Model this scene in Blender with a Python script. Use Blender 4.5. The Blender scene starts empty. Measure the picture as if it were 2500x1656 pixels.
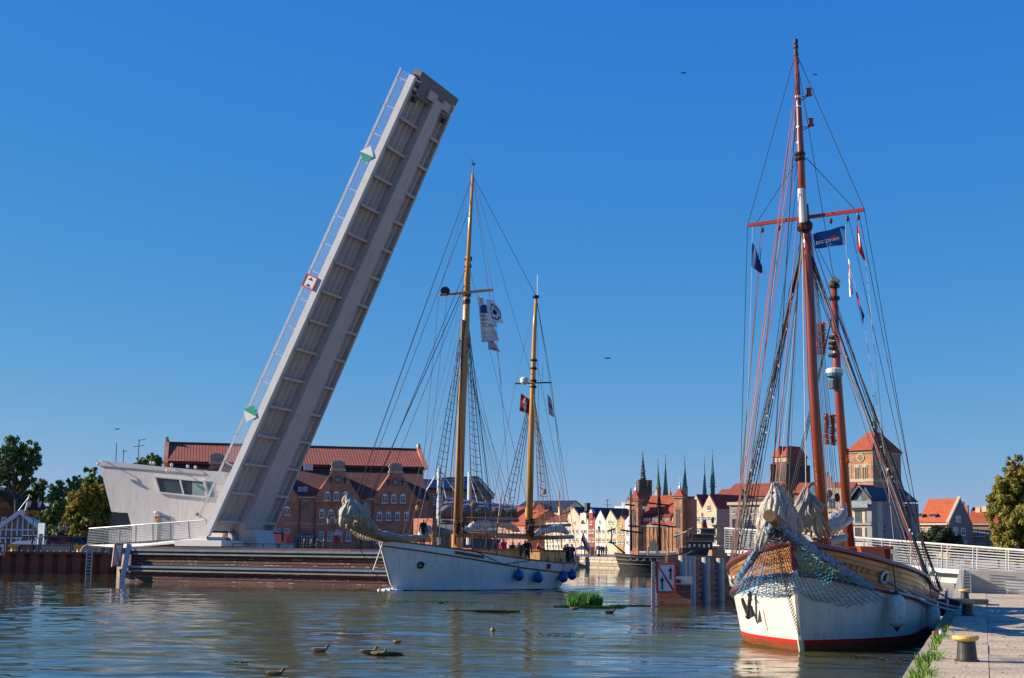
import bpy, bmesh, math, random
from mathutils import Vector, Matrix, noise
S = bpy.context.scene
C = S.collection
random.seed(11)
PI = math.pi
# ------------------------------------------------------------------ camera
F = 3500.0
PITCH = math.atan(513 / F)
ROLL = math.radians(.69)
EYE = Vector((0, 0, 2.4))
_fw = Vector((0, math.cos(PITCH), math.sin(PITCH)))
_up = Vector((0, -math.sin(PITCH), math.cos(PITCH)))
_x = Vector((1, 0, 0))
RC = _x * math.cos(ROLL) + _up * math.sin(ROLL)
UC = -_x * math.sin(ROLL) + _up * math.cos(ROLL)
cam = bpy.data.objects.new('camera', bpy.data.cameras.new('camera'))
C.objects.link(cam)
cam.matrix_world = Matrix(((RC.x, UC.x, -_fw.x, EYE.x), (RC.y, UC.y, -_fw.y, EYE.y), (RC.z, UC.z, -_fw.z, EYE.z), (0, 0, 0, 1)))
cam.data.sensor_width = 36
cam.data.lens = 36 * F / 2500
cam.data.clip_start = .2
cam.data.clip_end = 9000
S.camera = cam
# ------------------------------------------------------------------ sky, sun, exposure
SUN_TO = Vector((-1, .06, .47)).normalized()
W = bpy.data.worlds.new('World'); S.world = W; W.use_nodes = True
nt = W.node_tree; bg = nt.nodes['Background']
sky = nt.nodes.new('ShaderNodeTexSky'); sky.sky_type = 'NISHITA'; sky.sun_disc = False
sky.sun_elevation = math.asin(SUN_TO.z); sky.sun_rotation = math.atan2(SUN_TO.x, SUN_TO.y)
sky.ozone_density = 3; sky.air_density = 1.0; sky.dust_density = 0; sky.altitude = 0
hs = nt.nodes.new('ShaderNodeHueSaturation'); hs.inputs['Saturation'].default_value = 1.1
tn = nt.nodes.new('ShaderNodeMix'); tn.data_type = 'RGBA'; tn.blend_type = 'MULTIPLY'; tn.inputs[0].default_value = 1; tn.inputs[7].default_value = (.8, .93, 1.12, 1)
nt.links.new(sky.outputs[0], tn.inputs[6]); nt.links.new(tn.outputs[2], hs.inputs['Color']); sep = nt.nodes.new('ShaderNodeSeparateColor'); cmb = nt.nodes.new('ShaderNodeCombineColor'); nt.links.new(hs.outputs[0], sep.inputs[0])
for i_, (p_, s_) in enumerate(((1.15, .205), (.63, .54), (.12, 1.98))):      # a colour grade of the whole sky, one curve per channel
    pw = nt.nodes.new('ShaderNodeMath'); pw.operation = 'POWER'; pw.inputs[1].default_value = p_; nt.links.new(sep.outputs[i_], pw.inputs[0])
    ml = nt.nodes.new('ShaderNodeMath'); ml.operation = 'MULTIPLY'; ml.inputs[1].default_value = s_; nt.links.new(pw.outputs[0], ml.inputs[0]); nt.links.new(ml.outputs[0], cmb.inputs[i_])
nt.links.new(cmb.outputs[0], bg.inputs[0])
bg.inputs[1].default_value = .15
sun = bpy.data.objects.new('sun', bpy.data.lights.new('sun', 'SUN')); C.objects.link(sun)
sun.data.energy = 5.0; sun.data.angle = math.radians(.5); sun.data.color = (1, .87, .7)
sun.rotation_euler = SUN_TO.to_track_quat('Z', 'Y').to_euler()
S.view_settings.view_transform = 'Standard'; S.view_settings.look = 'None'
S.view_settings.gamma = 1; S.view_settings.use_curve_mapping = False
S.view_settings.exposure = .85
S.cycles.max_bounces = 6; S.cycles.glossy_bounces = 4; S.cycles.transparent_max_bounces = 8

# ------------------------------------------------------------------ helpers
def ray(px, py): return _fw + RC * ((px - 1250) / F) + UC * ((828 - py) / F)
def at(px, py, Y):
    d = ray(px, py); return EYE + d * (Y / d.y)
def on(px, py, z):
    d = ray(px, py); return EYE + d * ((z - EYE.z) / d.z)
def xat(px, Y): return at(px, 1340, Y).x
def V(*a): return Vector(a)
def lerp(a, b, t): return a + (b - a) * t

MATS = {}
def srgb(h):
    h = h.lstrip('#'); r = []
    for i in (0, 2, 4):
        c = int(h[i:i + 2], 16) / 255
        r.append(c / 12.92 if c <= .04045 else ((c + .055) / 1.055) ** 2.4)
    return tuple(r)
def mat(name, col, rough=.7, metal=0, var=.22, scale=1.5, bump=0, bscale=20, stretch=None, dirt=None, coat=0, trans=0):
    """diffuse/gloss material with object-space mottling (var), fine relief (bump) and blotchy wear (dirt colour)"""
    if name in MATS: return MATS[name]
    if isinstance(col, str): col = srgb(col)
    m = bpy.data.materials.new(name); m.use_nodes = True; MATS[name] = m
    n = m.node_tree.nodes; l = m.node_tree.links; b = n['Principled BSDF']
    b.inputs['Roughness'].default_value = rough; b.inputs['Metallic'].default_value = metal
    if coat: b.inputs['Coat Weight'].default_value = coat
    if trans: b.inputs['Transmission Weight'].default_value = trans
    tc = n.new('ShaderNodeTexCoord'); mp = n.new('ShaderNodeMapping'); l.new(tc.outputs['Object'], mp.inputs[0])
    if stretch: mp.inputs['Scale'].default_value = stretch
    t = n.new('ShaderNodeTexNoise'); t.inputs['Scale'].default_value = scale; t.inputs['Detail'].default_value = 6; t.inputs['Roughness'].default_value = .65
    l.new(mp.outputs[0], t.inputs['Vector'])
    r = n.new('ShaderNodeMapRange'); r.inputs[1].default_value = .3; r.inputs[2].default_value = .7; r.inputs[3].default_value = 1 - var; r.inputs[4].default_value = 1 + var * .7
    l.new(t.outputs[0], r.inputs[0])
    mx = n.new('ShaderNodeMix'); mx.data_type = 'RGBA'; mx.blend_type = 'MULTIPLY'; mx.inputs[0].default_value = 1
    mx.inputs[6].default_value = (*col, 1); l.new(r.outputs[0], mx.inputs[7])
    out = mx.outputs[2]
    if dirt:
        t2 = n.new('ShaderNodeTexNoise'); t2.inputs['Scale'].default_value = scale * 2.7; t2.inputs['Detail'].default_value = 8; l.new(mp.outputs[0], t2.inputs['Vector'])
        r2 = n.new('ShaderNodeMapRange'); r2.inputs[1].default_value = .54; r2.inputs[2].default_value = .72; l.new(t2.outputs[0], r2.inputs[0])
        m2 = n.new('ShaderNodeMix'); m2.data_type = 'RGBA'; l.new(r2.outputs[0], m2.inputs[0]); l.new(out, m2.inputs[6]); m2.inputs[7].default_value = (*(srgb(dirt) if isinstance(dirt, str) else dirt), 1)
        out = m2.outputs[2]
    l.new(out, b.inputs['Base Color'])
    if bump:
        t3 = n.new('ShaderNodeTexNoise'); t3.inputs['Scale'].default_value = bscale; t3.inputs['Detail'].default_value = 5; l.new(mp.outputs[0], t3.inputs['Vector'])
        bp = n.new('ShaderNodeBump'); bp.inputs['Strength'].default_value = bump; bp.inputs['Distance'].default_value = .05; l.new(t3.outputs[0], bp.inputs['Height']); l.new(bp.outputs[0], b.inputs['Normal'])
    return m
def brickmat(name, c1, c2, mortar, bw=.28, bh=.085, mort=.012, rough=.85, rel=.5, offset=.5, var=.25):
    """brick / tile / plank pattern on UVs measured in metres"""
    if name in MATS: return MATS[name]
    c1, c2, mortar = [srgb(c) if isinstance(c, str) else c for c in (c1, c2, mortar)]
    m = bpy.data.materials.new(name); m.use_nodes = True; MATS[name] = m
    n = m.node_tree.nodes; l = m.node_tree.links; b = n['Principled BSDF']; b.inputs['Roughness'].default_value = rough
    uv = n.new('ShaderNodeUVMap'); t = n.new('ShaderNodeTexBrick'); l.new(uv.outputs[0], t.inputs['Vector'])
    t.inputs['Scale'].default_value = 1; t.inputs['Brick Width'].default_value = bw; t.inputs['Row Height'].default_value = bh; t.inputs['Mortar Size'].default_value = mort
    t.inputs['Color1'].default_value = (*c1, 1); t.inputs['Color2'].default_value = (*c2, 1); t.inputs['Mortar'].default_value = (*mortar, 1); t.offset = offset
    nz = n.new('ShaderNodeTexNoise'); nz.inputs['Scale'].default_value = .6; nz.inputs['Detail'].default_value = 8; nz.inputs['Roughness'].default_value = .7; l.new(uv.outputs[0], nz.inputs['Vector'])
    r = n.new('ShaderNodeMapRange'); r.inputs[1].default_value = .3; r.inputs[2].default_value = .7; r.inputs[3].default_value = 1 - var; r.inputs[4].default_value = 1 + var; l.new(nz.outputs[0], r.inputs[0])
    mx = n.new('ShaderNodeMix'); mx.data_type = 'RGBA'; mx.blend_type = 'MULTIPLY'; mx.inputs[0].default_value = 1; l.new(t.outputs[0], mx.inputs[6]); l.new(r.outputs[0], mx.inputs[7]); l.new(mx.outputs[2], b.inputs['Base Color'])
    bp = n.new('ShaderNodeBump'); bp.inputs['Strength'].default_value = rel; bp.inputs['Distance'].default_value = .04; bp.invert = True; l.new(t.outputs['Fac'], bp.inputs['Height']); l.new(bp.outputs[0], b.inputs['Normal'])
    return m
def glassmat(name, col, rough=.06, spec=.6, metal=0):
    return mat(name, col, rough, metal, .35, .8)

class Fr:
    """local frame: origin o, x axis turned by ang about z"""
    def __init__(s, o, ang=0, ex=None, ey=None, ez=None):
        s.o = Vector(o); s.ang = ang
        s.ex = Vector(ex) if ex else V(math.cos(ang), math.sin(ang), 0)
        s.ey = Vector(ey) if ey else V(-math.sin(ang), math.cos(ang), 0)
        s.ez = Vector(ez) if ez else V(0, 0, 1)
    def __call__(s, x, y=0, z=0): return s.o + s.ex * x + s.ey * y + s.ez * z
    def sub(s, x, y, z, ang=0):
        return Fr(s(x, y, z), s.ang + ang)
ID = Fr((0, 0, 0))

class B:
    def __init__(s, fr=ID): s.v = []; s.f = []; s.m = []; s.fr = fr
    def add(s, vs, fs, mi=0, raw=False):
        o = len(s.v); fr = s.fr
        if raw or fr is ID: s.v += [tuple(p) for p in vs]
        else: s.v += [tuple(fr(*p)) for p in vs]
        s.f += [tuple(i + o for i in f) for f in fs]; s.m += [mi] * len(fs); return s
    def box(s, x0, x1, y0, y1, z0, z1, mi=0):
        return s.add([(x0, y0, z0), (x1, y0, z0), (x1, y1, z0), (x0, y1, z0), (x0, y0, z1), (x1, y0, z1), (x1, y1, z1), (x0, y1, z1)],
                     [(0, 3, 2, 1), (4, 5, 6, 7), (0, 1, 5, 4), (1, 2, 6, 5), (2, 3, 7, 6), (3, 0, 4, 7)], mi)
    def prism(s, poly, vec, mi=0):
        n = len(poly); vec = Vector(vec); p = [Vector(q) for q in poly]
        nn = Vector((0, 0, 0))
        for i in range(n): nn += p[i].cross(p[(i + 1) % n])
        if nn.dot(vec) > 0: p = p[::-1]
        return s.add(p + [q + vec for q in p], [tuple(range(n)), tuple(range(2 * n - 1, n - 1, -1))] + [(i, i + n, (i + 1) % n + n, (i + 1) % n) for i in range(n)], mi)
    def beam(s, p, q, w, h, up=(0, 0, 1), mi=0):
        p = Vector(p); q = Vector(q); d = (q - p).normalized(); u = Vector(up)
        a = d.cross(u)
        if a.length < 1e-4: a = d.cross(V(0, 1, 0))
        a = a.normalized() * w / 2; u = a.cross(d).normalized() * h / 2
        return s.add([p - a - u, p + a - u, p + a + u, p - a + u, q - a - u, q + a - u, q + a + u, q - a + u],
                     [(0, 1, 2, 3), (7, 6, 5, 4), (0, 4, 5, 1), (1, 5, 6, 2), (2, 6, 7, 3), (3, 7, 4, 0)], mi)
    def tube(s, pts, r, n=6, mi=0, caps=True):
        pts = [Vector(p) for p in pts]
        if not isinstance(r, (list, tuple)): r = [r] * len(pts)
        vs = []; a0 = None
        for i, p in enumerate(pts):
            d = (pts[min(i + 1, len(pts) - 1)] - pts[max(i - 1, 0)])
            d = d.normalized() if d.length > 1e-9 else V(0, 0, 1)
            if a0 is None:
                a0 = d.cross(V(0, 0, 1))
                if a0.length < .05: a0 = d.cross(V(0, 1, 0))
            a0 = (a0 - d * a0.dot(d)).normalized(); b0 = d.cross(a0)
            for k in range(n):
                t = 2 * PI * k / n; vs.append(p + a0 * (math.cos(t) * r[i]) + b0 * (math.sin(t) * r[i]))
        m = len(pts); fs = [(i * n + k, i * n + (k + 1) % n, (i + 1) * n + (k + 1) % n, (i + 1) * n + k) for i in range(m - 1) for k in range(n)]
        if caps: fs += [tuple(range(n - 1, -1, -1)), tuple((m - 1) * n + k for k in range(n))]
        return s.add(vs, fs, mi)
    def lathe(s, c, prof, n=12, mi=0, a0=0):
        c = Vector(c); vs = [(c.x + r * math.cos(a0 + 2 * PI * k / n), c.y + r * math.sin(a0 + 2 * PI * k / n), c.z + z) for r, z in prof for k in range(n)]
        m = len(prof); fs = [(i * n + k, i * n + (k + 1) % n, (i + 1) * n + (k + 1) % n, (i + 1) * n + k) for i in range(m - 1) for k in range(n)]
        fs += [tuple(range(n - 1, -1, -1)), tuple((m - 1) * n + k for k in range(n))]
        return s.add(vs, fs, mi)
    def ball(s, c, rx, ry=None, rz=None, n=10, m=6, mi=0, wob=0):
        ry = ry or rx; rz = rz or rx; c = Vector(c); vs = []
        for i in range(m + 1):
            a = PI * i / m
            for k in range(n):
                t = 2 * PI * k / n; w = 1 + (random.uniform(-wob, wob) if wob else 0)
                vs.append(c + V(rx * math.sin(a) * math.cos(t) * w, ry * math.sin(a) * math.sin(t) * w, -rz * math.cos(a) * w))
        return s.add(vs, [(i * n + k, i * n + (k + 1) % n, (i + 1) * n + (k + 1) % n, (i + 1) * n + k) for i in range(m) for k in range(n)], mi)
    def grid(s, P, mi=0, flip=False):
        nu = len(P); nv = len(P[0]); fs = [(i * nv + j, (i + 1) * nv + j, (i + 1) * nv + j + 1, i * nv + j + 1) for i in range(nu - 1) for j in range(nv - 1)]
        if flip: fs = [f[::-1] for f in fs]
        return s.add([p for r in P for p in r], fs, mi)
    def poly(s, pts, mi=0): return s.add(pts, [tuple(range(len(pts)))], mi)
    def build(s, name, mats, parent=None, smooth=False, uv=False, org=None, label=None, stuff=False):
        if not isinstance(mats, (list, tuple)): mats = [mats]
        L = WL(parent) if parent else (Vector(org) if org is not None else V(0, 0, 0))
        me = bpy.data.meshes.new(name)
        me.from_pydata([(v[0] - L.x, v[1] - L.y, v[2] - L.z) for v in s.v], [], s.f)
        for m in mats: me.materials.append(m)
        if len(mats) > 1: me.polygons.foreach_set('material_index', s.m)
        if smooth: me.polygons.foreach_set('use_smooth', [True] * len(me.polygons)); 
        if uv:
            lay = me.uv_layers.new(name='UVMap')
            for p in me.polygons:
                n = p.normal; u = V(0, 0, 1).cross(n)
                u = u.normalized() if u.length > .05 else V(1, 0, 0); w = n.cross(u)
                for li in p.loop_indices:
                    q = me.vertices[me.loops[li].vertex_index].co + L; lay.data[li].uv = (q.dot(u), q.dot(w))
        o = bpy.data.objects.new(name, me); C.objects.link(o)
        if parent: o.parent = parent; LOC[o.name] = L
        else: o.location = L; LOC[o.name] = L
        if label: o['label'] = label
        if stuff: o['kind'] = 'stuff'
        return o
LOC = {}
def WL(o): return LOC[o.name]
def thing(name, label, cat, loc, group=None):
    o = bpy.data.objects.new(name, None); C.objects.link(o); o.location = loc; LOC[o.name] = Vector(loc)
    o.empty_display_size = .3
    o['label'] = label; o['category'] = cat
    if group: o['group'] = group
    return o
def tag(o, label, cat, group=None):
    o['label'] = label; o['category'] = cat
    if group: o['group'] = group
    return o
def struct(o): o['kind'] = 'structure'; return o
def stuff(o): o['kind'] = 'stuff'; return o
def put(me, name, parent, w, ang=0, mats=None):
    """place a shared mesh (built round the origin) at world point w, turned by ang, under parent"""
    o = bpy.data.objects.new(name, me); C.objects.link(o); w = Vector(w)
    if parent: o.parent = parent; o.location = w - ROOTLOC(parent)
    else: o.location = w
    o.rotation_euler = (0, 0, ang); LOC[o.name] = w; return o
def ROOTLOC(p): return LOC[p.name]
def mesh_of(b, name, mats, smooth=False, uv=False):
    o = b.build(name, mats, None, smooth, uv); me = o.data; LOC.pop(o.name, None); bpy.data.objects.remove(o); return me
def dup(root, loc, label=None, rz=None, group=None):
    r = root.copy(); C.objects.link(r); r.location = loc; LOC[r.name] = Vector(loc)
    if rz is not None: r.rotation_euler = (0, 0, rz)
    if label: r['label'] = label
    if group: r['group'] = group
    for ch in root.children:
        c = ch.copy(); C.objects.link(c); c.parent = r
        for g in ch.children:
            d = g.copy(); C.objects.link(d); d.parent = c
    return r
def text(s, size, fr, m, parent, name='lettering', depth=.01, align='CENTER', bold=0):
    """flat lettering in the x-z plane of frame fr (x along, z up), facing -y"""
    cu = bpy.data.curves.new(name, 'FONT'); cu.body = s; cu.size = size; cu.align_x = align; cu.extrude = depth / 2; cu.offset = bold; cu.resolution_u = 2
    t = bpy.data.objects.new(name, cu); C.objects.link(t)
    me = bpy.data.meshes.new_from_object(t.evaluated_get(bpy.context.evaluated_depsgraph_get())); bpy.data.objects.remove(t); bpy.data.curves.remove(cu)
    L = WL(parent)
    for v in me.vertices: v.co = fr(v.co.x, -v.co.z, v.co.y) - L
    me.materials.clear(); me.materials.append(m)
    o = bpy.data.objects.new(name, me); C.objects.link(o); o.parent = parent; LOC[o.name] = L; return o
def rope(name, pts, r, m, parent, sag=0, n=4, label=None):
    pts = [Vector(p) for p in pts]
    if sag and len(pts) == 2:
        a, b = pts; pts = [lerp(a, b, i / 8) - V(0, 0, sag * 4 * (i / 8) * (1 - i / 8)) for i in range(9)]
    return B().tube(pts, r, n, caps=False).build(name, m, parent, label=label)

# ------------------------------------------------------------------ people
def make_body():
    """one continuous standing figure, 1.72 m tall, facing -y; material slots: skin, top, trousers, hair, shoe"""
    J = [(0, 0, .95), (0, 0, 1.15), (0, .01, 1.38), (0, 0, 1.49), (0, -.01, 1.57), (0, -.02, 1.66),
         (.17, 0, 1.41), (.23, .01, 1.15), (.25, -.05, .92), (.26, -.08, .83), (-.17, 0, 1.41), (-.23, .01, 1.15), (-.25, -.05, .92), (-.26, -.08, .83),
         (.09, 0, .88), (.1, -.01, .48), (.1, .02, .09), (.1, -.12, .04), (-.09, 0, .88), (-.1, -.01, .48), (-.1, .02, .09), (-.1, -.12, .04)]
    Eg = [(0, 1), (1, 2), (2, 3), (3, 4), (4, 5), (2, 6), (6, 7), (7, 8), (8, 9), (2, 10), (10, 11), (11, 12), (12, 13), (0, 14), (14, 15), (15, 16), (16, 17), (0, 18), (18, 19), (19, 20), (20, 21)]
    Rr = [.15, .13, .15, .06, .085, .09, .07, .05, .04, .045, .07, .05, .04, .045, .1, .065, .045, .04, .1, .065, .045, .04]
    me = bpy.data.meshes.new('body'); me.from_pydata(J, Eg, []); o = bpy.data.objects.new('body', me); C.objects.link(o)
    o.modifiers.new('s', 'SKIN')
    for v, r in zip(me.skin_vertices[0].data, Rr): v.radius = (r, r * .8)
    me.skin_vertices[0].data[0].use_root = True
    sd = o.modifiers.new('d', 'SUBSURF'); sd.levels = 1
    r = bpy.data.meshes.new_from_object(o.evaluated_get(bpy.context.evaluated_depsgraph_get())); bpy.data.objects.remove(o)
    for k in range(5): r.materials.append(None)
    for p in r.polygons:
        z = p.center.z; x = abs(p.center.x); y = p.center.y
        if z > 1.7 or (z > 1.56 and y > .015): k = 3
        elif z > 1.47 or (x > .21 and z < .9): k = 0
        elif z > .93 or x > .2: k = 1
        elif z > .1: k = 2
        else: k = 4
        p.material_index = k; p.use_smooth = True
    r.name = 'person_mesh'; return r
BODY = make_body()
SKIN = mat('skin', '#c9977a', .6); HAIRD = mat('hair_dark', '#2b1d14', .7); HAIRF = mat('hair_fair', '#a98552', .7); SHOE = mat('shoe', '#1c1a18', .6)
def cloth(h): return mat('cloth_' + h, '#' + h, .85, var=.15, scale=6)
def person(label, loc, top, trousers, rz=0, h=1.72, fair=False, group=None, crouch=0):
    me = BODY.copy()
    for i, m in enumerate((SKIN, cloth(top), cloth(trousers), HAIRF if fair else HAIRD, SHOE)): me.materials[i] = m
    if crouch:
        for v in me.vertices:
            if v.co.z < .95: v.co.y -= math.sin(max(0, min(1, (.95 - v.co.z) / .5)) * PI / 2) * .42 * (1 if v.co.z > .45 else 1); v.co.z = v.co.z if v.co.z > .95 else max(.5 + (v.co.z - .5) * .95, .5 + (v.co.z - .5) * 1) 
            v.co.z -= 0
    o = bpy.data.objects.new('person', me); C.objects.link(o); o.location = loc; o.rotation_euler = (0, 0, rz); o.scale = [h / 1.72] * 3
    LOC[o.name] = Vector(loc); tag(o, label, 'person', group); return o
# ------------------------------------------------------------------ shared materials
WHITE = mat('white_paint', (.62, .62, .6), .45, var=.08, dirt=(.42, .4, .36))
LGREY = mat('light_grey_paint', (.42, .42, .43), .5, var=.07)
STEEL = mat('galvanised_steel', (.45, .47, .5), .4, .6, .12)
BLACK = mat('black_iron', (.018, .018, .02), .5, .3, .2)
DARK = mat('dark_paint', (.03, .03, .035), .6)
GLASS = mat('window_glass', (.05, .065, .075), .08, 0, .5, .6)
BLUEGL = mat('sky_blue_glass', (.12, .2, .24), .06, 0, .4, .5)
BRICK = brickmat('red_brick', (.5, .175, .1), (.38, .125, .075), (.33, .2, .15), mort=.008, var=.3)
BRICKL = brickmat('warm_brick', (.5, .215, .105), (.3, .12, .06), (.42, .28, .17), bw=.3, bh=.1, mort=.012, var=.45)
TILE = brickmat('roof_tile', (.5, .14, .08), (.42, .11, .065), (.12, .03, .02), bw=.42, bh=.5, mort=.07, rel=1, offset=0, var=.15)
TILER = brickmat('red_roof_tile', (.48, .1, .035), (.37, .075, .03), (.16, .03, .015), bw=.3, bh=.34, mort=.03, rel=.7, offset=0, var=.2)
TILED = brickmat('dark_roof_tile', (.15, .055, .04), (.12, .045, .035), (.02, .012, .01), bw=.3, bh=.34, mort=.03, rel=.6, offset=0)
SLATE = mat('slate', (.03, .033, .045), .5, var=.2)
COPPER = mat('green_copper', (.06, .19, .14), .6, var=.35, scale=.6, dirt=(.03, .07, .055))
STONE = mat('pale_stone', (.42, .37, .28), .85, var=.2)
GOLD = mat('gilt', (.6, .4, .12), .35, .5)
CREAM = mat('cream_render', (.62, .5, .32), .85, var=.12, scale=.5)
# ------------------------------------------------------------------ water and ground
def water_material():
    m = bpy.data.materials.new('river_water'); m.use_nodes = True
    n = m.node_tree.nodes; l = m.node_tree.links; b = n['Principled BSDF']
    b.inputs['IOR'].default_value = 1.33; b.inputs['Specular IOR Level'].default_value = .6
    g = n.new('ShaderNodeNewGeometry')
    def noise_(sc, det=3, rough=.5, stretch=(1, 1, 1), dist=0):
        mp = n.new('ShaderNodeMapping'); mp.inputs['Scale'].default_value = stretch; mp.inputs['Rotation'].default_value = (0, 0, .12); l.new(g.outputs['Position'], mp.inputs[0])
        t = n.new('ShaderNodeTexNoise'); t.inputs['Scale'].default_value = sc; t.inputs['Detail'].default_value = det; t.inputs['Roughness'].default_value = rough; t.inputs['Distortion'].default_value = dist
        l.new(mp.outputs[0], t.inputs['Vector']); return t.outputs[0]
    def mul(a, k):
        q = n.new('ShaderNodeMath'); q.operation = 'MULTIPLY'; l.new(a, q.inputs[0])
        if isinstance(k, float): q.inputs[1].default_value = k
        else: l.new(k, q.inputs[1])
        return q.outputs[0]
    def add(a, c):
        q = n.new('ShaderNodeMath'); q.operation = 'ADD'; l.new(a, q.inputs[0]); l.new(c, q.inputs[1]); return q.outputs[0]
    def rng(a, lo, hi, o0=0., o1=1.):
        q = n.new('ShaderNodeMapRange'); q.inputs[1].default_value = lo; q.inputs[2].default_value = hi; q.inputs[3].default_value = o0; q.inputs[4].default_value = o1; l.new(a, q.inputs[0]); return q.outputs[0]
    swell = noise_(.55, 2, .5, (.75, 1.2, 1), .4); rip = noise_(2.3, 3, .55, (.8, 1.3, 1), .6); fine = noise_(9, 2, .5)
    calm = rng(noise_(.035, 2, .5), .42, .6, .45, 1.)
    h = add(mul(rip, .012), mul(fine, .0022)); h = mul(h, calm)
    bp = n.new('ShaderNodeBump'); bp.inputs['Strength'].default_value = 1; bp.inputs['Distance'].default_value = .3; l.new(h, bp.inputs['Height']); l.new(bp.outputs[0], b.inputs['Normal'])
    # films of duckweed and algae lying on the surface
    area = rng(noise_(.055, 4, .6, (1, 1.6, 1)), .5, .66); bits = rng(noise_(1.6, 7, .75, (.5, 1.4, 1), .5), .47, .62)
    sx = n.new('ShaderNodeSeparateXYZ'); l.new(g.outputs['Position'], sx.inputs[0])
    zone = mul(mul(rng(sx.outputs[1], 18., 32.), rng(sx.outputs[1], 96., 74.)), mul(rng(sx.outputs[0], -17., -9.), rng(sx.outputs[0], 9.5, 7.)))
    bits2 = rng(noise_(.9, 8, .8, (.45, 1.5, 1), .6), .38, .58)
    mxm = n.new('ShaderNodeMath'); mxm.operation = 'MAXIMUM'; l.new(mul(area, bits), mxm.inputs[0]); l.new(mul(mul(zone, rng(noise_(.12, 3, .6, (1, 1.5, 1)), .3, .5)), bits2), mxm.inputs[1])
    film = mxm.outputs[0]
    cr = n.new('ShaderNodeMix'); cr.data_type = 'RGBA'; l.new(noise_(.3, 5, .6), cr.inputs[0]); cr.inputs[6].default_value = (.028, .03, .011, 1); cr.inputs[7].default_value = (.1, .115, .022, 1)
    mx = n.new('ShaderNodeMix'); mx.data_type = 'RGBA'; l.new(mul(film, .95), mx.inputs[0]); mx.inputs[6].default_value = (.04, .04, .016, 1); l.new(cr.outputs[2], mx.inputs[7])
    l.new(mx.outputs[2], b.inputs['Base Color']); l.new(rng(film, 0, 1, .012, .3), b.inputs['Roughness']); l.new(rng(film, 0, 1, .6, .0), b.inputs['Specular IOR Level'])
    l.new(rng(film, 0, 1, 1.33, 1.07), b.inputs['IOR'])
    return m
import numpy as np
def water_mesh():
    """the river surface as real waves: grid lines close together near the quay and wide apart far off"""
    ys = [15.0]
    while ys[-1] < 130: ys.append(ys[-1] + .0036 * ys[-1])
    ys = [-60, -20, 5, 12] + ys + [140, 155, 175, 200, 240, 300, 420]
    xs = [-400, -200, -100, -60, -46] + list(np.arange(-38, 26, .13)) + [28, 34, 45, 80, 200, 400]
    ys = np.array(ys, float); xs = np.array(xs, float); X, Y = np.meshgrid(xs, ys); Z = np.zeros_like(X); rg = np.random.RandomState(4)
    dy = np.clip(.0036 * np.abs(Y), .05, 10)
    for k in range(46):
        lam = .38 * (2.9 / .38) ** (k / 45.0); th = rg.normal(PI / 2, .62); ph = rg.uniform(0, 6.28); amp = .0015 * lam ** .85 * rg.uniform(.5, 1.3)
        kx, ky = math.cos(th) * 2 * PI / lam, math.sin(th) * 2 * PI / lam
        wob = .9 * np.sin(X * .13 * (1 + k % 3) + k) + .9 * np.sin(Y * .11 * (1 + k % 4) + 2 * k)
        Z += amp * np.sin(kx * X + ky * Y + ph + wob) * np.clip(lam / (2.6 * dy) - .25, 0, 1)
    calm = .42 + .58 / (1 + np.exp(-6 * (np.sin(X * .11 + 1.3 * np.sin(Y * .07)) * np.sin(Y * .09 + .8 * np.sin(X * .05 + 1)) + .1)))
    near_ship = 2.2 * np.exp(-((X + 2) ** 2 / 60 + (Y - 86) ** 2 / 90))
    calm = calm * (1 + 1.1 * np.exp(-np.maximum(Y - 15, 0) / 20))
    Z *= (calm + near_ship) * ((X > -45) & (X < 27) & (Y > 14.9) & (Y < 131))
    ny, nx = X.shape; v = np.stack([X, Y, Z], -1).reshape(-1, 3); a = (np.arange(ny - 1)[:, None] * nx + np.arange(nx - 1)[None]).reshape(-1)
    f = np.stack([a, a + 1, a + nx + 1, a + nx], -1)
    me = bpy.data.meshes.new('water'); me.vertices.add(len(v)); me.vertices.foreach_set('co', v.ravel()); me.loops.add(f.size); me.loops.foreach_set('vertex_index', f.ravel().astype(np.int32))
    me.polygons.add(len(f)); me.polygons.foreach_set('loop_start', np.arange(0, f.size, 4, dtype=np.int32)); me.polygons.foreach_set('use_smooth', np.ones(len(f), bool)); me.update(calc_edges=True)
    me.materials.append(water_material()); o = bpy.data.objects.new('water', me); C.objects.link(o); return struct(o)
water_mesh()
GRASSG = mat('far_ground', (.07, .075, .04), .9, var=.3, scale=.05)
struct(B().poly([(-6000, -3000, -1.2), (6000, -3000, -1.2), (6000, 7000, -1.2), (-6000, 7000, -1.2)]).build('ground', GRASSG))
PAVE = mat('paving', (.2, .19, .175), .9, var=.25, scale=.4, bump=.2)
# left island: top 1.7 m above the water
LB = [on(-900, 1401, 0), on(285, 1401, 0)]
XL = lambda px, Y: at(px, 1340, Y)
quayL0 = V(-120, 118.5, 0); quayL1 = V(-32.6, 117.2, 0); wl0 = on(315, 1420, 0); wl1 = V(-7.0, 86.8, 0)
isl = [(-260, 119.4), (-31.9, 118.0), (-25.5, 96.0), (-7.3, 88.6), (-3, 100), (-1.5, 170), (-1.5, 240), (-20, 420), (-260, 420)]
b = B(); b.prism([(x, y, -1.3) for x, y in isl], (0, 0, 3.0)); struct(b.build('island_ground', PAVE))
# town bank: a quay that runs away up the river
rb = [(1.5, 206.2), (10.2, 205.2), (15.5, 195.2), (19, 192), (31.5, 118), (35, 110), (21.6, 68), (60, 58), (400, 58), (400, 900), (-60, 900), (-10, 500), (1, 330)]
b = B(); b.prism([(x, y, -1.3) for x, y in rb], (0, 0, 2.8)); struct(b.build('town_ground', PAVE))
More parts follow.
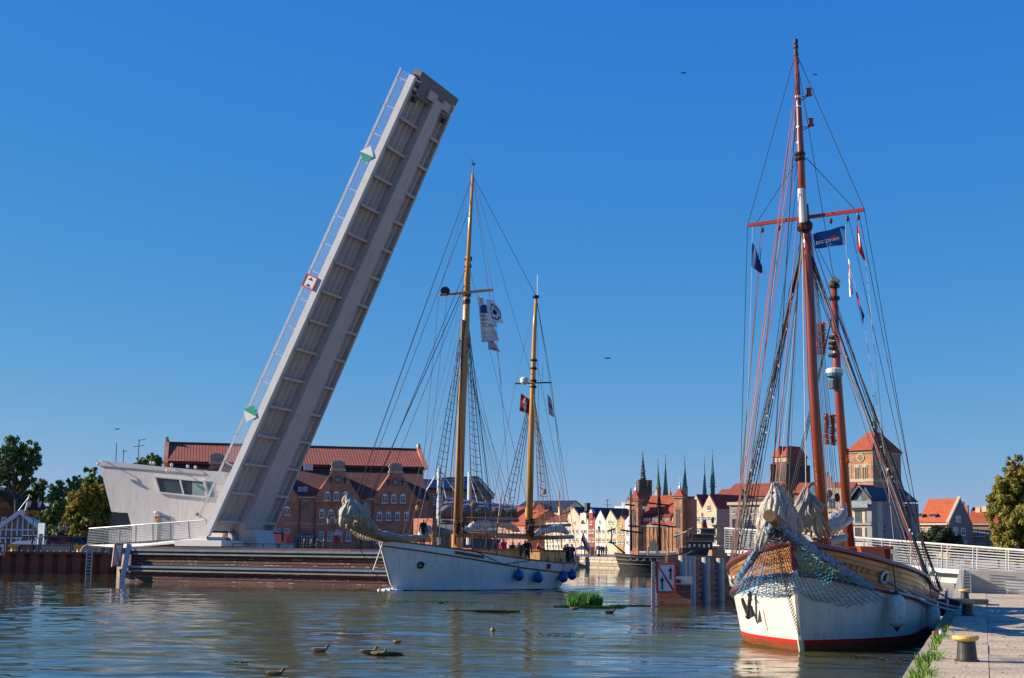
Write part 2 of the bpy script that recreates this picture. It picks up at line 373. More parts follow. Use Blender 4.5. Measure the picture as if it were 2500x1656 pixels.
# ================================================================== LEFT BANK
RUST = mat('rust_red_piling', (.15, .042, .028), .7, var=.35, scale=1.2, dirt=(.06, .03, .025))
RUSTD = mat('dark_piling', (.035, .022, .022), .8, var=.4)
REDP = mat('red_paint', (.55, .03, .025), .45, var=.1)
SIGNW = mat('sign_white', (.72, .72, .7), .4, var=.05)
SIGNK = mat('sign_black', (.015, .015, .018), .5)
YEL = mat('yellow_paint', (.62, .3, .02), .5, var=.2, dirt=(.3, .13, .03))
pw = thing('sheet_pile_wall', 'rust red corrugated sheet pile wall along the left water edge', 'wall', (-45, 117.5, 0))
x = -49.0; k = 0
pm = mesh_of(B().prism([(0, 0, 0), (.62, 0, 0), (.78, .32, 0), (1.0, .32, 0), (1.12, .2, 0), (1.12, .45, 0), (-.12, .45, 0), (-.12, .2, 0)], (0, 0, 2.8)), 'pile', RUST)
db = B().box(.80, .98, .24, .33, 0, 2.3)
while x < -32.9:
    put(pm, 'pile', pw, (x, 117.35, -1.2)); x += 1.14; k += 1
B().box(-49.2, -32.7, 117.25, 117.95, 1.58, 1.76).build('cap_beam', RUST, pw)
hb = B()
for q in range(32): hb.ball((-48.8 + q * .52, 117.28, 1.8), .06, n=6, m=4)
hb.build('rivet_row', STONE, pw, stuff=True)
# ladder hung on the piling
ld = thing('ladder', 'steel ladder with a round hoop hung on the rusty piling beside the waterway sign', 'ladder', (-33.6, 117.1, 0))
for sx in (-.22, .22): B().beam((-33.9 + sx, 117.08, 0), (-33.9 + sx, 117.08, 1.9), .07, .07).build('rail', STEEL, ld)
for q in range(7): B().beam((-34.12, 117.08, .12 + q * .26), (-33.68, 117.08, .12 + q * .26), .05, .05).build('rung', STEEL, ld)
B().tube([V(-33.9 + .75 * math.cos(a), 117.2, 1.76 + .62 * math.sin(a)) for a in [PI * i / 10 for i in range(11)]], .05, 6).build('hoop', mat('sand_paint', '#c9a86f'), ld)
# black waterside railing
rl = thing('railing', 'black railing of rounded frames along the top of the rusty piling', 'railing', (-45, 118.1, 1.7))
x = -48.6
while x < -29:
    w = 2.45
    B().tube([(x, 118.1, 1.7), (x, 118.1, 2.75), (x + .2, 118.1, 2.95), (x + w - .2, 118.1, 2.95), (x + w, 118.1, 2.75), (x + w, 118.1, 1.7)], .045, 6).build('frame', BLACK, rl)
    B().beam((x, 118.1, 2.25), (x + w, 118.1, 2.25), .05, .05).build('mid_rail', BLACK, rl); x += w + .15
# plaza step behind
struct(B().prism([(-41.2, 119.6, 1.7), (-40.0, 123, 1.7), (-27, 123, 1.7), (-27, 119.6, 1.7)], (0, 0, .62)).build('plaza_step', mat('step_concrete', (.25, .24, .23), .85)))
for i, (px, lab) in enumerate(((32, 'yellow mooring bollard under the rounded railing at the left edge'), (193, 'orange yellow mooring bollard on the piling under the pavilion ramp'))):
    p = at(px, 1347, 117.8); t = thing('mooring_bollard', lab, 'bollard', (p.x, 117.8, 1.7), 'yellow bollards on the rusty piling')
    B().lathe((p.x, 117.8, 1.7), [(.24, 0), (.2, .1), (.18, .42)], 10).build('post', YEL, t); B().box(p.x - .42, p.x + .42, 117.6, 118.0, 2.12, 2.3).build('crossbar', YEL, t)

def arrow(b, fr, x, z, h, w):
    b.fr = fr; b.prism([(x - w * .22, 0, z), (x + w * .22, 0, z), (x + w * .22, 0, z + h * .62), (x + w * .6, 0, z + h * .62), (x, 0, z + h), (x - w * .6, 0, z + h * .62), (x - w * .22, 0, z + h * .62)], (0, -.012, 0))
def nowash_sign(label, fr, w, h, group=None):
    """red-framed white board with a red diagonal and two black arrows, standing in frame fr (x across, z up)"""
    t = thing('waterway_sign', label, 'sign', fr(0, 0, 0), group)
    B(fr).box(0, w, 0, .06, 0, h).build('board', SIGNW, t)
    e = w * .1; b = B(fr)
    for a in ((0, w, 0, e), (0, w, h - e, h), (0, e, e, h - e), (w - e, w, e, h - e)): b.box(a[0], a[1], -.03, 0, a[2], a[3])
    b.build('border', REDP, t)
    B(fr).prism([(e, -.001, h - e), (e, -.001, h - e * 2.2), (w - e * 1.8, -.001, e), (w - e, -.001, e), (w - e, -.001, e * 2)], (0, -.018, 0)).build('diagonal_bar', REDP, t)
    for ax, az in ((w * .3, h * .12), (w * .72, h * .45)):
        b = B(); arrow(b, fr.sub(0, -.003, 0), ax, az, h * .42, w * .2); b.build('arrow', SIGNK, t)
    return t
# left sign: stands on the end of the timber guide wall
pA = at(273, 1385, 94.0); pB = at(297, 1385, 95.0)
sf = Fr((pA.x, pA.y, at(273, 1384, 94).z), math.atan2(pB.y - pA.y, pB.x - pA.x), ez=V(.07, 0, 1).normalized())
nowash_sign('small red bordered waterway sign at the left end of the brown guide wall', sf, .95, 1.5)
e0 = at(-14, 1350, 117.0)
ns = Fr((e0.x, 117.0, 1.35), 0)
t = thing('waterway_sign', 'cut off red bordered sign with a black mark at the left frame edge', 'sign', ns.o)
B(ns).box(0, .86, 0, .06, 0, 1.05).build('board', SIGNW, t)
b = B(ns)
for a in ((0, .86, 0, .1), (0, .86, .95, 1.05), (.76, .86, .1, .95)): b.box(a[0], a[1], -.03, 0, a[2], a[3])
b.build('border', REDP, t); B(ns).prism([(.4, -.002, .45), (.62, -.002, .4), (.72, -.002, .14), (.6, -.002, .14)], (0, -.02, 0)).build('black_mark', SIGNK, t); B(ns).tube([(.45, -.01, .6), (.45, -.03, .6)], .16, 12).build('black_disc', SIGNK, t)
# gauge board
def gauge(label, p, q, w, cols, n):
    t = thing('water_gauge', label, 'gauge', p)
    d = (q - p); B().beam(p, q, w, .05, (0, 1, 0)).build('board', cols[0], t)
    b = B(); u = d.normalized(); r = u.cross(V(0, 1, 0)).normalized() * -1
    for k in range(n):
        c = p + d * ((k + .5) / n) - V(0, .03, 0); s = 1 if k % 2 else -1
        b.beam(c + r * (s * w * .24) - u * (d.length / n * .35), c + r * (s * w * .24) + u * (d.length / n * .35), w * .4, .014, (0, 1, 0))
        b.beam(c - r * (w * .4), c + r * (w * .4), d.length / n * .22, .012, (0, 1, 0))
    b.build('markings', cols[1], t, stuff=True)
gauge('tall blue and white water level gauge beside the left waterway sign', on(301, 1421, 0) - V(0, .35, 0), at(316, 1328, 94.1), .32, (mat('gauge_blue', (.16, .24, .4), .5), SIGNW), 22)
B().beam(on(295, 1421, -.5), at(297, 1394, 94.4), .28, .28, (0, 1, 0)).build('timber_post', mat('orange_timber', (.4, .17, .08), .8, dirt=(.1, .05, .03)))
tag(bpy.data.objects['timber_post'], 'short orange brown timber post in the water under the left waterway sign', 'post')

# ---------------------------------------------------------------- brown timber guide wall
a0 = V(*on(316, 1421, 0)[:2], 0); a1 = V(-6.0, 87.6, 0)
gl = (a1 - a0).length; gf = Fr(a0, math.atan2(a1.y - a0.y, a1.x - a0.x))
gw = thing('guide_wall', 'long dark brown timber guide wall with two steel rubbing rails on the far side of the water', 'wall', a0)
PLK = [mat('guide_plank_%s' % n, c, .75, var=.4, scale=3, stretch=(.25, 3, 3), dirt=(.03, .02, .02)) for n, c in (('a', (.12, .05, .036)), ('b', (.09, .04, .03)), ('c', (.15, .062, .042)))]
B(gf).box(0, gl, .12, .5, -.9, 2.2).build('core', mat('wall_core', (.02, .015, .014), .9), gw)
rows = [(-.25, 0), (0, .24), (.26, .50), (.52, .76), (1.1, 1.27), (1.29, 1.46), (1.48, 1.65), (1.67, 1.84), (2.14, 2.3)]
seg = gl / 5; meshes = {}
for ri, (z0, z1) in enumerate(rows):
    for k in range(5):
        hh = round(z1 - z0, 2); mk = (hh, (ri + k * 2) % 3)
        if mk not in meshes: meshes[mk] = mesh_of(B().box(.01, seg - .01, 0, .13, 0, hh - .015), 'plank', PLK[mk[1]])
        put(meshes[mk], 'plank', gw, gf(k * seg, random.uniform(0, .012), z0), gf.ang)
for z in (.82, 1.9):
    B(gf).box(-.05, gl, -.22, -.02, z + .1, z + .24).build('rubbing_rail', mat('rail_blue_steel', (.22, .28, .36), .35, .4), gw)
    B(gf).box(-.05, gl, -.12, .1, z - .04, z + .1).build('rail_recess', DARK, gw)
    B(gf).box(-.05, gl, -.2, -.02, z - .13, z - .04).build('rubbing_rail', mat('rail_sand_steel', (.28, .25, .2), .5, .2), gw)
b = B(gf)
for z in (.12, .38, .64, 1.2, 1.38, 1.56, 1.74):
    for q in range(46):
        if random.random() < .5: xx = random.random() * gl; b.box(xx, xx + random.choice((.05, .1, .3)), -.012, -.002, z, z + .02)
b.build('bolt_heads', mat('bright_bolts', (.7, .7, .66), .4), gw, stuff=True)

# ---------------------------------------------------------------- raised bascule leaf
TH, PHI, WL_, LL = .3572, 1.1276, 7.75, 33.85
wv = V(math.sin(TH), math.cos(TH), 0); hv = V(math.cos(TH), -math.sin(TH), 0)
lv = hv * math.cos(PHI) + V(0, 0, math.sin(PHI)); nv = lv.cross(wv) * 1
up_n = -hv * math.sin(PHI) + V(0, 0, math.cos(PHI))        # deck side
LO = at(512, 1285, 99.0)
lf = Fr(LO, 0, ex=lv, ey=wv, ez=up_n)
WR = lambda s: lerp(8.1, 6.55, s / LL)      # the leaf narrows towards its tip
LEAF = mat('bridge_grey', (.52, .465, .43), .6, var=.1, scale=.9, stretch=(.7, 2, .35), dirt=(.42, .36, .32), bump=.15, bscale=2)
PANM = mat('bridge_panel_shade', (.45, .405, .375), .65, var=.12, scale=.8, stretch=(.7, 2, .35), dirt=(.35, .305, .275))  # darker copy of the leaf paint: shade between the beams put into the colour
LEAFW = mat('bridge_white', (.6, .59, .58), .5, var=.06)
LEAFD = mat('bridge_tip_grey', (.17, .16, .16), .6, var=.2)
br = thing('bascule_bridge', 'huge grey bascule footbridge leaf raised steeply beside the white control building', 'bridge', LO)
# deck plate on top, edge beams, tapering centre girder
B(lf).prism([(-.5, .1, .02), (LL - .2, .1, .02), (LL - .2, WR(LL) - .1, .02), (-.5, WR(0) - .1, .02)], up_n * 0 + V(0, 0, .08)).build('deck_plate', LEAF, br)
b = B(lf); b.box(-.6, LL - .1, -.25, .08, -.34, .14); b.build('edge_beam', LEAFW, br)
B(lf).prism([(-.6, WR(0) - .08, -.4), (LL - .1, WR(LL) - .08, -.4), (LL - .1, WR(LL) + .14, -.4), (-.6, WR(0) + .14, -.4)], V(0, 0, .54)).build('edge_beam', LEAF, br)
g0, g1 = 2.35, 3.35
gy = lambda s: (lerp(3.2, 2.95, s), lerp(5.75, 4.35, s))
b = B(lf)
for a, c in ((-1.6, 9), (9, 21), (21, LL - .6)):
    (ya, yb), (yc, yd) = gy(max(0, a) / LL), gy(c / LL)
    b.prism([(a + .004, ya, -.02), (a + .004, yb, -.02), (a + .004, yb, -.98), (a + .004, ya, -.98)], (0, 0, 0)) if 0 else None
    vs = [(a, ya, 0), (a, yb, 0), (a, yb, -.72), (a, ya, -.72), (c - .01, yc, 0), (c - .01, yd, 0), (c - .01, yd, -.72), (c - .01, yc, -.72)]
    B(lf).add(vs, [(0, 3, 2, 1), (4, 5, 6, 7), (0, 1, 5, 4), (1, 2, 6, 5), (2, 3, 7, 6), (3, 0, 4, 7)]).build('centre_girder', LEAF, br)
# cross beams and corrugated deck panels between them
NB = 15; step = (LL - 1.4) / NB
for k in range(NB + 1):
    s0 = .55 + k * step; ya, yb = gy(s0 / LL)
    for y0, y1 in ((.08, ya), (yb, WR(s0) - .08)):
        b = B(lf); b.box(s0 - .03, s0 + .03, y0, y1, -.4, 0); b.box(s0 - .09, s0 + .09, y0, y1, -.43, -.4); b.build('cross_beam', LEAF, br)
    if k < NB:
        for y0, y1 in ((.08, ya + .0), (yb, WR(s0 + step) - .08)):
            w = y1 - y0; n = 4 if y0 < 1 else 3; b = B(lf); pts = []
            for q in range(n):
                c = y0 + w * (q + .5) / n; h = w / n
                for dy, dz in ((-.42, .0), (-.2, -.19), (.12, -.19), (.3, 0)): pts.append((c + dy * h, dz))
            P = [[(s, y, z - .01) for y, z in pts] for s in (s0 + .03, s0 + step - .03)]
            b.grid(P); b.build('deck_panel', PANM, br)
# tip: dark nose with bearings
B(lf).box(LL - .1, LL + .45, .2, WR(LL) + .1, -.44, .2).build('nose_beam', LEAFD, br)
B(lf).box(LL - 1.2, LL - .12, .6, WR(LL) - .3, -.5, -.43).build('nose_plate', LEAFD, br)
for y in (2.0, 4.4): B(lf).box(LL - .9, LL - .3, y, y + 1.3, -.66, -.5).build('bearing_pad', LEAF, br)
for y in (.5, WR(LL) - .9): B(lf).ball(lf(0, 0, 0) * 0 + V(0, 0, 0), 0.001) if 0 else B(lf).box(LL - 1.7, LL - 1.35, y, y + .35, -.6, -.36).build('lock_bracket', DARK, br)
# railing on the deck side, both edges
for ey_ in (-.12, WL_ + .08):
    for k in range(17):
        s = .3 + k * (LL - .9) / 16; B(lf).beam((s, ey_, .1), (s + .0, ey_, .95), .07, .05).build('railing_post', STEEL, br)
    B(lf).beam((.2, ey_, 1.0), (LL + .1, ey_, 1.0), .1, .12).build('handrail', STEEL if ey_ < 0 else DARK, br)
    for q in range(7): B(lf).beam((.2, ey_, .2 + q * .11), (LL, ey_, .2 + q * .11), .016, .016).build('railing_wire', STEEL, br)
    if ey_ > 0: break
# navigation boards hung on the railing
for (s, up_) in ((8.2, 1), (27.6, 0)):
    b1 = B(lf); b2 = B(lf); z0, z1 = .0, 1.15; h = .62; y = -.3
    a = [(s, y, z0), (s + h, y, (z0 + z1) / 2), (s, y, z1)]; c = [(s, y, z0), (s - h, y, (z0 + z1) / 2), (s, y, z1)]
    GRN = mat('sign_green', (.02, .33, .2), .4)
    B(lf).prism(a, (0, .04, 0)).build('diamond_board', GRN if up_ else SIGNW, br); B(lf).prism(c, (0, .04, 0)).build('diamond_board', SIGNW if up_ else GRN, br)
s = 17.6
B(lf).box(s, s + .95, -.3, -.26, .05, 1.05).build('clearance_board', SIGNW, br); b = B(lf)
for a in ((0, .09, .05, 1.05), (.86, .95, .05, 1.05), (.09, .86, .05, .14), (.09, .86, .96, 1.05)): b.box(s + a[0], s + a[1], -.33, -.302, a[2], a[3])
b.build('clearance_board_border', REDP, br)
for x0 in (.05, .5): B(lf).prism([(s + x0 + .08, -.304, .35), (s + x0 + .28, -.304, .55), (s + x0 + .08, -.304, .75)], (0, -.012, 0)).build('clearance_mark', SIGNK, br)
# hinge blocks and pier under the leaf
hp = thing('bridge_pier', 'grey machinery deck and girder stub under the foot of the raised bridge leaf', 'bridge pier', (LO.x + 2, LO.y, 1.5))
hf = Fr((LO.x, LO.y, 0), -TH)
B(hf).box(-2.6, 1.1, -.2, 2.7, 2.35, 2.75).build('bearing_deck', LEAFW, hp)
B(hf).box(-1.0, 2.2, 5.9, WL_ + .3, 2.3, 2.62).build('bearing_deck', mat('pale_blue_steel', (.32, .38, .45), .45), hp)
B(hf).prism([(-1.3, 3.2, 1.6), (2.2, 3.2, 1.6), (1.6, 3.2, 3.5), (-.4, 3.2, 3.6)], (0, 2.6, 0)).build('girder_stub', LEAF, hp)
for y in (3.0, 6.1): B(hf).tube([(-.2, y, 2.9), (.0, y + .25, 2.9)], .55, 14).build('hinge_disc', LEAFD, hp)
for (x, y0, y1) in ((-.2, .1, 2.6), (1.0, 6.2, 8.3)): B(hf).tube([(x, y0, 2.8), (x, y0, 3.35), (x, y1, 3.35), (x, y1, 2.8)], .07, 6).build('safety_bar', BLACK, hp)

# ---------------------------------------------------------------- approach ramp with railing
rp = thing('approach_ramp', 'pale approach ramp with bar railing sloping up to the raised bridge', 'ramp', at(380, 1322, 98))
Yr = [103.5, 101.2, 99.2]
top = [at(212, 1331, 103.5), at(352, 1321, 101.2), at(508, 1311, 99.2)]
bot = [at(226, 1337, 103.5), at(300, 1338, 102), at(508, 1321, 99.2)]
b = B(); dv = V(.3, .95, 0) * 4.2
o = [top[0], top[1], top[2], bot[2], bot[1], bot[0]]
B().prism(o, dv).build('ramp_slab', LEAFW, rp)
rt = [at(218, 1291, 103.5), at(352, 1281, 101.2), at(504, 1270, 99.2)]
def railing(parent, base, topp, n, bars, mt=STEEL, r=.05, wire=.02):
    """posts between two polylines of equal length, with horizontal bars"""
    def ev(P, t):
        t *= len(P) - 1; i = min(int(t), len(P) - 2); return lerp(P[i], P[i + 1], t - i)
    for k in range(n + 1):
        B().beam(ev(base, k / n), ev(topp, k / n), r * 1.3, r * 1.3).build('railing_post', mt, parent)
    B().tube(topp, r, 6).build('handrail', mt, parent)
    for q in range(1, bars + 1):
        f = q / (bars + 1); B().tube([lerp(a, c, f) for a, c in zip(base, topp)], wire, 4).build('railing_bar', mt, parent)
railing(rp, top, rt, 7, 9)
# ---------------------------------------------------------------- control building
cb0 = at(243, 1340, 104.5); cb1 = at(530, 1340, 102.5)
cf = Fr((cb0.x, cb0.y, 0), math.atan2(cb1.y - cb0.y, cb1.x - cb0.x))
def cp(px, py):
    """point of the control building's front plane seen at px, py, in its local x, z"""
    r = ray(px, py); n = cf.ey; k = (cf.o - EYE).dot(n) / r.dot(n); p = EYE + r * k - cf.o; return p.dot(cf.ex), p.z
REND = mat('grey_render', (.7, .63, .56), .85, var=.12, scale=1.3, stretch=(2, 2, .35), dirt=(.58, .52, .46), bump=.1, bscale=9)
FASC = mat('roof_fascia', (.52, .51, .49), .5, var=.05)
ctl = thing('control_building', 'angular pale grey bridge control building with a slanted prow and ribbon window', 'building', cf(4, 4, 1.7))
out = [(243, 1135), (272, 1250), (311, 1250), (322, 1290), (322, 1345), (538, 1345), (560, 1165), (497, 1156)]
pp = [cp(*q) for q in out]
b = B(cf); b.prism([(x, 0, z) for x, z in pp], (0, 5.5, 0)); b.build('wall', REND, ctl)
f = [cp(*q) for q in ((236, 1124), (243, 1135.5), (500, 1157), (494, 1150))]
f = [cp(236, 1124), cp(242, 1137), cp(502, 1158.5), cp(492, 1149)]
B(cf).prism([(f[0][0], -.08, f[0][1]), (f[1][0], -.08, f[1][1]), (f[2][0], -.08, f[2][1]), (f[3][0], -.08, f[3][1])], (0, 5.7, 0)).build('roof_fascia', FASC, ctl)
f2 = [cp(494, 1149), cp(506, 1184), cp(555, 1180), cp(545, 1152)]
B(cf).prism([(x, -.02, z) for x, z in f2], (0, 5.4, 0)).build('roof_prow', FASC, ctl)
w = [cp(379, 1164), cp(391, 1203), cp(506, 1215), cp(499, 1175)]
wf = B(cf); 
def quadframe(b, q, y, e, d):
    n = len(q)
    for i in range(n):
        (xa, za), (xb, zb) = q[i], q[(i + 1) % n]; b.beam((xa, y, za), (xb, y, zb), d, e, (0, 1, 0))
B(cf).prism([(x, .0, z) for x, z in w], (0, -.03, 0)).build('window_pane', GLASS, ctl)
wp = [cp(470, 1177), cp(470, 1210), cp(504, 1213), cp(497, 1181)]
B(cf).prism([(x, -.031, z) for x, z in wp], (0, -.01, 0)).build('window_blind', mat('pale_green_blind', (.28, .38, .34), .3), ctl)
b = B(cf); quadframe(b, w, -.05, .13, .12); xa, za = cp(440, 1170); xb, zb = cp(449, 1207); b.beam((xa, -.05, za), (xb, -.05, zb), .12, .1, (0, 1, 0)); b.build('window_frame', WHITE, ctl)
w2 = [cp(505, 1176), cp(514, 1214), cp(524, 1214), cp(519, 1176)]
B(cf).prism([(x, -.04, z) for x, z in w2], (0, .03, 0)).build('window_pane', BLUEGL, ctl)
d0 = cp(395, 1260); d1 = cp(414, 1322)
B(cf).box(d0[0] - .28, d0[0], -.06, .02, d1[1] - .3, d0[1]).build('door_reveal', mat('door_reveal_grey', (.12, .12, .13)), ctl)
dd = B(cf).box(d0[0], d1[0], -.05, .02, d1[1] - .3, d0[1]).build('door', mat('door_grey', (.3, .3, .32), .5), ctl)
B(cf).box(d0[0] + .08, d0[0] + .16, -.1, -.05, d1[1] + .8, d1[1] + .86).build('door_handle', BLACK, dd)
s0 = cp(379, 1260); s1 = cp(388, 1273)
B(cf).box(s0[0], s1[0], -.05, 0, cp(379, 1267)[1], s0[1]).build('notice', REDP, ctl); B(cf).box(s0[0], s1[0], -.05, 0, s1[1], cp(379, 1267)[1]).build('notice', mat('notice_yellow', (.5, .33, .05)), ctl)
l0 = cp(385, 1252); B(cf).ball((l0[0], -.12, l0[1]), .2, .2, .13).build('wall_lamp', STEEL, ctl)
for px, py in ((250, 1131), (418, 1148)):
    x, z = cp(px, py); b = B(cf); b.tube([(x + .35, -.1, z + .1), (x + .2, -.45, z + .15), (x, -.5, z), ], .035, 5); b.ball((x - .05, -.5, z - .08), .13); b.build('security_camera', WHITE, ctl)
for q in range(3): x, z = cp(478, 1253 + q * 2.6); B(cf).box(x, x + .25, -.03, 0, z - .025, z).build('vent_slat', BLACK, ctl)
def ant(px, py, h, parts):
    x, z = cp(px, py); b = B(cf); b.tube([(x, 2, z - .6), (x, 2, z + h)], .03, 5)
    for (dx, dz, l) in parts: b.beam((x - l / 2 + dx, 2, z + h * dz), (x + l / 2 + dx, 2, z + h * dz + .1), .04, .04)
    b.build('roof_mast', DARK, ctl)
ant(305, 1131, 1.9, ((0, .7, .9), (.3, .95, .5))); ant(268, 1126, 1.0, ((.1, .8, .3),)); ant(250, 1124, 1.4, ())
for px in (345, 352, 396, 436, 455): x, z = cp(px, 1134 + (px - 345) * .1); B(cf).ball((x, 1.5, z + .2), .12, .12, .14).build('roof_fitting', LGREY, ctl)
gate = thing('grille_panel', 'small white grille panels behind the left end of the ramp railing', 'grille', at(285, 1330, 106))
for px in (268, 291, 312):
    a = at(px, 1295, 106); c = at(px + 20, 1325, 106)
    for q in range(7): xx = lerp(a.x, c.x, q / 6); B().beam((xx, 106, c.z), (xx, 106, a.z), .045, .045).build('bar', WHITE, gate)
    for q in range(4): zz = lerp(c.z, a.z, q / 3); B().beam((a.x, 105.96, zz), (c.x, 105.96, zz), .035, .035).build('cross_bar', WHITE, gate)
# ================================================================== BUILDINGS
def fline(pxl, Yl, pxr, Yr, z=0):
    a = V(xat(pxl, Yl), Yl, z); c = V(xat(pxr, Yr), Yr, z); f = Fr(a, math.atan2(c.y - a.y, c.x - a.x)); return f, (c - a).length
def fp(fr, px, py, off=0):
    """where the ray through px, py meets the plane y = off of frame fr; local x, z"""
    r = ray(px, py); n = fr.ey; k = (fr(0, off, 0) - EYE).dot(n) / r.dot(n); p = EYE + r * k - fr.o; return p.dot(fr.ex), p.z
WM = {}
def window(parent, fr, x, z, w, h, fm=None, gm=None, cols=2, rows=2, arch=False, y=0, sill=True):
    """framed window centred at x, bottom z on the plane y of fr: frame mesh with pane as its child"""
    fm = fm or WHITE; gm = gm or GLASS; w = round(w, 1); h = round(h, 1); k = (w, h, fm.name, gm.name, cols, rows, arch)
    if k not in WM:
        t = max(.07, w * .08); b = B(); b.box(-w / 2, -w / 2 + t, -.1, .02, 0, h); b.box(w / 2 - t, w / 2, -.1, .02, 0, h); b.box(-w / 2 + t, w / 2 - t, -.1, .02, 0, t); b.box(-w / 2 + t, w / 2 - t, -.1, .02, h - t, h)
        for q in range(1, cols): xx = -w / 2 + w * q / cols; b.box(xx - t * .35, xx + t * .35, -.08, .01, t, h - t)
        for q in range(1, rows): zz = h * (q / rows if rows > 2 else .62); b.box(-w / 2 + t, w / 2 - t, -.09, 0, zz - t * .4, zz + t * .4)
        if sill: b.box(-w / 2 - .1, w / 2 + .1, -.2, .02, -.1, -.003)
        if arch:
            pts = [(-w / 2, 0, h)] + [(w / 2 * math.cos(PI - PI * i / 8), 0, h + w * .42 * math.sin(PI * i / 8)) for i in range(9)] + [(w / 2, 0, h)]
            b.prism([(a, .01, c) for a, _, c in pts[1:-1]], (0, -.08, 0))
        fme = mesh_of(b, 'window', [fm]); p = B().box(-w / 2 + t, w / 2 - t, -.035, .015, t, h - t); pme = mesh_of(p, 'pane', [gm]); WM[k] = (fme, pme)
    fme, pme = WM[k]; o = put(fme, 'window', parent, fr(x, y, z), fr.ang)
    pn = bpy.data.objects.new('pane', pme); C.objects.link(pn); pn.parent = o; return o
def winpx(parent, fr, px, py0, py1, wpx, y=0, **kw):
    x, z0 = fp(fr, px, py1, y); _, z1 = fp(fr, px, py0, y); x1, _ = fp(fr, px + wpx, py1, y); window(parent, fr, x, z0, max(.5, x1 - x), max(.5, z1 - z0), y=y - .003, **kw)
def gable_house(name, label, cat, fr, w, d, ze, zr, wall, roof, axis='y', base=1.5, over=.3, group=None, rt=.18, peak=None):
    """axis 'y': gable end faces the front; 'x': ridge runs along the front"""
    t = thing(name, label, cat, fr(w / 2, d / 2, base), group)
    if axis == 'y':
        pk = peak if peak is not None else w / 2
        B(fr).prism([(0, 0, base), (w, 0, base), (w, 0, ze), (pk, 0, zr), (0, 0, ze)], (0, d, 0)).build('wall', wall, t, uv=True)
        for xa in (0, w):
            sg = -1 if xa == 0 else 1; s = (zr - ze) / abs(xa - pk); n = V(sg * s, 0, 1).normalized() * rt; e = V(xa + sg * over, 0, ze - s * over); r = V(pk, 0, zr)
            pts = [(e.x, .12, e.z + .02), (pk, .12, zr + .02), (pk, .12, zr + .02 + rt * 1.2), (e.x + n.x, .12, e.z + n.z + .02)]
            B(fr).prism(pts, (0, d - .1, 0)).build('roof', roof, t, uv=True)
    else:
        B(fr).prism([(0, 0, base), (0, 0, ze), (0, d / 2, zr), (0, d, ze), (0, d, base)], (w, 0, 0)).build('wall', wall, t, uv=True)
        s = (zr - ze) / (d / 2)
        for ya in (0, d):
            sg = -1 if ya == 0 else 1
            pts = [(-over, ya + sg * over, ze - s * over + .02), (-over, d / 2, zr + .02), (-over, d / 2, zr + .02 + rt * 1.3), (-over, ya + sg * (over + rt * .6), ze - s * over + rt + .02)]
            B(fr).prism(pts, (w + 2 * over, 0, 0)).build('roof', roof, t, uv=True)
    return t
def chimney(parent, fr, x, y, z0, z1, w=.7, m=None):
    b = B(fr); b.box(x - w / 2, x + w / 2, y - w / 2, y + w / 2, z0, z1 - .15); b.box(x - w / 2 - .08, x + w / 2 + .08, y - w / 2 - .08, y + w / 2 + .08, z1 - .15, z1); b.build('chimney', m or BRICK, parent)

# ---------------------------------------------------------------- brick concert hall
hf_, HW = fline(408, 198, 1046, 206)
hall = thing('concert_hall', 'long red brick concert hall with stepped tiled roofs, pedimented gables and an arched door', 'building', hf_(HW / 2, 6, 1.7))
BASE = 1.7
def hz(px, py, off=0): return fp(hf_, px, py, off)
zeave = hz(750, 1213)[1]
B(hf_).box(0, HW, 0, 9, BASE, zeave).build('wall', BRICK, hall, uv=True)
# upper hall behind
u0 = hz(410, 1120, 8)[0]; u1 = hz(1034, 1148, 8)[0]; zue = hz(700, 1132, 7.4)[1]; zur = hz(700, 1090.6, 15)[1] - 2.6; zlo = hz(700, 1142, 8)[1]
B(hf_).box(u0, u1, 8, 22, BASE, zue).build('upper_wall', BRICK, hall, uv=True)
b = B(hf_); b.prism([(u0, 7.4, zue), (u0, 15, zur + 2.6), (u0, 22.6, zue)], (u1 - u0, 0, 0)); b.build('main_roof', TILE, hall, uv=True)
b = B(hf_); b.box(u0 - .1, u1 + .1, 14.8, 15.2, zur + 2.5, zur + 2.85)
b.build('ridge_tiles', mat('ridge_dark', (.09, .035, .028)), hall)
for xx in (u0, u1):
    s = -1 if xx == u0 else 1
    B(hf_).prism([(xx, 6.8, zue - .3), (xx, 15, zur + 3.1), (xx, 23.2, zue - .3)], (s * .6, 0, 0)).build('parapet', BRICK, hall, uv=True)
    B(hf_).box(xx - .2 + s * .3, xx + .2 + s * .3, 14.3, 15.7, zur + 2.6, zur + 3.5).build('pinnacle', STONE, hall)
B(hf_).box(u0, u1, 7.3, 7.6, zue - .25, zue - .02).build('gutter', mat('gutter_dark', (.06, .03, .028)), hall)
B(hf_).box(u0, u1, 7.7, 8.0, zlo + .3, zlo + .55).build('string_course', mat('course_dark', (.1, .035, .03)), hall)
# lower roof: from the facade eave up to the hall wall
B(hf_).prism([(0, -.35, zeave), (0, 8, zlo + .2), (0, 8, zlo - .1), (0, 0, zeave - .15)], (HW, 0, 0)).build('lower_roof', TILED, hall, uv=True)
for px in (726, 757):
    pass
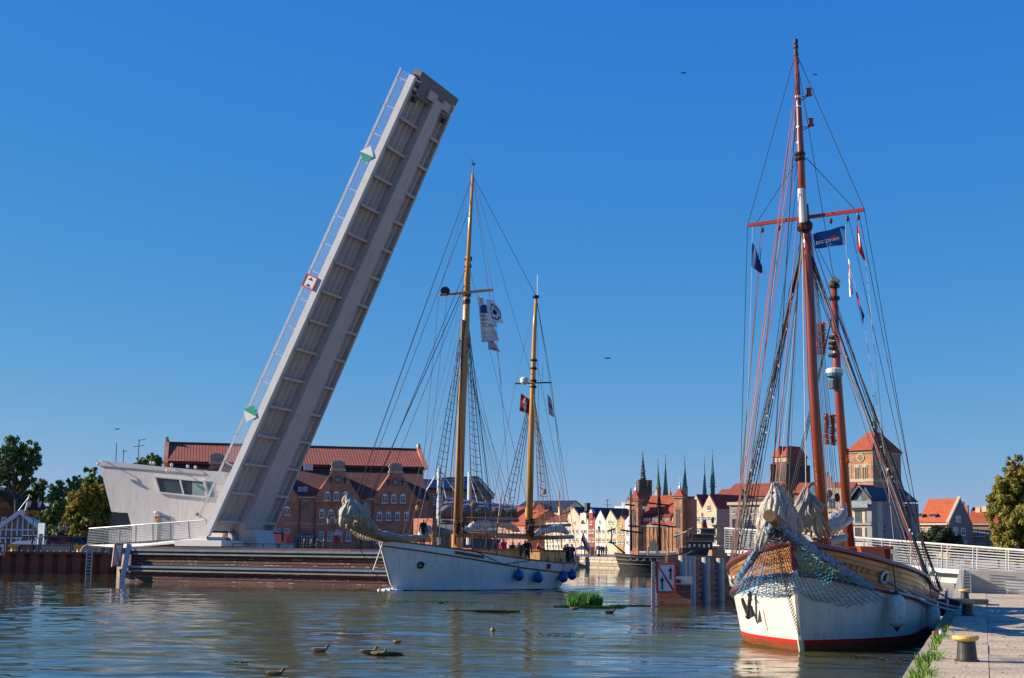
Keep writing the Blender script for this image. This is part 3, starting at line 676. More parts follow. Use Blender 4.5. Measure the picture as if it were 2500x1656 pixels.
# roof bulge with dormer between gables
x0, za = hz(700, 1199, 2); x1, zb = hz(774, 1199, 2)
B(hf_).box(x0 + 1.8, x1 - 1.8, 1.0, 6, zeave + .4, za + .9).build('dormer', TILED, hall, uv=True)
for q in range(4): window(hall, hf_, lerp(x0 + 2.4, x1 - 2.4, q / 3), za - .1, .8, .7, y=.98, cols=1, rows=1, sill=False)
gab = [(530, 1116), (675, 1126), (825.5, 1133), (966, 1139)]
ROOFO = brickmat('orange_roof_tile', (.42, .13, .05), (.36, .1, .04), (.12, .03, .015), bw=.3, bh=.36, mort=.04, rel=.8, offset=0)
for (px, py) in gab:
    xc, zt = hz(px, py); zb = zeave; _, zp = hz(px, py + 16); hw = hz(px + 51, 1200)[0] - xc
    s = hw * .12
    B(hf_).prism([(xc - hw, 0, zb - .8), (xc + hw, 0, zb - .8), (xc + hw, 0, zb), (xc + .75, 0, zp), (xc - .75, 0, zp), (xc - hw, 0, zb)], (0, -.4, 0)).build('gable', BRICK, hall, uv=True)
    for sg in (-1, 1):
        pts = [(xc + sg * (hw + .1), .02, zb), (xc + sg * .1, .02, zp - .1), (xc + sg * .1, .02, zp + .12), (xc + sg * (hw + .3), .02, zb + .05)]
        B(hf_).prism(pts, (0, 8.0, 0)).build('gable_roof', ROOFO, hall, uv=True)
    B(hf_).box(xc - 1.05, xc + 1.05, -.55, .1, zp - .05, zp + .25).build('pediment_base', STONE, hall)
    B(hf_).box(xc - .9, xc + .9, -.5, .1, zp + .25, zp + .75).build('pediment_block', BRICK, hall)
    B(hf_).prism([(xc + 1.05 * math.cos(PI * i / 10), -.55, zp + .75 + .65 * math.sin(PI * i / 10)) for i in range(11)], (0, .7, 0)).build('pediment', mat('pediment_green_stone', (.25, .26, .2), .8), hall)
    xr, zr_ = hz(px - 1.5, py + 39)
    b = B(hf_); b.tube([(xr, -.4, zr_), (xr, -.52, zr_)], .52, 16); b.build('oculus_ring', mat('course_red', (.17, .05, .035)), hall); B(hf_).tube([(xr, -.5, zr_), (xr, -.56, zr_)], .36, 14).build('oculus', BLUEGL, hall)
    for dx in (-1.1, 1.1): B(hf_).box(xr + dx * .9 - .12, xr + dx * .9 + .12, -.46, -.4, zr_ - .5, zr_ + .4).build('brick_cross', DARK, hall); B(hf_).box(xr + dx * .9 - .3, xr + dx * .9 + .3, -.47, -.461, zr_ + .05, zr_ + .2).build('brick_cross', DARK, hall)
    for q in (-22, 0, 22): winpx(hall, hf_, px - 5 + q, py + 71.5, py + 89, 12, y=-.4, fm=WHITE, arch=True)
    for q in (-40, -18, 4, 26): winpx(hall, hf_, px + q, py + 115, py + 131, 12, arch=True)
    for q in (-42, -20, 3, 25): winpx(hall, hf_, px + q, py + 165, py + 188, 12, cols=3)
    for dx, dz in ((-.8, 2.8), (.8, 2.8), (-.2, 4.6)): B(hf_).box(xr + dx * 1.1 - .1, xr + dx * 1.1 + .1, -.43, -.4, zr_ - dz * .62, zr_ - dz * .62 + .3).build('brick_niche', DARK, hall)
    for sx in (-.48, .48):
        xx = hz(px + sx * 118, 1240)[0]; B(hf_).tube([(xx, -.15, zeave - .6), (xx, -.3, zeave - 2), (xx, -.3, BASE)], .1, 6).build('downpipe', mat('pipe_grey', (.06, .06, .07)), hall)
for pa, pb, py in ((714, 782, 1213), (896, 926, 1218), (1000, 1030, 1221)):
    xa, z = hz(pa, py); xb, _ = hz(pb, py); B(hf_).box(xa, xb, -.3, 0, z - .12, z + .1).build('cornice', STONE, hall)
xa, z1 = hz(733, 1221); xb, z0 = hz(762, 1269)
b = B(hf_); b.box(xa, xa + .15, -.12, 0, z0, z1); b.box(xb - .15, xb, -.12, 0, z0, z1); b.box(xa, xb, -.12, 0, z0, z0 + .15); b.box(xa, xb, -.12, 0, z1 - .15, z1); b.build('brick_panel', BRICK, hall)
xr, z = hz(747, 1236); B(hf_).tube([(xr, 0, z), (xr, -.12, z)], .42, 14).build('oculus', GLASS, hall)
xd, zd = hz(745, 1335); _, zt = hz(745, 1296); r_ = 1.5
B(hf_).prism([(xd - r_, -.3, BASE)] + [(xd - r_ * math.cos(PI * i / 12), -.3, zt - r_ + r_ * math.sin(PI * i / 12) - .1) for i in range(13)] + [(xd + r_, -.3, BASE)], (0, .2, 0)).build('door_arch', mat('arch_grey', (.13, .1, .1)), hall)
dr = B(hf_).prism([(xd - 1.2, -.34, BASE)] + [(xd - 1.2 * math.cos(PI * i / 12), -.34, zt - r_ + 1.2 * math.sin(PI * i / 12) - .1) for i in range(13)] + [(xd + 1.2, -.34, BASE)], (0, .03, 0)).build('door', mat('door_brown', (.07, .03, .025)), hall)
b = B(hf_)
for i in range(6):
    for j in range(5):
        b.box(xd - 1.0 + i * .36, xd - .8 + i * .36, -.37, -.345, BASE + .2 + j * .44, BASE + .5 + j * .44)
b.build('pane', mat('pale_reflection_glass', (.3, .32, .33), .1), dr, stuff=True)
xl, zl = hz(745, 1281)
text('Polska Filharmonia Bałtycka', .52, hf_.sub(xl, -.03, zl, 0), mat('sign_letters', (.55, .5, .4)), hall)
text('im. Fryderyka Chopina', .2, hf_.sub(xl, -.03, zl - .4, 0), mat('sign_letters', (.5, .5, .4)), hall)
B(hf_).box(hz(862, 1207)[0], hz(876, 1207)[0], -.1, 3, hz(862, 1216)[1], hz(862, 1206)[1]).build('green_awning', COPPER, hall)
xs, zs = hz(772, 1156); B(hf_).box(xs - 1.2, xs + .1, 6.5, 7.6, zlo - .4, zlo + .5).build('roof_vent', STEEL, hall)

# ---------------------------------------------------------------- brick and glass building beside the hall, stage canopy
f, w = fline(1035, 212, 1200, 222)
g = thing('glass_roofed_building', 'dark brick building with a long glazed roof band behind the grey stage canopy', 'building', f(w / 2, 4, 1.7))
z = lambda px, py, o=0: fp(f, px, py, o)[1]
x9 = fp(f, 1168, 1200)[0]
B(f).box(0, x9, 0, 8, 1.7, z(1100, 1198)).build('wall', BRICK, g, uv=True)
B(f).prism([(0, -.2, z(1100, 1198)), (0, 1.4, z(1100, 1172)), (0, 8, z(1100, 1172)), (0, 8, z(1100, 1198))], (x9, 0, 0)).build('roof', SLATE, g)
b0 = z(1100, 1196); b1 = z(1100, 1176)
for q in range(11):
    xa = lerp(.4, x9 - .4, q / 11); xb = xa + (x9 - 1.2) / 11
    B(f).prism([(xa, -.12, b0 + .1), (xa, 1.1, b1), (xa, 1.15, b1 + .08), (xa, -.22, b0 + .2)], (xb - xa, 0, 0)).build('roof_pane', BLUEGL, g)
for q in range(7): winpx(g, f, 1060 + q * 16, 1212, 1232, 9)
B(f).box(0, x9, -.15, 0, z(1100, 1210), z(1100, 1208)).build('cornice', STONE, g)
pts = [fp(f, *q) for q in ((1166, 1172), (1198, 1210), (1198, 1345), (1168, 1345))]
B(f).prism([(a, -.2, c) for a, c in pts], (0, 8, 0)).build('gable_wing', BRICKL, g, uv=True)
(p0, q0), (p1, q1) = fp(f, 1164, 1166), fp(f, 1202, 1211); B(f).prism([(p0, -.5, q0), (p1, -.5, q1), (p1, -.5, q1 - .5), (p0, -.5, q0 - .5)], (0, 8.5, 0)).build('verge', WHITE, g)
B(f).prism([(p0, -.4, q0 + .2), (p1 + .2, -.4, q1 + .2), (p1 + .2, -.4, q1), (p0, -.4, q0)], (0, 8.5, 0)).build('roof', SLATE, g)
cn = thing('stage_canopy', 'grey fabric stage canopy slung between two tall pale masts beyond the white ship', 'canopy', at(1160, 1340, 172))
CAN = mat('canopy_fabric', (.17, .16, .16), .95, var=.25, scale=.3, bump=.3, bscale=1)
P = []
for i in range(17):
    u = i / 16; row = []
    for j in range(9):
        v = j / 8; px = lerp(lerp(1089, 1262, u), lerp(1063, 1262, u), v); top_ = lerp(1217, 1237, u); botm = lerp(1268, 1262, u)
        row.append(at(px, lerp(top_, botm, v) + 3 * math.sin(u * PI) * (1 - v), 172 - 1.6 * math.sin(v * PI) + .4 * math.sin(u * 30 + v * 5)))
    P.append(row)
B().grid(P).build('fabric', CAN, cn, smooth=True)
P = [[at(1063 + 150 * i / 12, lerp(1268, 1312, j / 6), 172.5 - 3 * math.sin(j / 6 * PI * .7)) for j in range(7)] for i in range(13)]
B().grid(P).build('lower_fabric', CAN, cn, smooth=True)
B().tube([at(1089, 1217, 171.8), at(1170, 1228, 171.8), at(1262, 1237, 171.8)], .18, 6).build('edge_tube', mat('edge_blue', (.3, .42, .6)), cn)
for px, y0, y1, dd in ((1071, 1142, 1330, 171), (1145, 1153, 1330, 173)):
    B().tube([at(px - 1, y1, dd), at(px + 1, y0, dd)], [.28, .2], 8).build('mast', WHITE, cn)
for a, c in (((1072, 1146), (1089, 1217)), ((1072, 1146), (1125, 1219)), ((1146, 1156), (1166, 1228)), ((1146, 1156), (1190, 1232)), ((1072, 1146), (1040, 1200))): B().tube([at(*a, 171.5), at(*c, 171.8)], .06, 4).build('stay_cable', WHITE, cn)
b = B(); b.fr = fline(1062, 174, 1240, 178)[0]; b.box(-.5, 9, .5, 4, 1.7, 3.6); b.build('stage_wall', mat('stage_wall_grey', (.1, .1, .12)), cn)
o = B(fline(1052, 168, 1070, 169)[0]).box(.2, 1.0, 0, 3, 1.7, at(1060, 1266, 168).z).build('brick_pier', BRICK, None, uv=True, org=(xat(1055, 168), 168, 1.7)); tag(o, 'plain brown brick block standing left of the stage canopy', 'wall')

# ---------------------------------------------------------------- town houses along the far quay
def town(label, pxl, Yl, pxr, Yr, eave, apex, wallc, roof, cols, rows, kind='gable', d=16, apexx=None, band=None, cx=None, group='gabled houses on the far quay', wpx=5.2, hpx=9, extra=None):
    f, w = fline(pxl, Yl, pxr, Yr)
    if isinstance(wallc, str): wallc = mat('render_' + wallc.strip('#'), wallc, .85, var=.12, scale=.3, dirt=tuple(c * .75 for c in srgb(wallc)))
    ze = fp(f, (pxl + pxr) / 2, eave)[1]; zr = fp(f, (pxl + pxr) / 2, apex)[1]
    if kind == 'gable':
        t = gable_house('townhouse', label, 'house', f, w, d, ze, zr, wallc, roof, 'y', 1.5, .15, group, peak=fp(f, apexx, apex)[0] if apexx else None)
    elif kind == 'eaves':
        t = gable_house('townhouse', label, 'house', f, w, d, ze, zr, wallc, roof, 'x', 1.5, .25, group)
    else:
        t = thing('townhouse', label, 'house', f(w / 2, d / 2, 1.5), group); B(f).box(0, w, 0, d, 1.5, zr).build('wall', wallc, t)
    for r in rows:
        for c in cols: winpx(t, f, c, r, r + hpx, wpx)
    t['_f'] = 0
    return t, f, w, ze, zr
LIN = lambda px: lerp(366, 326, (px - 1270) / (1545 - 1270))
def row(label, a, c, *args, **kw): return town(label, a, LIN(a), c - .3, LIN(c), *args, **kw)
R3 = (1293, 1314)
t, f, w, ze, zr = row('pink cream house with a curved gable, leftmost of the tall gabled fronts', 1384, 1415, 1262, 1240, '#bda894', SLATE, (1391, 1400, 1409), (1293, 1314), apexx=1400)
winpx(t, f, 1403, 1273, 1281, 5)
chimney(t, f, w * .8, 3, ze, zr + 1.2, 1.0, DARK)
t, f, w, ze, zr = row('yellow house with a square attic and a half-round window, beside the red house', 1415, 1436, 1273, 1250, '#c6bfa8', SLATE, (1421, 1430), (1293, 1314))
B(f).box(w * .12, w * .8, -.15, 1, ze - .5, fp(f, 1425, 1253)[1]).build('attic', bpy.data.materials['render_c6bfa8'], t); x, z = fp(f, 1424, 1279)
B(f).prism([(x + .9 * math.cos(PI * i / 8), -.17, z + .9 * math.sin(PI * i / 8)) for i in range(9)], (0, .03, 0)).build('lunette', GLASS, t)
t, f, w, ze, zr = row('narrow deep red house with white trim and a stepped gable', 1436, 1453, 1270, 1249, '#8c3a30', SLATE, (1441, 1448.5), (1293, 1314))
winpx(t, f, 1444, 1273, 1281, 5)
x0, z0 = fp(f, 1440, 1268); x1, z1 = fp(f, 1448.5, 1252); B(f).box(x0, x1, -.2, .8, z0, z1).build('gable_step', bpy.data.materials['render_8c3a30'], t); B(f).prism([(x0, -.25, z1), (x1, -.25, z1), ((x0 + x1) / 2, -.25, z1 + .9)], (0, .8, 0)).build('pediment', WHITE, t)
t, f, w, ze, zr = row('pale cream house with a plain pointed gable right of the red house', 1453, 1478, 1272, 1247, '#c8c4b8', TILED, (1457.5, 1465, 1473), (1293, 1314))
B(f).box(0, w, -.05, 0, fp(f, 1465, 1327)[1], fp(f, 1465, 1305)[1]).build('lower_render', mat('render_pinkish', '#cfae95'), t); winpx(t, f, 1465, 1271, 1279, 5)
for c in (1457.5, 1465, 1473): winpx(t, f, c, 1314, 1323, 5, y=-.06)
t, f, w, ze, zr = row('pale green gabled house with two attic windows', 1478, 1507, 1272, 1246, '#a8a98e', TILED, (1484, 1492, 1500), (1293, 1314), apexx=1490)
for c in (1488, 1495): winpx(t, f, c, 1271, 1279, 4.5)
t, f, w, ze, zr = row('low ochre yellow house with a small gable beside the white one', 1507, 1526, 1272, 1261, '#9a7f55', TILED, (1512, 1521), (1296, 1319), apexx=1516)
winpx(t, f, 1517, 1278, 1285, 4); chimney(t, f, w * .35, 3, ze, zr + 1.6, .6)
t, f, w, ze, zr = row('grey white house squeezed against the brick gate tower', 1526, 1547, 1272, 1250, '#c8c8c4', SLATE, (1532, 1542), (1297, 1320), apexx=1544)
# houses further left, partly hidden by the ships
t, f, w, ze, zr = row('long cream apartment house with rows of white windows and a rusty brown roof', 1330, 1384, 1274, 1241, '#c4bca4', TILED if 0 else brickmat('brown_roof_tile', (.22, .065, .035), (.17, .05, .03), (.07, .02, .015), bw=.3, bh=.34, mort=.03, rel=.6, offset=0), (1336, 1343, 1350, 1357, 1364, 1371, 1378), (1278, 1295, 1314, 1330), kind='eaves', d=16, wpx=4, hpx=8)
chimney(t, f, w * .1, 4, ze + 1, zr + .5, .8, CREAM); chimney(t, f, w * .5, 5, ze + 1, zr + .3, .8)
t, f, w, ze, zr = row('salmon pink house with a steep orange roof seen between the masts', 1236, 1284, 1283, 1246, '#b06f52', TILER, (1242, 1251, 1260, 1269, 1278), (1292, 1312, 1326), kind='eaves', d=14, wpx=4.4)
chimney(t, f, w * .4, 4, ze + 1, zr + .6, .6, CREAM)
t, f, w, ze, zr = town('large house with a dark mansard roof rising behind the masts', 1245, 400, 1365, 392, 1250, 1222, '#cfc9ba', SLATE, (), (), kind='eaves', d=18)
for px in (1258, 1272): winpx(t, f, px, 1238, 1250, 8, y=-.3, cols=3)
x, z = fp(f, 1322, 1244); B(f).tube([(x, -1.2, z), (x, 4, z)], 1.3, 14).build('barrel_dormer', mat('red_metal', (.35, .04, .03), .4), t)
t, f, w, ze, zr = town('red roofed house glimpsed between the stage canopy and the salmon house', 1200, 376, 1240, 372, 1262, 1238, '#b5714e', TILER, (1206, 1214, 1222, 1230), (1270, 1290, 1310), kind='eaves', d=14)
t, f, w, ze, zr = town('flat topped white block with rooftop boxes behind the ochre house', 1500, 420, 1560, 415, 1240, 1236, '#d6d3c8', SLATE, (), (), kind='flat', d=20)
for px, s in ((1525, 1.6), (1532, 2.2), (1540, 1.4)): x, z = fp(f, px, 1236); B(f).box(x - s, x + s, 1, 3, z, z + 1.2).build('roof_box', WHITE, t)
t, f, w, ze, zr = town('slate roofed range standing behind the gabled fronts', 1400, 372, 1545, 362, 1266, 1244, '#8c8478', SLATE, (), (), kind='eaves', d=14)
a = B(); p = at(1483, 1250, 362); a.tube([p, p + V(0, 0, 3.2)], .09, 5); a.beam(p + V(-.9, 0, 1.7), p + V(1.1, 0, 1.75), .09, .09); a.beam(p + V(-.5, 0, 2.8), p + V(.6, 0, 2.85), .09, .09); a.build('aerial', DARK, t)

# ---------------------------------------------------------------- brick water gate
f, w = fline(1543, 306, 1684, 299)
G = thing('brick_gate', 'medieval brick water gate with two turreted towers and a steep red dormered roof', 'gate', f(w / 2, 4, 1.5))
gp = lambda px, py, o=0: fp(f, px, py, o)
def tower(pa, pb, ye, ya, pk):
    xa = gp(pa, 1300)[0]; xb = gp(pb, 1300)[0]; ze = gp(pa, ye)[1]; zt = gp(pa, ya)[1]; m = (xa + xb) / 2; d = xb - xa
    B(f).box(xa, xb, -1.2, d - 1.2, 1.5, ze).build('tower', BRICKL, G, uv=True)
    B(f).box(xa - .25, xb + .25, -1.45, d - .95, ze, ze + .35).build('tower_cornice', BRICK, G)
    c = f(m, d / 2 - 1.2, 0)
    b = B(f); q = [(xa - .4, -1.6, ze + .35), (xb + .4, -1.6, ze + .35), (xb + .4, d - .8, ze + .35), (xa - .4, d - .8, ze + .35)]; k = .32
    q2 = [(lerp(x, m, .55), lerp(y, d / 2 - 1.2, .55), ze + (zt - ze) * .45) for x, y, z in q]; ap = (m, d / 2 - 1.2, zt)
    b.add(q + q2 + [ap], [(0, 1, 5, 4), (1, 2, 6, 5), (2, 3, 7, 6), (3, 0, 4, 7), (4, 5, 8), (5, 6, 8), (6, 7, 8), (7, 4, 8), (3, 2, 1, 0)]); b.build('tower_roof', TILER, G, uv=True)
    B(f).lathe((m, d / 2 - 1.2, zt - .3), [(.3, 0), (.15, .6), (.22, .9), (.05, 1.2), (.04, 2.6)], 8).build('finial', STEEL, G)
    for q_ in range(3):
        x = lerp(xa + .6, xb - .6, q_ / 2)
        for (z0, z1) in ((gp(pa, 1290)[1], gp(pa, 1245)[1]), (3, gp(pa, 1300)[1])): B(f).box(x - .13, x + .13, -1.215, -1.2, z0, z1).build('arrow_slot', DARK, G)
tower(1543, 1564, 1223, 1194, 1559); tower(1651, 1672, 1217, 1189, 1666)
xa = gp(1564, 1300)[0]; xb = gp(1651, 1300)[0]; ze = gp(1600, 1281)[1]; zr = gp(1600, 1224)[1]
B(f).box(xa, xb, 0, 9, 1.5, ze).build('wall', BRICKL, G, uv=True)
B(f).prism([(xa, -.3, ze), (xa, 5, zr + 1.4), (xa, 10, ze)], (xb - xa, 0, 0)).build('roof', TILER, G, uv=True)
B(f).box(xa, xb, -.35, 0, ze - .5, ze - .1).build('cornice', STONE, G)
n = 9
for q in range(n + 1):
    x = lerp(xa + .2, xb - .2, q / n)
    B(f).box(x - .32, x + .32, -.45, 0, 1.5, ze - .6).build('pilaster', BRICKL, G, uv=True)
    if q < n and q not in (3, 4): B(f).box(x + .5, x + (xb - xa) / n - .5, -.05, 0, 3.0, ze - 1.2).build('tall_recess', DARK, G)
x, z = gp(1598, 1345); _, zt = gp(1598, 1338)
B(f).prism([(x - 1.3, -.5, 1.5), (x - 1.3, -.5, 3), (x, -.5, 5), (x + 1.3, -.5, 3), (x + 1.3, -.5, 1.5)], (0, .4, 0)).build('gateway', DARK, G)
for cx_ in (1575.5, 1584.2, 1598, 1607, 1621.8, 1631.5, 1646.3):
    x, z0 = gp(cx_, 1277, .4); _, z1 = gp(cx_, 1264, .4)
    B(f).box(x - .42, x + .42, .3, 2.6, z0 - .2, z1).build('dormer', WHITE, G)
    B(f).prism([(x - .5, .2, z1), (x - .5, 3.4, z1 + 2.1), (x - .5, 3.4, z1 + 1.9), (x - .5, .2, z1 - .1)], (1.0, 0, 0)).build('dormer_roof', TILER, G)
    window(G, f, x, z0 + .1, .6, .9, y=.28, sill=False)
B(f).box(xb + (gp(1672, 1300)[0] - gp(1651, 1300)[0]) + .02, w + .3, .5, 3, 1.5, gp(1680, 1218)[1]).build('side_wing', BRICK, G, uv=True)

# ---------------------------------------------------------------- spires
TT = thing('town_hall_tower', 'dark green many-tiered town hall spire with balconies and corner turrets', 'tower', at(1567, 1340, 470))
c = at(1567, 1340, 470); zz = lambda py, Y=470: at(1567, py, Y).z; k = 470 / F
CD = mat('dark_copper', (.03, .06, .06), .5, var=.4, scale=.3)
BB = mat('blackened_brick', (.09, .05, .045), .8)
B().prism([(c.x - 13.5 * k, 470 - 8, 2), (c.x + 19 * k, 470 - 8, 2), (c.x + 19 * k, 470 + 4, 2), (c.x - 13.5 * k, 470 + 4, 2)], (0, 0, zz(1190))).build('shaft', BB, TT)
prof = [(13, 1226), (13, 1198), (9.5, 1192), (10, 1188), (9, 1180), (6.5, 1174), (8, 1170), (8, 1166), (6, 1162), (5.6, 1153), (7.6, 1152.5), (7.6, 1151), (5, 1149), (4, 1141), (4.6, 1140), (4, 1137), (2.8, 1132), (3.2, 1129), (1.8, 1124), (2.2, 1122), (1, 1116), (1.4, 1113), (.8, 1106), (.35, 1100)]
B().lathe((c.x + 1.2 * k, 468, 0), [(r * k, zz(y)) for r, y in prof], 8).build('spire', CD, TT)
for yv, rr in ((1152, 8), (1167, 8.6), (1190, 10.5)): B().lathe((c.x + 1.2 * k, 468, 0), [(rr * k, zz(yv + .7)), (rr * k, zz(yv - .7))], 8).build('balcony', STEEL, TT)
for dx in (-12, -8, 9, 16): B().lathe((c.x + dx * k, 461, 0), [(2.4 * k, zz(1200)), (2.4 * k, zz(1190)), (2.8 * k, zz(1189)), (.8 * k, zz(1180)), (.2 * k, zz(1174))], 6).build('corner_turret', CD, TT)
B().lathe((c.x + .9 * k, 468, 0), [(.5 * k, zz(1113)), (.2 * k, zz(1097))], 6).build('gilt_finial', GOLD, TT)
sp = [(1606.5, 1126, 1194, 7, 'slim green spire on a lit brick turret, leftmost of the five', 1), (1625, 1115, 1208, 6.5, 'green spire second from the left, its foot just above the red gate roof', 1), (1672, 1117, 1192, 6.5, 'green spire rising directly behind the right gate tower', 1), (1720.5, 1120, 1215, 6, 'crocketed green spire behind the cream twin gables', 0), (1740, 1103, 1183, 6.5, 'tallest green spire, with a dark open lantern below it, above the right cream gable', 2)]
for px, y0, y1, r, lab, kd in sp:
    Y = 560; k = Y / F; c = at(px, y1, Y); z = lambda py: at(px, py, Y).z; t = thing('church_spire', lab, 'spire', (c.x, Y, z(1345)), 'green church spires behind the gate')
    B().lathe((c.x, Y, 0), [(r * k, z(y1)), (r * k * .55, z(lerp(y1, y0, .38))), (r * k * .18, z(lerp(y1, y0, .75)))], 8).build('spire', COPPER, t)
    B().lathe((c.x, Y, 0), [(.18 * r * k, z(lerp(y1, y0, .75))), (.35 * k, z(y0 + 3)), (.3 * k, z(y0 - 4))], 6).build('rod', DARK, t)
    B().ball((c.x, Y, z(y0 + 2)), 1.1 * k, n=8, m=5).build('gilt_ball', GOLD, t); B().beam((c.x - 1.6 * k, Y, z(y0 - 3)), (c.x + .3 * k, Y, z(y0 - 3)), 1.6 * k, .3).build('vane', DARK, t)
    if kd == 1:
        B().lathe((c.x, Y, 0), [(r * k * 1.12, z(1225)), (r * k * 1.12, z(y1 + 1)), (r * k * 1.25, z(y1)), (r * k, z(y1 - 1))], 8, a0=PI / 8).build('turret', BRICKL if px < 1610 else BRICK, t)
        for q in range(5): B().lathe((c.x + (q - 2) * r * .5 * k, Y - r * k, z(y1)), [(.7 * k, 0), (.1, 3.2 * k * 1.2)], 5).build('pinnacle', COPPER, t)
    if kd == 2:
        B().lathe((c.x, Y, 0), [(r * k * .8, z(1225)), (r * k * .8, z(1190)), (r * k * 1.6, z(1189)), (r * k * 1.6, z(1188)), (r * k * .8, z(1187.5)), (r * k * .8, z(1183))], 8).build('lantern', CD, t)
t = town('grey church roof ridge behind the spires', 1600, 575, 1760, 575, 1222, 1212, '#4a4f5a', SLATE, (), (), kind='flat', d=10, group='')[0]
t = thing('gable_pinnacle', 'small lit brick gable pinnacle between the second and third green spires', 'pinnacle', at(1636, 1215, 555)); k = 555 / F; c = at(1636, 1215, 555)
B().lathe((c.x, 555, 0), [(3.6 * k, at(1636, 1225, 555).z), (3.6 * k, at(1636, 1203, 555).z), (1.5 * k, at(1636, 1199, 555).z), (.5 * k, at(1636, 1188, 555).z)], 6).build('shaft', BRICKL, t)

# ---------------------------------------------------------------- cream twin-gabled house
f, w = fline(1684.5, 322, 1750, 316)
gp = lambda px, py, o=0: fp(f, px, py, o)
CRM = mat('cream_wall', (.5, .4, .26), .85, var=.14, scale=.4, dirt=(.36, .28, .19)); TAUPE = mat('taupe_wall', (.34, .27, .19), .85, var=.15, scale=.4)
t = thing('twin_gabled_house', 'cream house with two pointed gables, white windows and small balconies', 'house', f(w / 2, 5, 1.5))
ze = gp(1715, 1243)[1]; zg = gp(1715, 1209)[1]; xm = gp(1714.5, 1243)[0]
B(f).box(0, w, 0, 15, 1.5, ze).build('wall', CRM, t)
for xa, xb in ((0, xm), (xm, w)):
    m = (xa + xb) / 2; B(f).prism([(xa, 0, ze), (xb, 0, ze), (m, 0, zg)], (0, 14, 0)).build('gable', CRM, t)
    for sg, xe in ((-1, xa), (1, xb)): B(f).prism([(xe, .2, ze), (m, .2, zg), (m, .2, zg + .25), (xe + sg * .2, .2, ze + .1)], (0, 15, 0)).build('roof', brickmat('brownred_tile', (.22, .05, .03), (.18, .04, .028), (.08, .02, .015), bw=.3, bh=.34, mort=.03, offset=0), t, uv=True)
for c_ in (1696, 1731): winpx(t, f, c_, 1234, 1247, 8)
for r in (1262, 1289, 1317):
    for c_ in (1690, 1704, 1720, 1731, 1742): winpx(t, f, c_, r, r + 13, 8.5)
for c_ in (1722, 1734): winpx(t, f, c_, 1347, 1359, 8)
for i, py in enumerate((1281, 1310, 1338)):
    xa, z = gp(1736, py); xb = gp(1752, py)[0]; bl = B(f).box(xa, xb + .6, -1.2, -.02, z - .1, z + .1).build('balcony', STONE, t)
    B(f).box(xa, xb + .6, -1.22, -1.15, z + .1, z + 1.0).build('balcony_front', mat('balcony_brown', (.08, .035, .03)) if i == 1 else mat('balcony_glass', (.4, .42, .42), .2), bl)
B(f).tube([(xm, -.15, ze - .8), (xm, -.15, 1.5)], .09, 6).build('downpipe', DARK, t)
B(f).box(w, w + .08, 0, 15, 1.5, ze).build('side_wall', mat('side_render_shade', (.25, .24, .25), .9), t)  # flank of the cream house, its shade painted in as grey
B(f).box(0, w, -1.6, 0, 1.5, 3.0).build('shop_front', BRICK, t); B(f).box(w * .6, w + 3, -2.6, -.02, 3.6, 3.8).build('awning', WHITE, t)
# ---------------------------------------------------------------- houses right of the gate
t, f, w, ze, zr = town('broad building with a bright orange hipped roof behind the rigging of the red masted ship', 1768, 392, 1885, 386, 1212, 1178, '#b9ab8c', TILER, (), (), kind='eaves', d=22, group='')
t, f, w, ze, zr = town('grey fronted old tenement left of the red masted ship', 1782, 302, 1868, 297, 1232, 1216, '#8a8176', TILED, (1792, 1806, 1822, 1838, 1854), (1242, 1268, 1294), kind='eaves', d=16, wpx=8, hpx=13, group='')
B(f).box(-.3, w + .2, -.5, 0, ze - .1, ze + .5).build('cornice', STONE, t)
t, f, w, ze, zr = town('small house with an orange red roof behind the tenement', 1752, 372, 1800, 370, 1212, 1194, '#c9b68e', TILER, (), (), kind='eaves', d=12, group='')
t, f, w, ze, zr = town('orange roofed range glimpsed behind the two red masts', 1940, 306, 2078, 301, 1205, 1178, '#a0705a', TILER, (), (), kind='eaves', d=12, group='')
p = fp(f, 2018, 1190); b = B(f)
for i, (dx, h) in enumerate(((-1.6, 1.2), (-.8, 2.4), (0, 3.6), (.8, 2.4), (1.6, 1.2))): b.box(p[0] + dx - .4, p[0] + dx + .4, -.6, .2, p[1] - 1, p[1] + h * .9)
b.build('stepped_gable', BRICK, t)
# ---------------------------------------------------------------- St Mary's style saddle-roofed tower
def twin_faces(pl, pc, pr, Yc, dl=1.0, dr=1.0, th=.78):
    """corner-on tower: left face runs from pl to the near corner pc, right face from pc to pr"""
    c = V(xat(pc, Yc), Yc, 0); fl = Fr(c, 0)
    e1 = V(-math.cos(th), math.sin(th), 0); e2 = V(math.sin(th), math.cos(th), 0)
    def hit(e, px):
        u = ray(px, 1300); u = u.x / u.y; return (u * c.y - c.x) / (e.x - u * e.y)
    return c, e1, e2, hit(e1, pl), hit(e2, pr)
c, e1, e2, w1, w2 = twin_faces(1889, 1928, 1973, 430)
t = thing('church_tower', 'massive dark brick church tower with a saddle roof, left of the red masts', 'tower', (c.x, c.y, 1.5), 'brick church towers')
zt = at(1928, 1115, 430).z; BT = brickmat('old_brick', (.2, .085, .05), (.13, .05, .035), (.16, .11, .08), bw=.3, bh=.1, var=.4)
p = [c, c + e2 * w2, c + e2 * w2 + e1 * w1, c + e1 * w1]; B().prism(p, (0, 0, zt)).build('shaft', BT, t, uv=True)
zr = at(1928, 1087, 430).z; m = lambda s, v: c + e1 * (w1 * s) + e2 * (w2 * v)
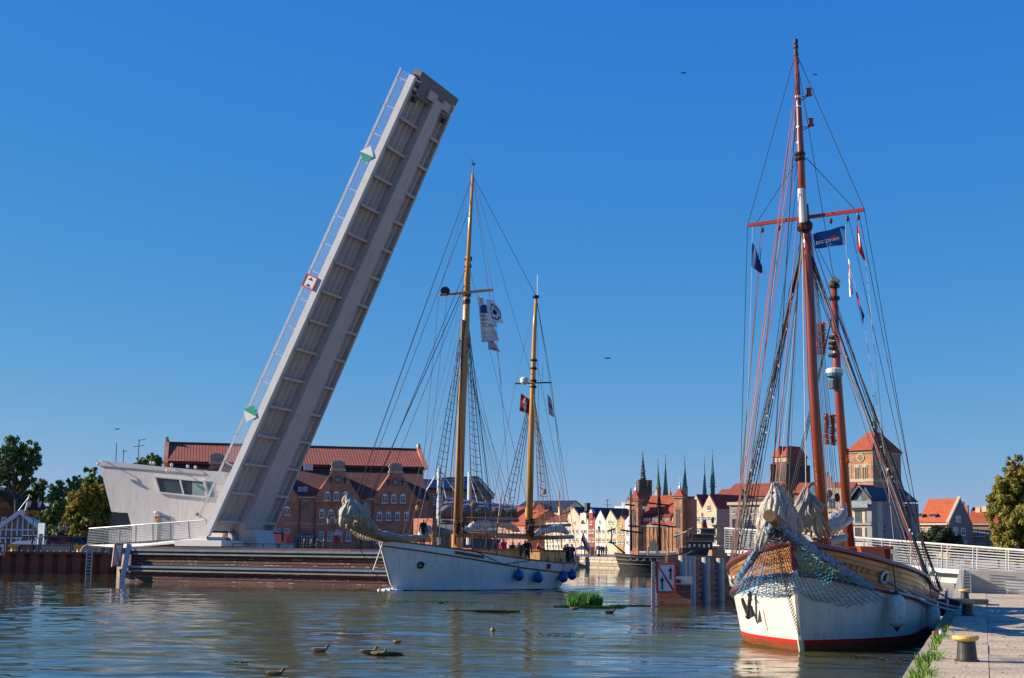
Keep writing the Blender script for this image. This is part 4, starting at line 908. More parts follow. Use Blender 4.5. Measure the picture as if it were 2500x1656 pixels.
for s0, s1 in ((-.06, .5), (.5, 1.06)):
    a = [m(s0, -.05), m(s1, -.05), m((s0 + s1) / 2, .15)]; 
    q = [m(s0, -.05) + V(0, 0, zt), m(s1, -.05) + V(0, 0, zt), m(s1, 1.05) + V(0, 0, zt), m(s0, 1.05) + V(0, 0, zt), m((s0 + s1) / 2, .18) + V(0, 0, zr), m((s0 + s1) / 2, .82) + V(0, 0, zr)]
    B().add(q, [(0, 1, 4), (1, 2, 5, 4), (2, 3, 5), (3, 0, 4, 5), (3, 2, 1, 0)]).build('roof', TILER, t, uv=True)
for s in (.2, .36, .58, .74):
    fr_ = Fr(m(s, 0), 0, ex=-e1, ey=e2); h0 = at(1905, 1172, 430).z; h1 = at(1905, 1137, 430).z
    B(fr_).prism([(-1.1, -.1, h0), (1.1, -.1, h0), (1.1, -.1, h1 - 1.5), (0, -.1, h1), (-1.1, -.1, h1 - 1.5)], (0, .09, 0)).build('belfry_opening', DARK, t)
    B(fr_).box(-.12, .12, -.16, -.1, h0, h1 - .6).build('louvre_post', BT, t); B(fr_).box(-.8, .8, -.12, 0, h1 + 1.2, h1 + 3).build('blind_niche', STONE, t)
for s in (.3, .7):
    fr_ = Fr(m(0, s), 0, ex=e2, ey=e1); B(fr_).prism([(-1.3, -.1, h0), (1.3, -.1, h0), (1.3, -.1, h1 - 1.5), (0, -.1, h1), (-1.3, -.1, h1 - 1.5)], (0, .09, 0)).build('belfry_opening', DARK, t)
for s, v in ((0, 0), (1, 0), (0, 1)): q = m(s, v); B().prism([q + V(-.8, -.8, 0), q + V(.8, -.8, 0), q + V(.8, .8, 0), q + V(-.8, .8, 0)], (0, 0, zt * .93)).build('corner_buttress', BT, t, uv=True)
# ---------------------------------------------------------------- clock tower
c, e1, e2, w1, w2 = twin_faces(2076, 2136, 2204, 340)
m = lambda s, v, z=0: c + e1 * (w1 * s) + e2 * (w2 * v) + V(0, 0, z)
t = thing('church_tower', 'lit brick church tower with gilt clock faces, hipped red roof and green lantern spire', 'tower', (c.x, c.y, 1.5), 'brick church towers')
zA = lambda py: at(2136, py, 340).z
zt = zA(1104); B().prism([m(0, 0), m(0, 1), m(1, 1), m(1, 0)], (0, 0, zt)).build('shaft', BRICKL, t, uv=True)
for py, h, o in ((1176, .75, .012), (1105, .45, .02), (1135, .2, .006)): B().prism([m(-o, -o, zA(py)), m(-o, 1 + o, zA(py)), m(1 + o, 1 + o, zA(py)), m(1 + o, -o, zA(py))], (0, 0, h)).build('stone_band', STONE, t)
q = [m(-.06, -.06, zt + .45), m(-.06, 1.06, zt + .45), m(1.06, 1.06, zt + .45), m(1.06, -.06, zt + .45)]; r = [m(.36, .4, zA(1050)), m(.36, .6, zA(1050)), m(.64, .6, zA(1050)), m(.64, .4, zA(1050))]
B().add(q + r, [(1, 0, 4, 5), (2, 1, 5, 6), (3, 2, 6, 7), (0, 3, 7, 4), (4, 7, 6, 5), (0, 1, 2, 3)]).build('roof', TILER, t, uv=True)
k = 348 / F; cc = m(.5, .5)
B().lathe((cc.x, cc.y, 0), [(8.5 * k, zA(1054)), (8.5 * k, zA(1046)), (7.2 * k, zA(1043)), (7 * k, zA(1026)), (8.2 * k, zA(1024)), (5 * k, zA(1016)), (4 * k, zA(1013)), (4, zA(1003)) if 0 else (4 * k, zA(1002)), (4.8 * k, zA(1001)), (2.2 * k, zA(994)), (1.3 * k, zA(986)), (.5 * k, zA(972)), (.4 * k, zA(962))], 8).build('lantern_spire', COPPER, t)
B().ball((cc.x, cc.y, zA(968)), 1.3 * k, n=8, m=5).build('gilt_ball', GOLD, t); B().beam((cc.x - 3 * k, cc.y, zA(959)), (cc.x, cc.y, zA(959)), .1, 3 * k).build('vane', DARK, t)
def face(fr_, hh):
    z = zA(1116); R_ = 10.5 * k
    B(fr_).tube([(0, -.02, z), (0, -.16, z)], R_, 24).build('clock_ring', mat('clock_gilt', (.5, .4, .2), .4, .3), t)
    cf_ = B(fr_).tube([(0, -.165, z), (0, -.2, z)], R_ * .62, 20).build('clock_face', mat('clock_dark', (.16, .12, .07)), t)
    for i in range(12): a = PI * i / 6; B(fr_).beam((math.sin(a) * R_ * .64, -.19, z + math.cos(a) * R_ * .64), (math.sin(a) * R_ * .95, -.19, z + math.cos(a) * R_ * .95), R_ * .1, .03, (0, 1, 0)).build('hour_mark', DARK, t)
    for a, l in ((1.1, .6), (-2.2, .4)): B(fr_).beam((0, -.23, z), (math.sin(a) * R_ * l, -.23, z + math.cos(a) * R_ * l), R_ * .08, .03, (0, 1, 0)).build('clock_hand', GOLD, t)
    for sx in (-.155, .155):
        x0 = sx * hh; z0 = zA(1171); z1 = zA(1132); ww = hh * .105
        B(fr_).prism([(x0 - ww, -.12, z0), (x0 + ww, -.12, z0), (x0 + ww, -.12, z1 - ww)] + [(x0 + ww * math.cos(a), -.12, z1 - ww + ww * math.sin(a)) for a in (PI * .25, PI * .5, PI * .75)] + [(x0 - ww, -.12, z1 - ww)], (0, .1, 0)).build('window_surround', STONE, t)
        for d_ in (-.45, .45): B(fr_).prism([(x0 + ww * (d_ - .3), -.16, z0 + .2), (x0 + ww * (d_ + .3), -.16, z0 + .2), (x0 + ww * (d_ + .3), -.16, z1 - ww * 1.4), (x0 + ww * d_, -.16, z1 - ww), (x0 + ww * (d_ - .3), -.16, z1 - ww * 1.4)], (0, .035, 0)).build('belfry_opening', mat('opening_brown', (.06, .035, .025)), t)
    for sx in (-.42, .42): B(fr_).box(sx * hh - hh * .035, sx * hh + hh * .035, -.08, 0, zA(1171), zA(1125)).build('blind_arch', BRICK, t)
face(Fr(m(.5, 0), 0, ex=-e1, ey=e2), w1); face(Fr(m(0, .5), 0, ex=e2, ey=-e1 * -1), w2)
# ---------------------------------------------------------------- modern glass-gabled building
IM = mat('exposed_concrete', (.2, .195, .2), .8, var=.15, scale=.5); TAN = mat('tan_cladding', (.42, .34, .25), .8)
f, w = fline(2080, 252, 2129, 248.5)
gp = lambda px, py, o=0: fp(f, px, py, o)
im = thing('modern_building', 'modern grey and tan building with glazed gable and the word IMMO on its side', 'building', f(w / 2, 4, 1.5))
ze = gp(2104, 1222)[1]; zg = gp(2103, 1189)[1]
B(f).box(0, w, 0, 3, 1.5, ze).build('wall', TAN, im)
B(f).prism([(0.1, .3, ze), (w - .1, .3, ze), (w / 2, .3, zg)], (0, 2.5, 0)).build('glass_gable', BLUEGL, im)
for sg, xe in ((-1, 0), (1, w)): B(f).prism([(xe + sg * .25, -.5, ze - .1), (w / 2, -.5, zg + .05), (w / 2, -.5, zg + .4), (xe + sg * .45, -.5, ze + .05)], (0, 4, 0)).build('roof', SLATE, im)
for i in range(1, 4): xx = w * i / 4; B(f).box(xx - .05, xx + .05, .2, .3, ze - 2.0, ze + (zg - ze) * (1 - abs(xx - w / 2) / (w / 2)) - .1).build('mullion', DARK, im)
FRD = mat('frame_dark', (.05, .06, .07), .4)
x, z = gp(2103, 1238); window(im, f, w / 2, ze - 1.15, w * .8, 1.2, fm=FRD, gm=BLUEGL, cols=3, rows=1)
B(f).box(-.3, w + .2, -1.1, 0, z - .15, z + .05).build('balcony', IM, im); B(f).box(-.2, w + .1, -1.1, -1.04, z + .05, z + 1.0).build('balcony_rail', mat('clear_rail', (.2, .25, .27), .1), im)
for r, (ya, yb) in enumerate(((1247, 1274), (1288, 1312))):
    for cx_ in (2096, 2121): winpx(im, f, cx_, ya, yb, 16, fm=FRD, cols=2, rows=2)
    zc = gp(2100, yb + 4)[1]; B(f).box(-.1, w + .3, -.4, 0, zc - .3, zc + .1).build('floor_band', IM, im)
# side wall with lettering
f2, w2_ = fline(2130, 248.3, 2243, 258)
xw = fp(f2, 2208, 1300)[0]
B(f2).box(0, xw, 0, 1.0, 1.5, fp(f2, 2160, 1222)[1]).build('side_wall', IM, im)
B(f2).box(xw + .02, fp(f2, 2222, 1300)[0], .9, 2.4, 1.5, fp(f2, 2215, 1235)[1]).build('stair_recess', DARK, im)
for i, py in enumerate((1236, 1255, 1272, 1290)): winpx(im, f2, 2215, py, py + 14, 10, y=.88, fm=FRD, gm=BLUEGL)
B(f2).box(fp(f2, 2223, 1300)[0], w2_, -.2, 3.4, 1.5, fp(f2, 2232, 1230)[1]).build('stair_tower', IM, im)
zr = fp(f2, 2150, 1191, 1.2)[1]; ze2 = fp(f2, 2160, 1222)[1]
B(f2).add([(0, -.3, ze2), (w2_, -.3, ze2 + .0), (w2_ + .3, 2.0, ze2), (0, 2.0, ze2), (0, 1.2, zr), (fp(f2, 2206, 1195, 1.2)[0], 1.2, zr)], [(0, 1, 5, 4), (1, 2, 5), (2, 3, 4, 5), (3, 0, 4), (3, 2, 1, 0)]).build('slate_roof', SLATE, im)
for px in (2216,): x, z = fp(f2, px, 1222, 0); B(f2).box(x - .5, x + .5, -.2, .6, z - .1, z + .9).build('roof_window', BLUEGL, im)
b = B(f2); x, z = fp(f2, 2232, 1228); b.tube([(x, 2, z), (x, 2, z + 1.8)], .12, 6); b.build('flue', DARK, im)
for ch, py in zip('IMMO', (1275.5, 1289.5, 1302, 1314)):
    x, z = fp(f2, 2160, py); text(ch, .8, f2.sub(x, -.01, z, 0), mat('letter_dark', (.03, .03, .035)), im, 'letter', bold=.008)
# cream modern wing to the left, seen between the masts
f, w = fline(1968, 262, 2080, 258)
t = thing('modern_wing', 'cream clad wing with tall windows seen between and behind the red masts', 'building', f(w / 2, 4, 1.5))
zt = fp(f, 2040, 1192)[1]; B(f).box(0, w, 0, 12, 1.5, zt).build('wall', TAN, t)
for px in (1976, 2012, 2030, 2064):
    for ya in (1218, 1250, 1284): winpx(t, f, px, ya, ya + 20, 12, fm=FRD, gm=BLUEGL)
m0 = fp(f, 1985, 1230)[0]; B(f).prism([(m0 - 2.2, -.4, zt - 2), (m0 + 2.2, -.4, zt - 2), (m0, -.4, zt + .8)], (0, 3, 0)).build('glass_gable', BLUEGL, t)
B(f).prism([(m0 - 2.4, -.5, zt - 2.1), (m0, -.5, zt + .9), (m0, -.5, zt + 1.15), (m0 - 2.7, -.5, zt - 2.1)], (0, 4, 0)).build('roof', SLATE, t); B(f).prism([(m0 + 2.4, -.5, zt - 2.1), (m0, -.5, zt + .9), (m0, -.5, zt + 1.15), (m0 + 2.7, -.5, zt - 2.1)], (0, 4, 0)).build('roof', SLATE, t)
# ---------------------------------------------------------------- orange-roofed house and its neighbour
OR = brickmat('bright_orange_tile', (.6, .13, .04), (.52, .11, .035), (.2, .04, .02), bw=.3, bh=.4, mort=.03, rel=.8, offset=0, var=.12)
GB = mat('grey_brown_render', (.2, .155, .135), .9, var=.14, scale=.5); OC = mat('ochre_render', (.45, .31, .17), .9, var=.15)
f, w = fline(2243, 282, 2317, 278)
t = thing('orange_roofed_house', 'ochre house with a bright orange tiled roof, two grey dormers and a shaded gable end', 'house', f(w / 2, 5, 1.5))
ze = fp(f, 2280, 1277)[1]; zr = fp(f, 2290, 1221, 5)[1]; d = 10.5
B(f).box(0, w, 0, d, 1.5, ze).build('wall', OC, t)
B(f).prism([(0, -.4, ze - .1), (0, d / 2, zr), (0, d / 2, zr + .25), (0, -.55, ze + .1)], (w, 0, 0)).build('roof', OR, t, uv=True); B(f).prism([(0, d + .4, ze - .1), (0, d / 2, zr), (0, d / 2, zr + .25), (0, d + .55, ze + .1)], (w, 0, 0)).build('roof', OR, t, uv=True)
B(f).prism([(w, -.3, 1.5), (w, -.3, ze), (w, d / 2, zr + .3), (w, d + .3, ze), (w, d + .3, 1.5)], (.35, 0, 0)).build('gable_end', GB, t)  # shade of the gable end painted in: grey brown where the front is ochre
B(f).prism([(w - .15, -.6, ze - .2), (w - .15, d / 2, zr + .3), (w - .15, d / 2, zr + .7), (w - .15, -.7, ze + .25)], (.6, 0, 0)).build('verge', STONE, t); B(f).box(-.2, w, -.5, 0, ze - .35, ze - .12).build('eave', WHITE, t)
for px in (2247, 2278): 
    x, z0 = fp(f, px, 1273, .6); z1 = z0 + 1.1; B(f).box(x - .65, x + .65, .55, 3.2, z0 - .1, z1).build('dormer', OR, t); B(f).prism([(x - .85, .3, z1), (x - .85, 3.6, z1 + .5), (x - .85, 3.6, z1 + .65), (x - .85, .3, z1 + .15)], (1.7, 0, 0)).build('dormer_roof', SLATE, t); window(t, f, x, z0 + .05, .9, .8, y=.53)
for px in (2252, 2270, 2286, 2302): winpx(t, f, px, 1288, 1301, 9)
gs = Fr(f(w + .35, -.3, 0), f.ang + PI / 2)
for (px, ya, yb, wp) in ((2339, 1260, 1275, 12), (2333, 1288, 1307, 11), (2351, 1289, 1308, 10), (2357, 1321, 1333, 7)):
    winpx(t, gs, px, ya, yb, wp)
f, w = fline(2372, 288, 2440, 285)
t = thing('grey_brown_house', 'grey brown block with a dark red roof and pale chimneys behind the autumn tree', 'house', f(w / 2, 5, 1.5))
ze = fp(f, 2400, 1278)[1]; zr = fp(f, 2400, 1250, 5)[1]
B(f).box(0, w, 0, 11, 1.5, ze).build('wall', GB, t); B(f).prism([(-1, -.3, ze), (-1, 5.5, zr + 1), (-1, 11.3, ze)], (w + 1, 0, 0)).build('roof', TILER, t, uv=True)
B(f).box(-.1, w, -.4, 0, ze - .3, ze - .05).build('cornice', STONE, t)
for ya in (1295, 1326):
    for px in (2377, 2388.5, 2400, 2422): winpx(t, f, px, ya, ya + 15, 9)
for px, h, mm in ((2348, 1225, BRICK), (2358, 1234, BRICK), (2388, 1238, CREAM)): x, z = fp(f, px, h, 4); chimney(t, f, x, 4, ze, z, .9, mm)
x0, z0 = fp(f, 2393, 1250, 2); B(f).box(x0, w, 3, 4, z0, z0 + 1.1).build('attic', CREAM, t)

# ---------------------------------------------------------------- left edge buildings
f, w = fline(-40, 152, 44, 152)
t = thing('brick_house', 'dark brick house with a sweeping roof cut off by the left edge', 'house', f(w / 2, 5, 1.7))
RB = mat('dark_brick', (.14, .045, .035), .85, var=.3)  # dark red brick tone, mottled at random
q = [fp(f, *p) for p in ((-40, 1345), (44, 1345), (44, 1262), (24, 1222), (0, 1202), (-40, 1190))]
B(f).prism([(a, 0, z) for a, z in q], (0, 10, 0)).build('wall', RB, t)
q = [fp(f, *p) for p in ((-40, 1184), (0, 1196), (28, 1218), (56, 1268), (47, 1268), (24, 1226), (0, 1206), (-40, 1192))]
B(f).prism([(a, -.6, z) for a, z in q], (0, 11, 0)).build('roof', TILED, t)
for px in (3, 9, 15, 21): winpx(t, f, px, 1226, 1238, 4, fm=mat('orange_frame', (.35, .12, .05)))
for px in (10, 27): winpx(t, f, px, 1262, 1274, 5)
f, w = fline(36, 260, 95, 262)
t = thing('blue_building', 'distant building with a blue glass front and brown roof seen through the trees', 'building', f(w / 2, 5, 1.7))
B(f).box(0, w, 0, 9, 1.7, fp(f, 60, 1224)[1]).build('wall', mat('pale_blue_front', (.22, .36, .5), .4), t); B(f).box(-.3, w + .3, -.3, 9.3, fp(f, 60, 1224)[1], fp(f, 60, 1213)[1]).build('roof', mat('brown_roof', (.2, .09, .08)), t)
for px in (45, 55, 65, 75, 85):
    for ya in (1228, 1243): winpx(t, f, px, ya, ya + 8, 6)
# glass pavilion
f, w = fline(-4, 132, 95, 132)
PF = mat('pavilion_frame', (.36, .44, .52), .4); pv = thing('glass_pavilion', 'low glazed pavilion with a pointed blue grey gable and a white mast', 'pavilion', f(w / 2, 4, 1.7))
ze = fp(f, 0, 1293)[1]; zg = fp(f, 48, 1258)[1]
B(f).prism([(.2, .15, 1.7), (w - .2, .15, 1.7), (w - .2, .15, ze), (w / 2, .15, zg), (.2, .15, ze)], (0, .05, 0)).build('glazing', mat('pavilion_glass', (.08, .07, .07), .08), pv)
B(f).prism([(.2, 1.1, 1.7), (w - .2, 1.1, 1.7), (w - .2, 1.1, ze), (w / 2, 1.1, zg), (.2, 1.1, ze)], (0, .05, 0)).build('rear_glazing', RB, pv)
for sg, xe in ((-1, -.1), (1, w + .1)): B(f).prism([(xe, -.4, ze - .1), (w / 2, -.4, zg + .1), (w / 2, -.4, zg + .5), (xe + sg * .15, -.4, ze + .2)], (0, 1.6, 0)).build('roof', PF, pv)
for i in range(8):
    x = .1 + (w - .2) * i / 7; B(f).box(x - .06, x + .06, 0, .14, 1.7, ze + (zg - ze) * max(0, 1 - abs(x - w / 2) / (w / 2))).build('mullion', PF, pv)
for z in (ze, ze - .75): B(f).box(0, w, -.02, .13, z - .06, z + .06).build('transom', PF, pv)
B(f).tube([(w / 2 + .3, 0, zg), (w / 2 + .7, 0, zg + 1.9)], [.1, .05], 6).build('roof_mast', WHITE, pv)
B(f).tube([(w / 2 - .6, 0, zg - .1), (w / 2 + .6, 0, zg + 1.6)], .03, 5).build('mast_stay', WHITE, pv)
# dark hall end behind the control building
f, w = fline(318, 112, 366, 112)
o = B(Fr((xat(268, 112), 112, 0))).box(0, 2.6, 0, 3, 1.7, at(300, 1252, 112).z).build('shelter', mat('shelter_dark', (.04, .045, .06)), None, org=(xat(290, 112), 112, 1.7)); tag(o, 'dark blue shelter box tucked behind the slanted prow of the control building', 'shelter')
# ================================================================== RIGHT QUAY, FOOTBRIDGE, GUIDE PIER
QZ = .7
CONC = mat('quay_concrete', (.5, .4, .265), .9, var=.3, scale=.8, bump=.5, bscale=14, dirt=(.3, .245, .18))
CONC2 = mat('quay_concrete_dark', (.39, .325, .225), .9, var=.35, scale=.9, bump=.5, bscale=14, dirt=(.13, .11, .08))
q0 = on(2258, 1656, QZ); q1 = on(2359, 1447, QZ); qd = (q1 - q0).normalized(); qa = math.atan2(qd.y, qd.x)
qf = Fr((q0.x, q0.y, 0) - qd * 12 if 0 else V(q0.x, q0.y, 0) - V(qd.x, qd.y, 0) * 12, qa)      # x along the quay (away), y to the left (water)
QL = (q1 - q0).length + 12
struct(B(qf).prism([(-6, -60, -1.3), (QL + .4, -60, -1.3), (QL + .4, -.02, -1.3), (-6, -.02, -1.3)], (0, 0, 1.3 + QZ - .06)).build('quay', CONC2))
Q = bpy.data.objects['quay']
slabs = {}
def slab(x0, x1, y0, y1, z, m, nm='slab'):
    k = (round(x1 - x0, 2), round(y1 - y0, 2), m.name, nm)
    if k not in slabs:
        w, h = x1 - x0 - .008, y1 - y0 - .008; e = .006
        b = B(); b.add([(0, 0, -.12), (w, 0, -.12), (w, h, -.12), (0, h, -.12), (0, 0, -e), (w, 0, -e), (w, h, -e), (0, h, -e), (e, e, 0), (w - e, e, 0), (w - e, h - e, 0), (e, h - e, 0)],
                      [(0, 1, 5, 4), (1, 2, 6, 5), (2, 3, 7, 6), (3, 0, 4, 7), (4, 5, 9, 8), (5, 6, 10, 9), (6, 7, 11, 10), (7, 4, 8, 11), (8, 9, 10, 11)])
        slabs[k] = mesh_of(b, nm, [m])
    put(slabs[k], nm, Q, qf(x0, y0, z), qf.ang)
LOC[Q.name] = V(0, 0, 0)
x = 8.0
while x < QL - .5:
    slab(x, x + 2.4, -.85, .02, QZ + random.uniform(-.006, .012), CONC, 'edge_stone')
    for j in range(4):
        o = 1.2 * (j % 2); slab(x + o, x + o + 2.4, -.85 - 2.2 * (j + 1), -.85 - 2.2 * j, QZ - .004 + random.uniform(-.008, .008), random.choice((CONC, CONC, CONC2)))
    x += 2.4
x = 9.0
while x < QL - 3:
    l = random.choice((1.1, 1.5, 1.9)); slab(x, x + l, .02, .42, QZ - .14 - random.uniform(0, .03), CONC2, 'ledge_stone'); x += l
B(qf).box(-6, QL, -.02, .40, -1.3, QZ - .28).build('quay_face', mat('wet_stone', (.09, .075, .06), .6, var=.4, scale=2, bump=.4), Q)
# weeds growing in the joint and leaves lying about
GR = mat('fresh_grass', (.13, .24, .025), .6, var=.4, scale=6)
def tuft(b, c, r, n, h, w=.012):
    for _ in range(n):
        a = random.uniform(0, 2 * PI); d = r * math.sqrt(random.random()); p = Vector(c) + V(math.cos(a) * d, math.sin(a) * d, 0); t = random.uniform(0, 2 * PI); l = h * random.uniform(.5, 1.1); k = random.uniform(.1, .6) * l
        q = V(math.cos(t) * w, math.sin(t) * w, 0); e = V(math.cos(a), math.sin(a), 0)
        b.add([p - q, p + q, p + e * k * .35 + q * .8 + V(0, 0, l * .6), p + e * k * .35 - q * .8 + V(0, 0, l * .6), p + e * k + V(0, 0, l)], [(0, 1, 2, 3), (3, 2, 4)])
b = B()
for _ in range(46):
    x = random.uniform(9, 34); 
    if random.random() < .7: x = random.choice((12.3, 13.2, 14.5, 15.6, 16.1, 17.2, 22.5)) + random.gauss(0, .35)
    tuft(b, qf(x, .05 + random.gauss(0, .07), QZ - .12), .14, 40, random.uniform(.1, .24))
stuff(b.build('quay_weeds', GR))
b = B()
for _ in range(260):
    x = random.uniform(9, 45); y = -abs(random.gauss(0, 2.5)) + .3; p = qf(x, y, QZ + .012 if y < 0 else QZ - .1); a = random.random() * 6; s = random.uniform(.02, .05)
    b.add([p + V(math.cos(a) * s, math.sin(a) * s, .004), p + V(-math.sin(a) * s * .6, math.cos(a) * s * .6, .02), p - V(math.cos(a) * s, math.sin(a) * s, 0), p + V(math.sin(a) * s * .6, -math.cos(a) * s * .6, .01)], [(0, 1, 2, 3)])
stuff(b.build('fallen_leaves', mat('dry_leaf', (.16, .075, .03), .8, var=.5, scale=9)))
# bollards
BY = mat('bollard_yellow', (.62, .4, .1), .55, var=.15, scale=5, dirt=(.32, .22, .09)); BK = mat('bollard_black', (.03, .03, .032), .45, var=.4, scale=6, dirt=(.06, .04, .03))
for i, (px, py, s, lab) in enumerate(((2361, 1614, 1, 'big yellow topped black mooring bollard nearest the camera'), (2363, 1503, 1, 'second yellow topped bollard, with the white mooring line round it'), (2356, 1466, .8, 'third yellow topped bollard back, beyond the dark quay fender'), (2352, 1447, .6, 'farthest small yellow topped bollard, at the foot of the abutment'))):
    p = on(px, py, QZ); t = thing('mooring_bollard', lab, 'bollard', (p.x, p.y, QZ), 'yellow topped bollards along the near quay')
    B().lathe((p.x, p.y, QZ), [(.2, 0), (.2, .02), (.165, .025), (.155, .12), (.14, .33)], 24).build('post', BK, t, smooth=False)
    c = V(p.x - .02, p.y, QZ + .32); bb = B(Fr(c, 0, ex=V(1, 0, .0), ez=V(.1, -.05, 1).normalized()))
    bb.lathe((0, 0, 0), [(.14, -.01), (.2, .015), (.215, .04), (.21, .075), (.18, .09), (.04, .093)], 24); bb.build('cap', BY, t)
p = on(2292 + 55, 1475, QZ)
o = B(Fr((p.x, p.y, 0), qa)).box(-.7, .9, -.9, .75, .3, QZ + .16).build('quay_fender', mat('fender_rubber', (.02, .02, .022), .7), None, org=(p.x, p.y, QZ)); tag(o, 'black rubber fender block on the quay edge between the second and third bollards', 'fender')
p = on(2364, 1542, QZ); o = B().tube([p, p + V(-.01, .0, .05), p + V(-.05, .02, .09), p + V(-.09, .05, .1)], .018, 8).build('mooring_ring', BY, None, org=p); tag(o, 'small bent yellow iron ring lying on the concrete behind the nearest bollard', 'ring')
p = on(2312, 1478, QZ); o = B().tube([(p.x, p.y, .2), (p.x, p.y, 1.25)], .06, 8).build('steel_post', STEEL, None, org=p); tag(o, 'thin grey steel post at the water edge beyond the ship', 'post')
p = on(2298, 1563, QZ - .12); o = B().ball((p.x, p.y, p.z + .1), .045, .045, .13, n=8, wob=.2).build('litter', WHITE, None, org=p); tag(o, 'crumpled white plastic scrap in the grass beside the quay edge', 'litter')
p = on(2285, 1560, QZ - .12); o = B().box(p.x - .06, p.x + .07, p.y - .05, p.y + .05, p.z, p.z + .16).build('brick_fragment', mat('orange_brick', (.45, .17, .06), .8), None, org=p); tag(o, 'orange brick fragment on the stone ledge below the nearest bollard', 'brick')

# ---------------------------------------------------------------- footbridge span on the right
FBW = mat('footbridge_white', (.56, .54, .5), .45, var=.05)
fb = thing('footbridge', 'white steel footbridge span with slim horizontal bar railings crossing to the right quay', 'bridge', at(2250, 1390, 76))
def line3(pts): return [at(px, py, Y) for px, py, Y in pts]
tp = line3([(1770, 1290, 88), (1800, 1292, 87), (1960, 1302, 83), (2120, 1315, 79), (2300, 1329, 74.5), (2500, 1344, 69.5), (2640, 1354, 66)])
bs = line3([(1770, 1342, 88), (1800, 1343, 87), (1960, 1354, 83), (2120, 1370, 79), (2300, 1388, 74.5), (2500, 1402, 69.5), (2640, 1411, 66)])
railing(fb, bs, tp, 15, 8, FBW, .055, .013)
bk = V(.35, .94, 0) * 4.3
railing(fb, [p + bk + V(0, 0, .02) for p in bs], [p + bk for p in tp], 15, 7, FBW, .055, .011)
for i in range(len(bs) - 1):
    a, c = bs[i], bs[i + 1]; dz = V(0, 0, -.22 if i > 0 else -.2); dk = V(0, 0, -.5)
    B().add([a, c, c + bk, a + bk, a + dz, c + dz, c + bk + dz, a + bk + dz], [(0, 1, 2, 3), (7, 6, 5, 4), (0, 4, 5, 1), (1, 5, 6, 2), (2, 6, 7, 3), (3, 7, 4, 0)]).build('deck', FBW, fb)
    a2, c2 = a + bk * .15 + dz, c + bk * .15 + dz
    B().add([a2, c2, c2 + bk * .7, a2 + bk * .7, a2 + dk, c2 + dk, c2 + bk * .7 + dk, a2 + bk * .7 + dk], [(0, 1, 2, 3), (7, 6, 5, 4), (0, 4, 5, 1), (1, 5, 6, 2), (2, 6, 7, 3), (3, 7, 4, 0)]).build('girder', FBW, fb)
# abutment
ab = thing('abutment', 'pale concrete bridge abutment with white doors and cable rails at the end of the quay', 'wall', on(2400, 1447, QZ))
A0 = on(2341, 1448, QZ); A1 = V(A0.x + 14, A0.y - 4.5, QZ)
af = Fr((A0.x, A0.y, 0), math.atan2(-4.5, 14)); zt = at(2370, 1393, A0.y).z
ABM = mat('abutment_concrete', (.4, .37, .32), .85, var=.12)
B(af).prism([(0, 0, .2), (15, 0, .2), (15, 0, zt - .25), (.25, 0, zt), (.1, 0, zt)], (0, 6, 0)).build('wall', ABM, ab)
B(af).prism([(-.35, -.5, .2), (.15, -.5, .2), (.25, -.5, zt + .02), (.05, -.5, zt + .02)], (0, 4, 0)).build('pier_leg', FBW, ab)
for x in (2.0, 3.65): B(af).box(x, x + 1.6, -.05, 0, QZ + .02, zt - .42).build('door', FBW, ab)
for q in range(8): B(af).beam((.9, -.12, QZ + .12 + q * .13), (2.0 + .3 * (7 - q), -.12, QZ + .05 + q * .13), .02, .02).build('cable_rail', STEEL, ab)
for q in range(9): B(af).beam((.15, -.56, QZ + .1 + q * .13), (.52, -.56, QZ + .1 + q * .13), .025, .025).build('ladder_rung', STEEL, ab)
for x in (.15, .52): B(af).beam((x, -.56, QZ), (x, -.56, zt), .035, .035).build('ladder_rail', STEEL, ab)
# bank wall seen under the bridge
# ---------------------------------------------------------------- guide pier with sign
TB = brickmat('pier_timber', (.17, .06, .03), (.12, .042, .025), (.015, .01, .008), bw=.9, bh=.27, mort=.02, rough=.75, rel=.8, var=.35)
gp0 = V(*on(1600, 1481, 0)[:2], 0); gp1 = V(*on(1789, 1456, 0)[:2], 0)
pf = Fr(gp0, math.atan2(gp1.y - gp0.y, gp1.x - gp0.x)); PLn = (gp1 - gp0).length
pr = thing('guide_pier', 'timber clad guide pier with grey steel tubes leading up to the bridge opening', 'pier', gp0)
ztop = at(1800, 1360, gp1.y).z; ztop2 = at(1660, 1357, gp0.y).z
TBS = [mat('pier_plank_%s' % n, c, .75, var=.35, scale=2.5, stretch=(.4, 3, 3), dirt=(.05, .03, .02)) for n, c in (('a', (.3, .12, .065)), ('b', (.23, .09, .05)), ('c', (.36, .15, .085)))]
B(pf).box(2.2, PLn + 2, .1, .4, -.8, ztop - .1).build('core', DARK, pr)
z = -.3; r = 0
while z < ztop - .1:
    x = 2.2
    while x < PLn + 2:
        l = 2.05; nm = ('pl', r % 3, round(l, 2))
        if nm not in slabs: slabs[nm] = mesh_of(B().box(0, l - .02, 0, .12, 0, .235), 'plank', [TBS[r % 3]])
        put(slabs[nm], 'plank', pr, pf(x, -.02 + random.uniform(0, .015), z), pf.ang); x += l; r += 1
    z += .25; r += 1
